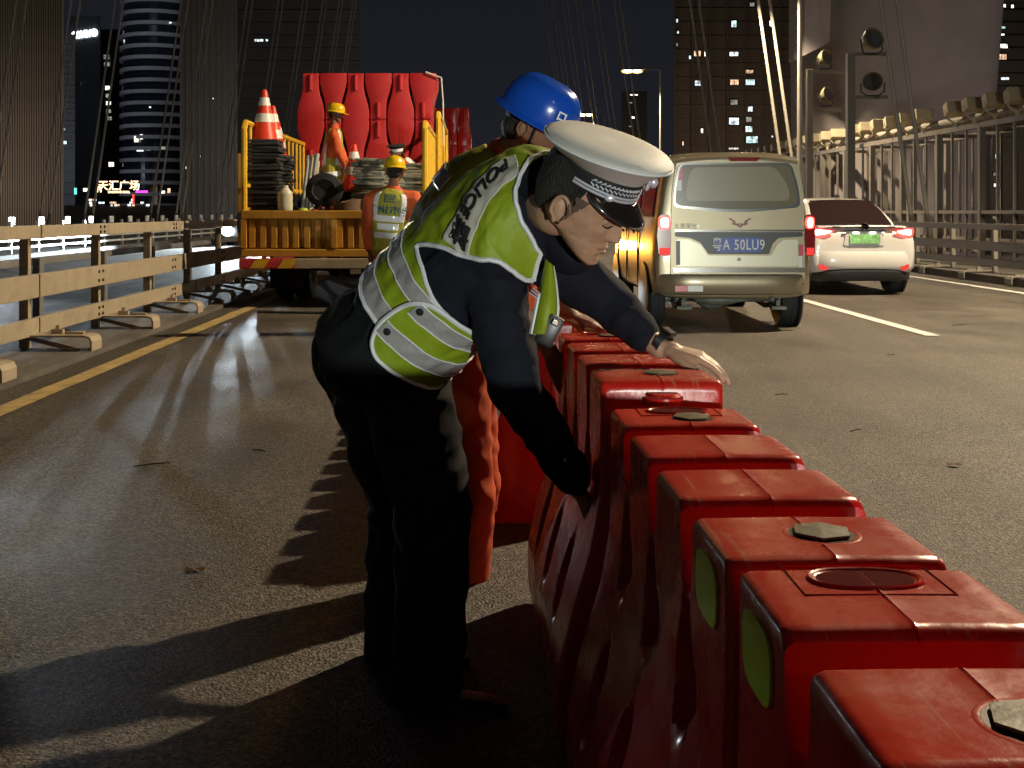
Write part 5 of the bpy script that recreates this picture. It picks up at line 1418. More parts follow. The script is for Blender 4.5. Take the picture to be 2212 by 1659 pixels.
WR = 0.0065
class Torso:
    """elliptical sections along a spine; u = 0 at the back, 90 at his right side, 180 in front"""
    def __init__(s, C, lat, thick, side):
        s.C = [V(c) for c in C]; s.lat = [V(l).normalized() for l in lat]; s.b = thick; s.a = side
    def fr(s, v):
        c = catmull(s.C, v); T = (catmull(s.C, v + 0.03) - catmull(s.C, v - 0.03)).normalized()
        L = catmull(s.lat, v); L = (L - T * L.dot(T)).normalized(); B = L.cross(T).normalized()
        return c, T, L, B
    def pt(s, u, v, off=0.0, e=0.9):
        c, T, L, B = s.fr(v); a = R(u)
        b = catmull(s.b, v) + off; w_ = catmull(s.a, v) + off
        cu = math.copysign(abs(math.cos(a)) ** e, math.cos(a)); su = math.copysign(abs(math.sin(a)) ** e, math.sin(a))
        return c + B * cu * b + L * su * w_
    def loft(s, mb, v0=0.0, v1=1.0, off=0.0, n=24, m=16):
        mb.loft([[s.pt(360 * k / n, v0 + (v1 - v0) * i / m, off) for k in range(n)] for i in range(m + 1)])
    def patch(s, name, u0, u1, v0, v1, mask, off, m, parent, nu=150, nv=90, th=0.004, wr=0.0065, ph=0.0, label=None, fn=None):
        vs = []; idx = {}; fs = []
        def vid(i, j):
            if (i, j) not in idx:
                u = u0 + (u1 - u0) * i / nu; v = v0 + (v1 - v0) * j / nv
                q = s.pt(u, v, off)
                if wr:
                    w_ = V((u * 0.045, v * 10, ph)); q = s.pt(u, v, off + wr * (noise.noise(w_) + 0.5 * noise.noise(w_ * 2.3)))
                if fn: q = fn(q, u, v)
                idx[(i, j)] = len(vs); vs.append(q)
            return idx[(i, j)]
        for i in range(nu):
            for j in range(nv):
                u = u0 + (u1 - u0) * (i + 0.5) / nu; v = v0 + (v1 - v0) * (j + 0.5) / nv
                if mask is None or mask(u, v): fs.append((vid(i, j), vid(i + 1, j), vid(i + 1, j + 1), vid(i, j + 1)))
        mb = MB(); mb.add(vs, fs); me = mb.mesh(name, m, True, WL(parent))
        o = link(name, me, parent, label)
        md = o.modifiers.new('t', 'SOLIDIFY'); md.thickness = th; md.offset = -1
        return o
    def pipe(s, name, uv, off, r, m, parent, closed=False, wr=0.0065, ph=0.0, dens=6):
        pts = []
        n = len(uv)
        for i in range((n if closed else n - 1)):
            a = uv[i]; b = uv[(i + 1) % n]
            for k in range(dens):
                t = k / dens; u = a[0] + (b[0] - a[0]) * t; v = a[1] + (b[1] - a[1]) * t
                w_ = V((u * 0.045, v * 10, ph)); pts.append(s.pt(u, v, off + wr * (noise.noise(w_) + 0.5 * noise.noise(w_ * 2.3))))
        if not closed: pts.append(s.pt(*uv[-1], off))
        else: pts.append(pts[0])
        mb = MB(); mb.tube(pts, r, 6); return mb.build(name, m, parent, True)
    def text(s, body, size, u, v, rot, off, m, parent, name='lettering', su=1.0, thick=0.0):
        vs, fs = text_mb(body, size, 0.0015, 1.0, thick=thick)
        c, T, L, B = s.fr(v); circ = 0.5 * (catmull(s.a, v) + catmull(s.b, v)) * 2 * PI
        ln = sum((s.C[i + 1] - s.C[i]).length for i in range(len(s.C) - 1))
        cr, sr = math.cos(R(rot)), math.sin(R(rot)); out_ = []
        for q in vs:
            x, y = q.x * su, q.y
            a = x * cr - y * sr; b_ = x * sr + y * cr
            uu = u + a / circ * 360; vv = v + b_ / ln
            w_ = V((uu * 0.045, vv * 10, 0)); out_.append(s.pt(uu, vv, off + q.z + WR * (noise.noise(w_) + 0.5 * noise.noise(w_ * 2.3))))
        mb = MB(); mb.add(out_, fs); return mb.build(name, m, parent)

def head_mb(mb, H, F, U, s=1.0, n=72, m=60, jaw=1.0):
    """skull and face as one surface; F forward, U up"""
    F = V(F).normalized(); U = V(U).normalized(); Rt = F.cross(U)
    rings = []
    prof = [(-0.124, .030, -.016, .014), (-0.118, .056, -.008, .030), (-0.112, .074, .004, .040), (-0.10, .086, .012, .050), (-0.08, .089, .022, .058), (-0.055, .089, .038, .065), (-0.03, .090, .062, .071), (0.0, .092, .082, .076), (0.03, .095, .093, .079), (0.06, .094, .095, .078), (0.085, .084, .088, .070), (0.105, .062, .070, .054), (0.118, .030, .040, .030), (0.121, .004, .006, .006)]
    def pr(z):
        for (a, b) in zip(prof, prof[1:]):
            if z <= b[0]:
                k = (z - a[0]) / (b[0] - a[0]); k = k * k * (3 - 2 * k) * 0.3 + k * 0.7
                return [a[i] + (b[i] - a[i]) * k for i in (1, 2, 3)]
        return prof[-1][1:]
    def g(x, c, w_): return math.exp(-((x - c) / w_) ** 2)
    for i in range(m + 1):
        z = -0.124 + (0.245) * i / m
        f, bk, w_ = pr(z); ring = []
        for k in range(n):
            a = 2 * PI * k / n; ca, sa = math.cos(a), math.sin(a)
            e = 0.86 if ca > 0 else 1.0
            x = (f if ca > 0 else bk) * math.copysign(abs(ca) ** e, ca); y = w_ * math.copysign(abs(sa) ** (0.92), sa)
            if ca > 0:
                fr = ca ** 2
                x += 0.026 * g(y, 0, 0.011 + 0.004 * g(z, -0.032, 0.012)) * max(0, min(1, (0.022 - z) / 0.05)) * (1 if z > -0.037 else max(0, 1 - (-0.037 - z) / 0.008))
                x += 0.006 * g(abs(y), 0.013, 0.007) * g(z, -0.033, 0.007)
                x -= 0.013 * g(abs(y), 0.031, 0.017) * g(z, 0.008, 0.014)
                x += 0.007 * g(abs(y), 0.030, 0.012) * g(z, 0.004, 0.009)
                x += 0.006 * g(abs(y), 0.026, 0.022) * g(z, 0.029, 0.010)
                x += 0.008 * g(y, 0, 0.022) * g(z, -0.058, 0.006) + 0.008 * g(y, 0, 0.020) * g(z, -0.069, 0.006)
                x -= 0.006 * g(y, 0, 0.026) * g(z, -0.0635, 0.0022)
                x -= 0.003 * g(y, 0, 0.02) * g(z, -0.082, 0.006)
                x += 0.007 * g(y, 0, 0.022) * g(z, -0.102, 0.012)
                x += 0.005 * g(abs(y), 0.048, 0.02) * g(z, -0.02, 0.018)
            y -= math.copysign(0.004, y) * g(x, 0.05, 0.03) * g(z, -0.045, 0.02)
            zz = z + max(0.0, 0.080 - x) * 0.60 * max(0, min(1, (-0.045 - z) / 0.06))
            ring.append(V(H) + (F * x + Rt * y + U * zz) * s)
        rings.append(ring)
    mb.loft(rings)
    # ears
    for sd in (-1, 1):
        c = V(H) + (Rt * sd * 0.079 - F * 0.008 - U * 0.005) * s
        Fe = (F * 0.92 + U * 0.2 - Rt * sd * 0.35).normalized(); Ne = (Rt * sd + F * 0.3).normalized(); Ue = (U * 0.97 - F * 0.2).normalized()
        pts = []
        for k in range(19):
            a = R(-150 + 300 * k / 18 + 90)
            ry = 0.031 if math.sin(a) > 0 else 0.028; rx = 0.018 if math.sin(a) > -0.3 else 0.013
            pts.append(c + (-Fe * rx * -math.cos(a) * 1.0 + Ue * ry * math.sin(a) + Ne * (0.012 + 0.006 * (-math.cos(a)) * -1)) * s)
        mb.tube(pts, [0.0042 * s] * 19, 8)
        mb.ell(c - Fe * 0.001 * s + Ne * 0.005 * s, 0.014 * s, 0.026 * s, 0.007 * s, Matrix((Fe, Ue, Ne)).transposed(), 16, 8)
        mb.ell(c + Fe * 0.012 * s + Ne * 0.006 * s, 0.005 * s, 0.007 * s, 0.005 * s, None, 10, 6)
    return Rt

def hand(mb, wrist, d, nrm, thumb_side, s=1.0, curl=12, spread=6, thumb_out=40, knuckle=15):
    """palm and five fingers; d towards the fingertips, nrm out of the back of the hand"""
    d = V(d).normalized(); nrm = V(nrm); nrm = (nrm - d * nrm.dot(d)).normalized()
    sd = d.cross(nrm).normalized() * thumb_side
    W = V(wrist)
    pc = W + d * 0.045 * s
    for k, (o, L1, r_) in enumerate(((0.030, 0.088, .0115), (0.010, 0.092, .0125), (-0.010, 0.088, .012), (-0.028, 0.080, .0105))):
        mb.capsule(W + sd * o * 0.55 * s + d * 0.005 * s, 0.016 * s, W + d * L1 * s + sd * o * s, r_ * s, 12, 4)
    mb.capsule(W - d * 0.03 * s, 0.025 * s, W + d * 0.01 * s, 0.024 * s, 14, 4)
    lens = (0.040, 0.024, 0.020), (0.045, 0.028, 0.022), (0.041, 0.026, 0.021), (0.032, 0.020, 0.018)
    for k, (o, L1) in enumerate(((0.030, 0.088), (0.010, 0.092), (-0.010, 0.088), (-0.028, 0.080))):
        p_ = W + d * L1 * s + sd * o * s
        dd = (d + sd * math.tan(R(spread)) * (1.5 - k)).normalized(); ax = dd.cross(nrm).normalized()
        ang = -knuckle - 2 * k
        r_ = (0.0098, 0.0104, 0.0098, 0.0086)[k] * s
        for j in range(3):
            q = Matrix.Rotation(R(-ang), 3, ax) @ dd
            if (q - nrm * 0).dot(nrm) > 0 : q = Matrix.Rotation(R(ang), 3, ax) @ dd
            p2 = p_ + q * lens[k][j] * s
            mb.capsule(p_, r_, p2, r_ * 0.9, 12, 4); p_ = p2; r_ *= 0.9; ang -= curl + 3 * k
    t0 = W + d * 0.022 * s + sd * 0.022 * s - nrm * 0.006 * s
    t1 = t0 + (d * math.cos(R(thumb_out)) + sd * math.sin(R(thumb_out)) - nrm * 0.25).normalized() * 0.044 * s
    t2 = t1 + (d * math.cos(R(thumb_out - 14)) + sd * math.sin(R(thumb_out - 14)) - nrm * 0.3).normalized() * 0.032 * s
    t3 = t2 + (d * math.cos(R(thumb_out - 26)) + sd * math.sin(R(thumb_out - 26)) - nrm * 0.35).normalized() * 0.024 * s
    mb.capsule(t0, 0.017 * s, t1, 0.0125 * s, 12, 4); mb.capsule(t1, 0.0122 * s, t2, 0.0105 * s, 12, 4); mb.capsule(t2, 0.0105 * s, t3, 0.0088 * s, 12, 4)

def mesh_into(me, mb):
    mb.add([v.co.copy() for v in me.vertices], [tuple(p_.vertices) for p_ in me.polygons])
def part_from(me, name, m, parent):
    me.materials.clear(); me.materials.append(m)
    o_ = WL(parent)
    for v in me.vertices: v.co -= o_
    me.name = name
    return link(name, me, parent)

def helmet(parent, H, F, U, m, s=1.0, brim=True, name='helmet'):
    F = V(F).normalized(); U = V(U).normalized(); Rt = F.cross(U); Mx = Matrix((F, Rt, U)).transposed()
    mb = MB(); rings = []
    N = 40
    for i in range(15):
        t = i / 14; a = PI / 2 * t
        z = 0.125 * math.sin(a) ** 0.9 if t > 0 else 0.0; r_ = math.cos(a) ** 0.62 if t < 1 else 0.001
        ring = []
        for k in range(N):
            b = 2 * PI * k / N
            rx = 0.136 * r_; ry_ = 0.112 * r_
            rib = 0.006 * math.exp(-((math.sin(b) * r_) / 0.10) ** 2) * (1 - t * 0.3) + 0.003 * math.exp(-((abs(math.sin(b) * r_) - 0.33) / 0.06) ** 2)
            fl = 0.0
            ring.append(V((rx * math.cos(b), ry_ * math.sin(b), z + rib * (1 if t > 0.25 else t * 4))))
        rings.append(ring)
    # brim ring below
    b0 = []; b1 = []
    for k in range(N):
        b = 2 * PI * k / N; ext = 0.012 + (0.05 * max(0, math.cos(b)) ** 3 if brim else 0) + 0.006
        b0.append(V(((0.136 + ext) * math.cos(b), (0.112 + 0.016) * math.sin(b), -0.012 - 0.012 * max(0, math.cos(b)) ** 3)))
        b1.append(V(((0.136 + ext) * math.cos(b), (0.112 + 0.016) * math.sin(b), -0.016 - 0.012 * max(0, math.cos(b)) ** 3)))
    inner = [V((0.125 * math.cos(2 * PI * k / N), 0.10 * math.sin(2 * PI * k / N), -0.01)) for k in range(N)]
    rings = [inner, b1, b0] + rings
    c = V(H) + U * 0.045 * s
    mb.loft([[c + Mx @ (q * s) for q in rg] for rg in rings])
    o = mb.build(name, m, parent, 50)
    mb = MB()
    pts = []
    for k in range(13):
        a = PI * k / 12
        pts.append(V(H) + (Rt * 0.083 * math.cos(a) * (1 if True else 1) + F * 0.03 - U * (0.0 + 0.118 * math.sin(a) - 0.03)) * s)
    mb.tube(pts, 0.005 * s, 6); mb.build('chin_strap', m_blackp, o)
    return o, Mx, c

def shoe(parent, heel, toe, s=1.0):
    heel = V(heel); toe = V(toe); d = (toe - heel); d.z = 0; L = d.length; d.normalize(); sd = V((-d.y, d.x, 0)); rings = []
    for i in range(13):
        t = i / 12
        w_ = (0.034 + 0.016 * math.sin(PI * min(1, t * 1.15))) * s * (1 if t < 0.85 else math.sqrt(max(0.05, 1 - ((t - 0.85) / 0.16) ** 2)))
        if t == 0: w_ *= 0.7
        h = (0.095 - 0.05 * min(1, t / 0.55)) * s * (1 if t < 0.9 else 0.8)
        c = heel + d * L * t; z0 = heel.z + (toe.z - heel.z) * t
        rings.append([V((c.x, c.y, 0)) + sd * w_ * a + V((0, 0, z0 + b * h)) for a, b in ((-0.9, 0), (-1, 0.12), (-0.95, 0.45), (-0.6, 0.9), (0, 1.0), (0.6, 0.9), (0.95, 0.45), (1, 0.12), (0.9, 0))])
    mb = MB(); mb.loft(rings); return mb.build('shoe', m_shoe, parent, True)

# ================================================================ the police officer
off = thing('person', 'police officer in a white cap and lime vest bending over the red barriers', 'person', (-0.2, 3.0, 0))
C_ = [P(812, 765, 3.02), P(886, 686, 2.97), P(972, 596, 2.92), P(1062, 514, 2.87), P(1138, 455, 2.80), P(1190, 428, 2.74)]
lat_ = [(0.1, -1, -0.05), (0.1, -1, -0.12), (0.12, -1, -0.25), (0.12, -1, -0.34), (0.12, -1, -0.36), (0.1, -1, -0.3)]
T = Torso(C_, lat_, [0.15, 0.14, 0.135, 0.128, 0.108, 0.07], [0.18, 0.165, 0.175, 0.19, 0.185, 0.085])
shN = P(1070, 622, 2.77); elN = P(1112, 835, 2.73); wrN = P(1238, 1028, 2.76)
shF = P(1196, 560, 3.00); elF = P(1318, 655, 3.0); wrF = P(1424, 752, 2.90)
hipN = P(868, 812, 2.97); knN = P(938, 1110, 2.93); anN = P(925, 1470, 2.95)
hipF = P(800, 800, 3.10); knF = P(868, 1080, 3.14); anF = P(860, 1385, 3.22)
Hd = P(1250, 434, 2.62); Fd = V((.83, -.28, -.50)).normalized(); Ud = V((.35, -.38, .86)).normalized()
Ud = (Ud - Fd * Ud.dot(Fd)).normalized(); Rd = Fd.cross(Ud)
HS = 1.1
# one continuous body: slim trunk and limbs inside the clothes, neck, head, hands
b = MB()
T.loft(b, 0.0, 0.98, -0.05)
neck0 = T.C[-1]
b.capsule(neck0 - (T.C[-1] - T.C[-2]) * 0.3, 0.07, Hd - Fd * 0.035 - Ud * 0.05, 0.056)
for a1, r1, a2, r2 in ((shN, .05, elN, .04), (elN, .042, wrN, .027), (shF, .05, elF, .04), (elF, .042, wrF, .027), (hipN, .075, knN, .055), (knN, .055, anN, .035), (hipF, .075, knF, .055), (knF, .055, anF, .035)):
    b.capsule(a1, r1, a2, r2)
hz = 0.873
wr_tip = P(1540, 800, 2.84); wd = (V((wr_tip.x, wr_tip.y, hz + 0.02)) - wrF)
hF0 = wrF + wd.normalized() * 0.028
hand(b, hF0, (wd.x, wd.y, wd.z - 0.008), (0.25, -0.25, 1), 1, 0.93, curl=14, spread=2, thumb_out=28, knuckle=16)
hN0 = wrN + (P(1262, 1085, 2.78) - wrN).normalized() * 0.03
hand(b, hN0, P(1268, 1120, 2.80) - wrN, (-0.9, -0.2, 0.15), -1, 0.98, curl=28, spread=3, thumb_out=30, knuckle=22)
me = remesh(b, 0.0045, 2)
b = MB(); mesh_into(me, b); b.cm = 0
head_mb(b, Hd, Fd, Ud, HS)
bo = b.build('body', m_skin, off, True)
# face details
def fpt(x, y, z): return Hd + (Fd * x + Rd * y + Ud * z) * HS
from mathutils.bvhtree import BVHTree
hm = MB(); head_mb(hm, Hd, Fd, Ud, HS); bvh = BVHTree.FromPolygons([tuple(q) for q in hm.v], hm.f)
def onface(y, z, o_=0.0005):
    st = fpt(0.2, y, z); h_ = bvh.ray_cast(st, -Fd)
    return (h_[0] if h_[0] is not None else fpt(0.08, y, z)) + Fd * o_
def face_line(name, pts, rad, m, n=14, o_=0.0004):
    q = []
    for i in range(n + 1):
        p_ = catmull([V((a_, b_, 0)) for a_, b_ in pts], i / n); q.append(onface(p_.x, p_.y, o_))
    mb = MB(); mb.tube(q, [0.0004 + rad * math.sin(PI * min(1, max(0, (i + 0.5) / (n + 1)))) ** 0.6 for i in range(n + 1)], 6); mb.build(name, m, off, True)
m_lid = mat('eyelid_skin', (0.40, 0.22, 0.15), 0.4)
for sd in (1, -1):
    # lowered lid: a soft bulge, its dark lash line and the crease above
    c_ = onface(sd * 0.032, 0.004, -0.009)
    mb = MB(); mb.ell(c_, 0.0125, 0.0155, 0.0115, Matrix((Fd, Rd, Ud)).transposed(), 20, 12); mb.build('eyelid', m_skin, off, True)
    face_line('eyelashes', [(sd * 0.018, -0.003), (sd * 0.025, -0.0055), (sd * 0.033, -0.0065), (sd * 0.041, -0.005), (sd * 0.048, -0.001)], 0.0017, m_hair, o_=0.0028)
    face_line('lid_crease', [(sd * 0.018, 0.006), (sd * 0.025, 0.0115), (sd * 0.033, 0.013), (sd * 0.042, 0.011), (sd * 0.049, 0.005)], 0.0008, m_lid, o_=0.0012)
    face_line('eyebrow', [(sd * 0.012, 0.024), (sd * 0.022, 0.029), (sd * 0.034, 0.031), (sd * 0.046, 0.027), (sd * 0.053, 0.021)], 0.0028, m_fade, o_=-0.0008)
    face_line('nostril', [(sd * 0.004, -0.040), (sd * 0.008, -0.0415), (sd * 0.012, -0.039)], 0.0016, m_hair, o_=-0.0012)
face_line('lips', [(-0.024, -0.0645), (-0.012, -0.063), (0.0, -0.0625), (0.012, -0.063), (0.024, -0.0645)], 0.0013, m_lip, o_=-0.0002)
face_line('lower_lip', [(-0.019, -0.068), (-0.008, -0.0705), (0.0, -0.071), (0.008, -0.0705), (0.019, -0.068)], 0.0038, m_lip, o_=-0.0022)
face_line('upper_lip', [(-0.020, -0.062), (-0.008, -0.059), (0.0, -0.0595), (0.008, -0.059), (0.020, -0.062)], 0.0028, m_lip, o_=-0.0018)
# hair: short on the crown and cropped at the sides
hb = MB(); rings = []
for i in range(16):
    z = -0.045 + 0.15 * i / 15; ring = []
    for k in range(48):
        a = R(62 + (298 - 62) * k / 47); lim = 0
        w_ = 0.079 + 0.002 - 0.3 * max(0, z - 0.06) ** 1.2 - 0.25 * max(0, -0.0 - z); bkx = 0.097 - 0.32 * max(0, 0.01 - z) - 0.3 * max(0, z - 0.06); fx = 0.088
        x = (bkx if math.cos(a) < 0 else fx) * math.cos(a); y = w_ * math.sin(a)
        ring.append(Hd + (Fd * (x - 0.004) + Rd * y + Ud * z) * HS)
    rings.append(ring)
def hair_mask(k, i):
    a = 62 + 236 * k / 47; z = -0.045 + 0.15 * i / 15; da = abs(a - 180)
    if da < 55: return z > -0.04
    if da < 86: return z > -0.035 + (da - 55) / 31 * 0.055 
    if da < 104: return z > 0.012
    return z > 0.018
vs = []; fs = []
for rg in rings: vs += rg
for i in range(15):
    for k in range(47):
        if hair_mask(k, i): fs.append((i * 48 + k, i * 48 + k + 1, (i + 1) * 48 + k + 1, (i + 1) * 48 + k))
hb.add(vs, fs); ho = hb.build('hair', m_hair, off, True)
md = ho.modifiers.new('t', 'SOLIDIFY'); md.thickness = 0.004; md.offset = -1
# cropped temple hair fading into the skin in front of the ear
NA, NZ = 26, 16
for sd in (1, -1):
    vs = []; fs = []; base = 0
    for i in range(NZ + 1):
        for k in range(NA + 1):
            a = R(58 + 27 * k / NA); z = -0.030 + 0.066 * i / NZ; y_ = 0.0775 - 0.25 * max(0, -0.0 - z)
            p_ = fpt(0.0, 0, z); st = fpt(0.10 * math.cos(a) * 1.4, sd * 0.16 * math.sin(a), z); h_ = bvh.ray_cast(st, (p_ - st).normalized())
            q_ = h_[0] if h_[0] is not None else fpt(0.08 * math.cos(a), sd * y_, z)
            vs.append(q_ + (st - p_).normalized() * 0.0012)
    for i in range(NZ):
        for k in range(NA):
            u_, z_ = k / NA, i / NZ
            if z_ > 0.15 + 0.75 * (1 - u_) ** 1.2 + 0.04 * noise.noise(V((k * 0.5, i * 0.5, sd))): 
                o_ = base + i * (NA + 1) + k; fs.append((o_, o_ + 1, o_ + NA + 2, o_ + NA + 1))
    hb = MB(); hb.add(vs, fs); hb.build('cropped_hair', m_fade, off, True)
# cap
Uc = (Ud * 1.0 + Fd * 0.02).normalized(); Fc = (Fd - Uc * Fd.dot(Uc)).normalized(); Rc = Fc.cross(Uc)
cc = Hd + Ud * 0.060 + Fd * 0.008
def cpt(a, r_f, r_s, z, lift=0.0): return cc + Fc * (r_f * math.cos(a)) + Rc * (r_s * math.sin(a)) + Uc * (z + lift * math.cos(a))
N = 64
def cring(rf, rs, z, lift=0.0, shift=0.0):
    if z > 0.06: rf, rs = rf * 0.95, rs * 0.94
    return cring0(rf, rs, z, lift, shift)
def cring0(rf, rs, z, lift=0.0, shift=0.0): return [cpt(2 * PI * k / N, rf, rs, z, lift) + Fc * shift for k in range(N)]
cap = MB(); cap.loft([cring(.104, .086, 0.0), cring(.106, .088, 0.004), cring(.107, .089, 0.042, 0.004), cring(.106, .088, 0.045, 0.004)], True, False); capo = cap.build('cap', m_capb, off, True)
side = MB(); side.loft([cring(.105, .087, 0.042, 0.004), cring(.116, .099, 0.052, 0.012), cring(.140, .128, 0.068, 0.020), cring(.152, .140, 0.079, 0.024)], True, False); side.build('cap_side', m_capw, capo, True)
crown = MB(); crown.loft([cring(.150, .138, 0.077, 0.024), cring(.155, .143, 0.083, 0.024), cring(.154, .142, 0.089, 0.024), cring(.142, .130, 0.097, 0.022), cring(.10, .09, 0.103, 0.018), cring(.05, .045, 0.104, 0.010), cring(.003, .003, 0.103, 0)], True, True); crown.build('cap_crown', m_capw, capo, True)
rimm = MB(); rimm.tube(cring(.1555, .1435, 0.0815, 0.024) + [cring(.1555, .1435, 0.0815, 0.024)[0]], 0.0028, 6); rimm.build('cap_piping', m_pipe, capo, True)
# chin cords
for z_, r_ in ((0.008, 0.0032), (0.0155, 0.0032)):
    mb = MB(); mb.tube([cpt(a, .1075, .0895, z_) for a in [R(-100 + 200 * k / 40) for k in range(41)]], r_, 6); mb.build('cap_cord', m_silver, capo, True)
for sd in (-1, 1):
    a = R(52 * sd); c = cpt(a, .110, .092, 0.011); mb = MB(); mb.ell(c, 0.012, 0.006, 0.009, Matrix((Rc * -math.sin(a) + Fc * 0.001, Rc.cross(Uc), Uc)).transposed() if False else None); mb.build('cord_loop', m_silver, capo, True)
# woven wheat ears on the band
for row, zz, tl in ((0, 0.0235, 1), (1, 0.0325, -1)):
    for k in range(-13, 14):
        if abs(k) < 2: continue
        a = R(k * 6.0); c = cpt(a, .1085, .0905, zz + 0.004 * math.cos(a)); tan = (cpt(a + 0.03, .1085, .0905, zz) - cpt(a - 0.03, .1085, .0905, zz)).normalized()
        sgn = 1 if k > 0 else -1
        dr = (tan * sgn * -1 + Uc * tl * -0.55).normalized()
        mb = MB(); mb.capsule(c - dr * 0.0045, 0.0012, c + dr * 0.0045, 0.0026, 8, 3); mb.build('braid_leaf', m_silver, capo, True)
# badge at the front
bc = cpt(0, .118, .09, 0.058, 0.01); mb = MB()
for k in range(14):
    a = 2 * PI * k / 14; q = bc + Rc * math.cos(a) * 0.016 + Uc * math.sin(a) * 0.022
    mb.capsule(bc + Rc * math.cos(a) * 0.006 + Uc * math.sin(a) * 0.008, 0.003, q, 0.0034, 8, 3)
mb.ell(bc + Fc * 0.004, 0.012, 0.012, 0.014); mb.build('cap_badge', m_silver, capo, True)
# peak
mb = MB(); rings = []
for j in range(9):
    t = j / 8; ring = []
    for k in range(33):
        a = R(-78 + 156 * k / 32); ext = 0.056 * (max(0, math.cos(a * 1.15)) ** 0.45) * t
        p0 = cpt(a, .107, .089, 0.002)
        ring.append(p0 + Fc * ext * 0.78 * math.cos(a) ** 0.5 - Uc * (ext * 0.50 + 0.2 * ext * t) + Rc * math.sin(a) * ext * 0.30)
    rings.append(ring)
mb.loft(rings, False, False); pk = mb.build('cap_peak', m_patent, capo, True); md = pk.modifiers.new('t', 'SOLIDIFY'); md.thickness = 0.003
mb = MB(); mb.tube(rings[-1], 0.0022, 6); mb.build('peak_edge', m_capb, capo, True)

# jacket: trunk plus sleeves as one surface, folds pushed in
j = MB(); T.loft(j, 0.02, 0.97, 0.0)
j.capsule(T.pt(100, 0.62, -0.09), 0.08, shN, 0.074); j.capsule(T.pt(270, 0.8, -0.08), 0.09, shF, 0.08)
j.capsule(shN, 0.076, elN, 0.060, 20); j.capsule(elN, 0.060, wrN, 0.044, 20)
j.capsule(shF, 0.080, elF, 0.060, 20); j.capsule(elF, 0.060, wrF - (wrF - elF).normalized() * 0.055, 0.043, 20)
j.capsule(T.C[-2] - V((0, 0, 0.02)), 0.09, neck0 + (Hd - neck0) * 0.12, 0.072)
j.capsule(neck0 + V((0.03, 0, -0.03)), 0.085, neck0 + V((0.05, 0.02, -0.10)), 0.08)
me = remesh(j, 0.007, 3, 0.008, 10.0, (1, 1, 1.3))
jo = part_from(me, 'jacket', m_navy, off)
# stand-up collar
mb = MB(); ax = (Hd - neck0).normalized(); s1 = ax.cross(V((0, -1, 0))).normalized(); s2 = ax.cross(s1)
rings = [[neck0 + ax * h_ + (s1 * math.cos(2 * PI * k / 28) * r_ * 1.12 + s2 * math.sin(2 * PI * k / 28) * r_) for k in range(28)] for h_, r_ in ((0.0, 0.092), (0.03, 0.078), (0.055, 0.072), (0.062, 0.070), (0.055, 0.066), (0.02, 0.066))]
mb.loft(rings, True, False); mb.build('collar', m_navy, off, True)
# trousers
t_ = MB(); T.loft(t_, -0.0, 0.2, 0.004)
pel = P(815, 790, 3.03)
t_.ell(P(812, 752, 3.03), 0.150, 0.185, 0.165, Matrix.Rotation(R(-25), 3, 'Y'))
t_.capsule(P(790, 770, 2.95), 0.115, hipN, 0.112, 20); t_.capsule(hipN, 0.118, knN, 0.092, 22); t_.capsule(knN, 0.092, anN, 0.085, 22)
t_.capsule(P(775, 765, 3.1), 0.12, hipF, 0.12, 20); t_.capsule(hipF, 0.12, knF, 0.088, 22); t_.capsule(knF, 0.088, anF, 0.085, 22)
t_.capsule(anN, 0.085, anN - V((0, 0, 0.03)), 0.086, 20); t_.capsule(anF, 0.085, anF - V((0, 0, 0.03)), 0.086, 20)
me = remesh(t_, 0.008, 3, 0.014, 6.5, (1, 1, 1.2))
part_from(me, 'trousers', m_trous, off)
shoe(off, (anN.x - 0.09, anN.y + 0.01, 0.0), (anN.x + 0.20, anN.y - 0.08, 0)); shoe(off, (anF.x - 0.09, anF.y + 0.0, 0.0), (anF.x + 0.20, anF.y - 0.05, 0))
# belt glint
mb = MB(); mb.box(P(686, 727, 3.0) + V((0.01, 0, 0)), (0.012, 0.02, 0.014), bev=0.002); mb.build('trouser_button', m_chrome, off)
# vest ------------------------------------------------------------
VO = 0.023
def interp(tab, u):
    if u <= tab[0][0]: return tab[0][1]
    for (a, b), (c, d) in zip(tab, tab[1:]):
        if u <= c: return b + (d - b) * (u - a) / (c - a)
    return tab[-1][1]
ARM = [(26, 0.45), (46, 0.445), (58, 0.43), (70, 0.415), (90, 0.40), (120, 0.385), (180, 0.36)]
YOK = [(26, 0.46), (40, 0.525), (54, 0.60), (63, 0.69), (72, 0.765), (85, 0.81), (98, 0.825), (112, 0.80), (122, 0.80)]
def lowc(u): return interp(ARM, u)
def upc(u): return interp(YOK, u)
def hem(u): return 0.218
def neckl(u): return interp([(-180, 0.9), (0, 0.985), (60, 0.985), (90, 0.97), (124, 0.93)], u)
def vmask(u, v):
    if v < hem(u) or v > neckl(u): return False
    if u > 26:
        if v > 0.46 and u > 122: return False
        return v < lowc(u) or v > upc(u)
    if u < -60: return v < 0.38 or v > 0.75
    return True
vest = T.patch('vest', -178, 180, 0.19, 0.99, vmask, VO, m_lime, off, 330, 220)
def band(name, u0, u1, v0, v1, offs, m, parent, **kw): return T.patch(name, u0, u1, v0, v1, None, offs, m, parent, nu=int(abs(u1 - u0) / 1.0), nv=18, **kw)
for v0, v1, ue in ((0.225, 0.285, 84), (0.35, 0.404, 88)):
    band('reflective_band', -178, ue, v0, v1, VO + 0.004, m_tape, vest)
    for vv in (v0, v1): T.pipe('band_edge', [(a, vv) for a in range(-178, int(ue), 12)], VO + 0.005, 0.0018, m_pipe, vest)
T.pipe('piping', [(u, lowc(u)) for u in range(176, 26, -8)] + [(26, 0.452)], VO + 0.002, 0.0055, m_pipe, vest, dens=3)
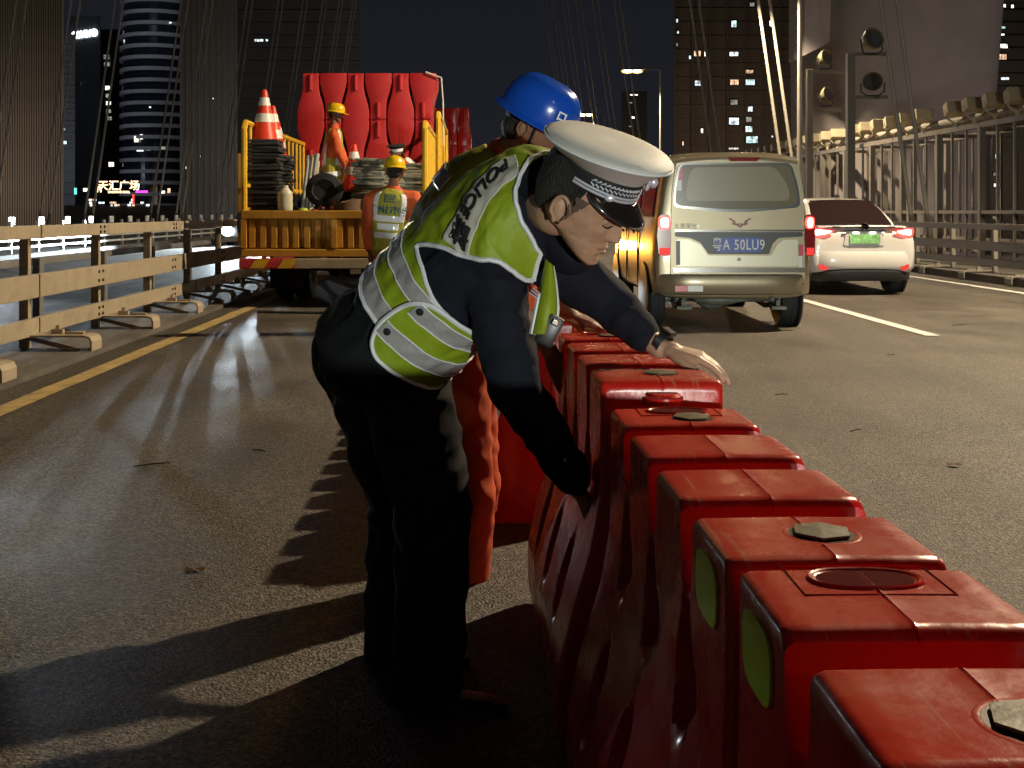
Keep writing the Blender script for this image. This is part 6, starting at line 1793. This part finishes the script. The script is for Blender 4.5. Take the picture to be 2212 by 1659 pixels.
T.pipe('piping', [(26, 0.458)] + [(u, upc(u)) for u in range(27, 123, 5)], VO + 0.002, 0.0062, m_pipe, vest, dens=3)
T.pipe('piping', [(u, hem(u)) for u in range(-178, 92, 10)], VO + 0.002, 0.0055, m_pipe, vest, dens=3)
T.pipe('piping', [(u, neckl(u)) for u in range(-60, 125, 9)] + [(124, 0.86), (123, 0.80)], VO + 0.003, 0.0058, m_pipe, vest, dens=3)
# slanting white back patch with lettering
CIRC, LN = 1.02, 0.62
def local_patch(name, u0, v0, rot, x0, x1, y0, y1, offs, m, parent, nx=70, ny=20):
    cr, sr = math.cos(R(rot)), math.sin(R(rot)); rows = []
    for i in range(nx + 1):
        x = x0 + (x1 - x0) * i / nx; row = []
        for j in range(ny + 1):
            y = y0 + (y1 - y0) * j / ny
            uu = u0 + (x * cr - y * sr) / CIRC * 360; vv = v0 + (x * sr + y * cr) / LN
            w_ = V((uu * 0.045, vv * 10, 0)); row.append(T.pt(uu, min(vv, 0.99), offs + WR * (noise.noise(w_) + 0.5 * noise.noise(w_ * 2.3))))
        rows.append(row)
    mb = MB(); mb.loft(rows, False, False); o = mb.build(name, m, parent, True)
    md = o.modifiers.new('t', 'SOLIDIFY'); md.thickness = 0.003; return o
patch = local_patch('back_patch', 38, 0.675, -50, -0.20, 0.052, -0.046, 0.046, VO + 0.004, m_patch, vest)
T.text('察', 0.074, 38, 0.675, -50, VO + 0.0075, m_ink, patch, thick=0.0010)
T.text('POLICE', 0.050, 9.5, 0.80, -50, VO + 0.0075, m_ink, patch, su=0.85, thick=0.0008)
# side tab that laps over the back panel, with rounded rear end and two snaps
TV, TH = 0.277, 0.127
def tabmask(u, v):
    if u > 90: return abs(v - TV) < TH
    return ((90 - u) / 25) ** 2.4 + (abs(v - TV) / TH) ** 2.4 < 1
TO = VO + 0.012
tab = T.patch('side_tab', 64, 176, TV - 0.135, TV + 0.135, tabmask, TO, m_lime, vest, 130, 90)
edge = []
for k in range(33):
    a = R(90 + 180 * k / 32); edge.append((90 + 25 * math.copysign(abs(math.cos(a)) ** 0.83, math.cos(a)), TV + TH * math.copysign(abs(math.sin(a)) ** 0.83, math.sin(a))))
edge = [(174 - 8 * k, TV + TH) for k in range(10)] + edge + [(98 + 8 * k, TV - TH) for k in range(10)]
T.pipe('piping', edge, TO + 0.002, 0.0062, m_pipe, tab, dens=2)
for v0, v1, us in ((0.208, 0.262, 68), (0.325, 0.382, 72)):
    band('reflective_band', us, 176, v0, v1, TO + 0.0065, m_tape, tab)
    for vv in (v0, v1): T.pipe('band_edge', [(a, vv) for a in range(us, 177, 10)], TO + 0.0075, 0.0018, m_pipe, tab)
for u_, v_ in ((74, 0.236), (77, 0.358)):
    c, Tt, L, B = T.fr(v_); p_ = T.pt(u_, v_, TO + 0.010); nrm = (p_ - c).normalized()
    mb = MB(); mb.lathe([(0.001, 0.005), (0.007, 0.004), (0.0095, 0.0), (0.0095, -0.003), (0.001, -0.003)], p_, 16, nrm.to_track_quat('Z', 'Y').to_matrix()); mb.build('snap', m_blackp, tab)
# front flap hanging from the chest, with white edge
fl = [(1170, 598), (1192, 590), (1200, 640), (1196, 700), (1168, 726), (1150, 722), (1164, 690), (1158, 640)]
def flat_part(name, poly, D, th, m, parent, D2=None):
    mb = MB(); n = len(poly); a = [P(x, y, D) for x, y in poly]; b_ = [q + V((0.0, th, 0)) for q in a]
    mb.add(a + b_, [tuple(range(n)), tuple(reversed(range(n, 2 * n)))] + [(k, n + k, n + (k + 1) % n, (k + 1) % n) for k in range(n)]); return mb.build(name, m, parent)
def curved_flap(name, left, right, D, bulge, m, parent, n=14):
    mb = MB(); rings = []
    for i in range(n + 1):
        t = i / n
        l = catmull([V((*q, 0)) for q in left], t); r_ = catmull([V((*q, 0)) for q in right], t)
        row = []
        for k in range(7):
            s_ = k / 6; q = l * (1 - s_) + r_ * s_
            row.append(P(q.x, q.y, D - bulge * math.sin(PI * s_) - 0.02 * t))
        rings.append(row)
    mb.loft(rings, False, False); o = mb.build(name, m, parent, True)
    md = o.modifiers.new('t', 'SOLIDIFY'); md.thickness = 0.004; return o, rings
fo, rg = curved_flap('front_panel', [(1182, 560), (1172, 610), (1162, 660), (1150, 722)], [(1192, 575), (1200, 625), (1202, 680), (1184, 722)], 2.68, 0.02, m_lime, vest)
mb = MB(); mb.tube([r_[-1] for r_ in rg], 0.006, 6); mb.build('piping', m_tapew, fo, True)
mb = MB(); mb.tube([r_[0] for r_ in rg[7:]], 0.008, 6); mb.build('piping', m_tapew, fo, True)
# bright strip where the shoulder piping catches the light
mb = MB(); p_ = MB()
# bunched yellow collar cloth at the nape
mb = MB(); rings = []
for i in range(10):
    t = i / 9; c = P(1135 + 60 * t, 362 - 8 * t, 2.80); rings.append([c + V((0, 0.06 * math.cos(a) , 0.020 * math.sin(a) * (1.2 - t) + 0.006 * math.sin(3 * a + i))) for a in [2 * PI * k / 14 for k in range(14)]])
mb.loft(rings); mb.build('vest_collar', m_lime, vest, True)
# radio hanging at the chest, pen-like bars, sleeve button, watch
mb = MB(); mb.box(P(1187, 713, 2.66), (0.042, 0.035, 0.075), Matrix.Rotation(R(28), 3, 'Y'), bev=0.008); ra = mb.build('body_camera', m_blackp, off, True)
mb = MB(); mb.box(P(1199, 697, 2.64), (0.018, 0.012, 0.014), Matrix.Rotation(R(28), 3, 'Y'), bev=0.003); mb.build('clip', m_chrome, ra)
for k in range(3):
    mb = MB(); mb.cyl(P(1143 + k * 4, 632 - k * 5, 2.655), P(1160 + k * 4, 645 - k * 5, 2.65), 0.0016, n=6); mb.build('rank_bar', m_silver, jo)
mb = MB(); mb.ell(wrN + (elN - wrN).normalized() * 0.06 + V((0.01, -0.05, 0)), 0.006, 0.004, 0.006); mb.build('sleeve_button', m_chrome, jo)
wa = (hF0 - elF).normalized(); wc = hF0 - wa * 0.028
mb = MB(); s1 = wa.orthogonal().normalized(); s2 = wa.cross(s1)
for q in (-0.008, -0.004, 0, 0.004, 0.008): mb.tube([wc + wa * q + s1 * math.cos(2 * PI * k / 24) * 0.031 + s2 * math.sin(2 * PI * k / 24) * 0.030 for k in range(25)], 0.0032, 6)
wt = mb.build('watch_strap', m_blackp, off, True)
upv = (V((0.45, -0.35, 0.85)) - wa * V((0.45, -0.35, 0.85)).dot(wa)).normalized()
Mw = Matrix((wa, upv.cross(wa) * -1, upv)).transposed()
mb = MB(); mb.box(wc + upv * 0.036, (0.038, 0.034, 0.011), Mw, bev=0.005); mb.build('watch_case', m_patent, wt)
mb = MB(); mb.cyl(wc + upv * 0.036 + wa * 0.012 + Mw @ V((0, 0.02, 0)), wc + upv * 0.036 + wa * 0.012 - Mw @ V((0, 0.019, 0)), 0.003, n=8); mb.build('watch_crown', m_chrome, wt)

# ================================================================ workers
def worker(label, joints, H, F, U, hat, hat_m, spine, lat, thick, side, vest_m, cloth_m, skin, vox=0.012, group=None, gloves=None, base=None, shoes=True, hands=(), sleeves_short=False, s=1.0, vest=True, hv=None):
    t = thing('person', label, 'person', base, group)
    T = Torso(spine, lat, thick, side)
    J = joints; F = V(F).normalized(); U = V(U); U = (U - F * U.dot(F)).normalized()
    b = MB(); T.loft(b, 0, 0.98, -0.04 * s)
    b.capsule(T.C[-1] - (T.C[-1] - T.C[-2]) * 0.3, 0.062 * s, H - F * 0.02 - U * 0.06, 0.052 * s)
    for a1, a2, r1, r2 in (('shN', 'elN', .045, .038), ('elN', 'wrN', .038, .026), ('shF', 'elF', .045, .038), ('elF', 'wrF', .038, .026), ('hipN', 'knN', .07, .05), ('knN', 'anN', .05, .035), ('hipF', 'knF', .07, .05), ('knF', 'anF', .05, .035)):
        b.capsule(J[a1], r1 * s, J[a2], r2 * s)
    for (w_, d_, n_, sd_, cu, kn) in hands: hand(b, J[w_], d_, n_, sd_, s, curl=cu, knuckle=kn)
    me = remesh(b, vox * 0.6, 2); b = MB(); mesh_into(me, b); head_mb(b, H, F, U, s, 40, 36); b.build('body', skin, t, True)
    # hair cap under the hat
    hb = MB(); Rt = F.cross(U); hb.ell(H - F * 0.02 * s + U * 0.035 * s, 0.088 * s, 0.080 * s, 0.088 * s, Matrix((F, Rt, U)).transposed()); hb.ell(H - F * 0.045 * s - U * 0.02 * s, 0.055 * s, 0.07 * s, 0.06 * s, Matrix((F, Rt, U)).transposed()); hb.build('hair', m_hair, t, True)
    j = MB(); T.loft(j, 0.02, 0.97, 0.0)
    j.capsule(T.pt(90, 0.80, -0.08 * s), 0.085 * s, J['shN'], 0.075 * s); j.capsule(T.pt(270, 0.80, -0.08 * s), 0.085 * s, J['shF'], 0.075 * s)
    for a1, a2, r1, r2 in (('shN', 'elN', .076, .06), ('elN', 'wrN', .06, .042), ('shF', 'elF', .076, .06), ('elF', 'wrF', .06, .042)):
        e = J[a2]
        if a2.startswith('wr'):
            e = J[a1] + (J[a2] - J[a1]) * (0.15 if sleeves_short else 0.93)
        j.capsule(J[a1], r1 * s, e, r2 * s, 18)
    j.capsule(T.C[-2], 0.085 * s, T.C[-1], 0.066 * s)
    part_from(remesh(j, vox, 3, 0.007 * s, 10.0), 'shirt', cloth_m, t)
    q = MB(); T.loft(q, 0.0, 0.15, 0.006); c0 = T.C[0]
    q.ell(c0, 0.16 * s, 0.15 * s, 0.14 * s)
    for a1, a2, r1, r2 in (('hipN', 'knN', .105, .078), ('knN', 'anN', .08, .07), ('hipF', 'knF', .105, .078), ('knF', 'anF', .08, .07)):
        q.capsule(J[a1], r1 * s, J[a2], r2 * s, 18)
    part_from(remesh(q, vox, 3, 0.010 * s, 8.0), 'trousers', cloth_m, t)
    if gloves:
        for (w_, d_, n_, sd_, cu, kn) in gloves:
            g_ = MB(); hand(g_, J[w_], d_, n_, sd_, s * 1.1, curl=cu, knuckle=kn); part_from(remesh(g_, vox * 0.45, 2), 'glove', m_glove, t)
    if shoes:
        for an in ('anN', 'anF'):
            a = J[an]; Ff = V((F.x, F.y, 0)).normalized(); shoe(t, (a.x - Ff.x * 0.08, a.y - Ff.y * 0.08, a.z - 0.09 * s), (a.x + Ff.x * 0.18, a.y + Ff.y * 0.18, a.z - 0.09 * s), s)
    if hat == 'helmet': ho, Mx, hc = helmet(t, H, F, U, hat_m, s)
    else: ho, Mx, hc = None, None, None
    vo = None
    if vest:
        vo = T.patch('vest', -180, 180, 0.05, 0.97, hv, 0.014 * s, vest_m, t, 120, 70, th=0.005, wr=0.006)
    return t, T, vo, ho, Mx, hc

# -- worker in the blue helmet, right behind the officer
DB = 3.95
spine = [P(975, 715, DB + .03), P(950, 640, DB + .03), P(946, 575, DB), P(968, 510, DB - .02), P(1010, 444, DB - .04), P(1055, 385, DB - .06), P(1092, 338, DB - .07)]
lat = [(0.15, -1, 0)] * 7
HB = P(1150, 275, DB - 0.12)
J = dict(shN=P(1078, 460, DB - .24), elN=P(1120, 640, DB - .30), wrN=P(1196, 775, DB - .33), shF=P(1085, 440, DB + .10), elF=P(1165, 600, DB + .02), wrF=P(1232, 682, DB - .12),
         hipN=P(985, 770, DB - .05), knN=P(1018, 1060, DB - .1), anN=P(1010, 1235, 3.92), hipF=P(1000, 770, DB + .1), knF=P(1030, 1050, DB + .08), anF=P(1000, 1190, 4.2))
hands = [('wrF', (0.9, -0.35, -0.26), (0.2, -0.2, 1), 1, 7, 6)]
glv = [('wrN', P(1255, 890, DB - .36) - J['wrN'], (-0.6, -0.6, 0.3), -1, 16, 14)]
def hvb(u, v): return v < 0.985 - 0.08 * (1 - math.cos(R(u))) / 2 and not (60 < abs(u) < 125 and 0.55 < v < 0.8 )
blue, TB, vb, hb_, Mx, hc = worker('worker in a blue safety helmet and olive vest bending behind the police officer', J, HB, (0.84, -0.22, -0.5), (0.47, -0.28, 0.84), 'helmet', m_blue,
    spine, lat, [0.12, .115, .12, .13, .13, .11, .06], [0.17, .16, .165, .18, .19, .15, .07], m_olive, m_ortx, m_skin2, 0.011, base=(0, DB, 0), gloves=glv, hands=hands, s=1.0, hv=hvb, sleeves_short=True)
# silver patches on the shoulders of the olive vest
for u0, u1, v0, v1 in ((-60, 40, 0.68, 0.76), (35, 58, 0.42, 0.64)):
    TB.patch('reflective_band', u0, u1, v0, v1, None, 0.022, m_tape, vb, nu=30, nv=10, wr=0.006)
# helmet marks: small white emblem and lettering
vs, fs = text_mb('口', 0.034, 0.001, thick=0.0012)
mk = hc + Mx @ V((0.088, 0.091, 0.045)); nx = (Mx @ V((0.45, 0.85, 0.35))).normalized(); ux = (Mx @ V((-0.1, -0.3, 1))); ux = (ux - nx * ux.dot(nx)).normalized(); rx = ux.cross(nx)
mb = MB(); mb.add([mk + nx * 0.012 + rx * q.x + ux * q.y + nx * q.z for q in vs], fs); mb.build('emblem', m_silver, hb_)
vs, fs = text_mb('广州', 0.028, 0.001, thick=0.001)
mb = MB(); mk2 = hc + Mx @ V((0.090, 0.092, 0.004)); mb.add([mk2 + nx * 0.014 + rx * q.x + ux * q.y for q in vs], fs); mb.build('lettering', m_silver, hb_)

# -- worker with a yellow helmet seen from behind at the tailgate
DY = 11.9
spine = [P(838, 556, DY), P(839, 525, DY), P(842, 490, DY), P(845, 455, DY), P(848, 425, DY), P(851, 403, DY)]
lat = [(1, -0.1, 0)] * 6
J = dict(shN=P(895, 428, DY), elN=P(908, 478, DY - .02), wrN=P(905, 520, DY - .2), shF=P(800, 432, DY), elF=P(792, 490, DY + .05), wrF=P(797, 540, DY),
         hipN=P(858, 575, DY), knN=P(862, 650, DY - .05), anN=P(860, 700, DY), hipF=P(820, 575, DY), knF=P(818, 650, DY), anF=P(815, 700, DY))
J['anN'].z = J['anF'].z = 0.09; J['knN'].z = J['knF'].z = 0.48
HY = P(853, 372, DY)
def hv2(u, v):
    au = abs(u)
    if v > 0.93: return False
    if 52 < au < 128 and v > 0.5: return False
    return True
w2, T2, v2, h2, Mx2, hc2 = worker('worker seen from behind at the truck tailgate in a yellow helmet and reflective olive vest', J, HY, (0.15, 1, -0.12), (0, 0.1, 1), 'helmet', m_hely,
    spine, lat, [0.12, .115, .12, .13, .12, .06], [0.165, .155, .17, .195, .185, .07], m_olive, m_ortx, m_skin2, 0.018, base=(0, DY, 0),
    hands=[('wrN', (0, -0.3, -1), (1, 0, 0), 1, 20, 10), ('wrF', (0, 0.1, -1), (-1, 0, 0), -1, 20, 10)], hv=hv2)
for u0, u1, v0, v1, mm in ((-50, 50, 0.46, 0.535, m_tapew), (-50, 50, 0.26, 0.33, m_tapew), (32, 50, 0.53, 0.86, m_tapew), (-50, -32, 0.53, 0.86, m_tapew), (-34, 34, 0.36, 0.44, m_tapew)):
    T2.patch('reflective_band', u0, u1, v0, v1, None, 0.021, mm, v2, nu=24, nv=10, wr=0.006)
T2.text('广州市政', 0.085, 0, 0.60, 0, 0.020, mat('teal_print', (0.02, 0.12, 0.14), 0.6), v2, thick=0.002, su=1)
T2.text('目', 0.11, 0, 0.76, 0, 0.020, MATS['teal_print'], v2, thick=0.002)

# -- worker standing on the truck bed, in profile
DM = 17.3
fz = FL
spine = [P(722, 405, DM), P(718, 385, DM), P(716, 355, DM), P(719, 325, DM), P(722, 292, DM), P(723, 274, DM)]
lat = [(0.05, -1, 0)] * 6
HM = P(725, 247, DM)
J = dict(shN=P(722, 293, DM - .17), elN=P(731, 328, DM - .2), wrN=P(744, 356, DM - .15), shF=P(724, 293, DM + .17), elF=P(738, 328, DM + .15), wrF=P(748, 350, DM + .05),
         hipN=P(716, 408, DM - .08), knN=P(722, 462, DM - .08), anN=P(718, 480, DM - .08), hipF=P(726, 408, DM + .08), knF=P(732, 462, DM + .08), anF=P(730, 480, DM + .08))
for k in ('anN', 'anF'): J[k].z = fz + 0.09
for k in ('knN', 'knF'): J[k].z = fz + 0.44
w3, T3, v3, h3, _a, _b = worker('worker in a yellow helmet standing in profile on the truck bed', J, HM, (1, -0.15, -0.15), (0.1, 0, 1), 'helmet', m_hely,
    spine, lat, [0.12, .115, .12, .13, .11, .055], [0.165, .155, .165, .185, .17, .065], m_olive, m_ortx, m_skin2, 0.02, base=(HM.x, DM, fz),
    hands=[('wrN', (0.4, -0.1, -1), (0.2, -1, 0), 1, 20, 10), ('wrF', (0.4, 0, -1), (0, 1, 0), -1, 20, 10)],
    hv=lambda u, v: v < 0.94 and not (60 < abs(u) < 118 and v > 0.48))
for u0, u1, v0, v1 in ((-180, 180, 0.22, 0.29), (-60, 60, 0.38, 0.45), (118, 180, 0.38, 0.45), (38, 60, 0.44, 0.68), (118, 140, 0.44, 0.9), (-140, -118, 0.44, 0.9)):
    T3.patch('reflective_band', u0, u1, v0, v1, None, 0.022, m_tapew, v3, nu=24 if u1 - u0 < 200 else 80, nv=8, wr=0.006)

# -- person in a dark peaked cap stooping behind the pale plates
DP = 17.6
hp = P(858, 334, DP)
spine = [P(905, 432, DP + .1), P(898, 410, DP + .05), P(890, 385, DP), P(880, 365, DP), P(872, 352, DP), P(866, 345, DP)]
J = dict(shN=P(880, 362, DP - .18), elN=P(870, 392, DP - .2), wrN=P(862, 415, DP - .15), shF=P(880, 362, DP + .18), elF=P(868, 392, DP + .2), wrF=P(858, 412, DP + .1),
         hipN=P(902, 436, DP - .08), knN=P(888, 470, DP - .08), anN=P(900, 480, DP - .08), hipF=P(908, 436, DP + .1), knF=P(894, 470, DP + .1), anF=P(906, 480, DP + .1))
for k in ('anN', 'anF'): J[k].z = fz + 0.09
w4, T4, v4, h4, _a, _b = worker('person in a dark peaked cap stooping on the truck behind the grey plates', J, hp, (-0.75, -0.4, -0.5), (-0.45, -0.1, 0.85), 'cap', m_capb,
    spine, [(0, -1, 0)] * 6, [0.12, .115, .12, .13, .11, .055], [0.165, .155, .165, .185, .17, .065], m_tapew, m_ortx, m_skin2, 0.02, base=(hp.x, DP, fz),
    hv=lambda u, v: v < 0.94)
mb = MB(); Fq = V((-0.96, -0.2, -0.12)).normalized(); Uq = (V((0.12, -0.1, 1)) - Fq * V((0.12, -0.1, 1)).dot(Fq)).normalized(); Rq = Fq.cross(Uq); Mq = Matrix((Fq, Rq, Uq)).transposed()
mb.lathe([(0.09, 0.0), (0.092, 0.04), (0.13, 0.075), (0.155, 0.085), (0.15, 0.098), (0.08, 0.108), (0.005, 0.108)], hp + Uq * 0.05, 32, Mq); cp = mb.build('cap', mat('cap_dark_cloth', (0.02, 0.022, 0.026), 0.8), w4, 50)
mb = MB(); mb.prism([(0.06, -0.08), (0.12, -0.06), (0.15, 0), (0.12, 0.06), (0.06, 0.08)], 0.0, 0.006, axis='z', M=None)
mb2 = MB(); mb2.add([hp + Uq * 0.045 + Mq @ q for q in mb.v], mb.f); mb2.build('cap_peak', m_patent, cp)
mb = MB(); mb.lathe([(0.093, 0.0), (0.096, 0.01), (0.096, 0.04), (0.093, 0.05)], hp + Uq * 0.045, 32, Mq); mb.build('cap_band', m_tapew, cp, 50)

# ================================================================ small litter on the road
m_twig = mat('dry_twig', (0.03, 0.022, 0.015), 0.9)
m_leaf = mat('dry_leaf', (0.16, 0.08, 0.03), 0.8)
for k, (px, py, a, ln, lab) in enumerate(((1690, 857, 5, .05, 'small dark twig on the open road right of the watch'), (2075, 705, 20, .12, 'short twig near the right end of the white lane dash'), (1700, 597 + 120, -10, .08, 'tiny twig just behind the van'),
        (1850, 935, 30, .05, 'little twig on the bare asphalt right of the barriers'), (1480, 1180, 60, .05, None), (330, 1010, 25, .09, 'thin twig on the left lane'), (560, 980, -35, .05, 'short twig left of the serrated shadow'))):
    if lab is None: continue
    D = 1.25 * 2500 / (py - 458); c = P(px, py, D); c.z = 0.014
    d_ = V((math.cos(R(a)), math.sin(R(a)), 0)) * ln
    mb = MB(); mb.tube([c - d_, c + V((0.004, 0.01, 0.004)), c + d_ * 0.9 + V((0, 0.012, 0))], [0.003, 0.004, 0.002], 6); tag(mb.build('twig', m_twig), lab, 'twig')
for k, (px, py, lab) in enumerate(((1925, 770, 'small red-brown leaf on the road ahead of the lane dash'), (420, 1240, 'dry leaf on the left lane in the lamp light'), (2060, 1010, 'dry leaf lying near the right edge of the picture'))):
    D = 1.25 * 2500 / (py - 458); c = P(px, py, D); c.z = 0.013
    mb = MB(); n = 14; mb.loft([[c + V((0.035 * math.cos(2 * PI * j / n) * q, 0.02 * math.sin(2 * PI * j / n) * q, 0.006 * q * math.sin(3 * 2 * PI * j / n) + 0.005)) for j in range(n)] for q in (1.0, 0.5, 0.02)], True, False); tag(mb.build('leaf', m_leaf), lab, 'leaf')
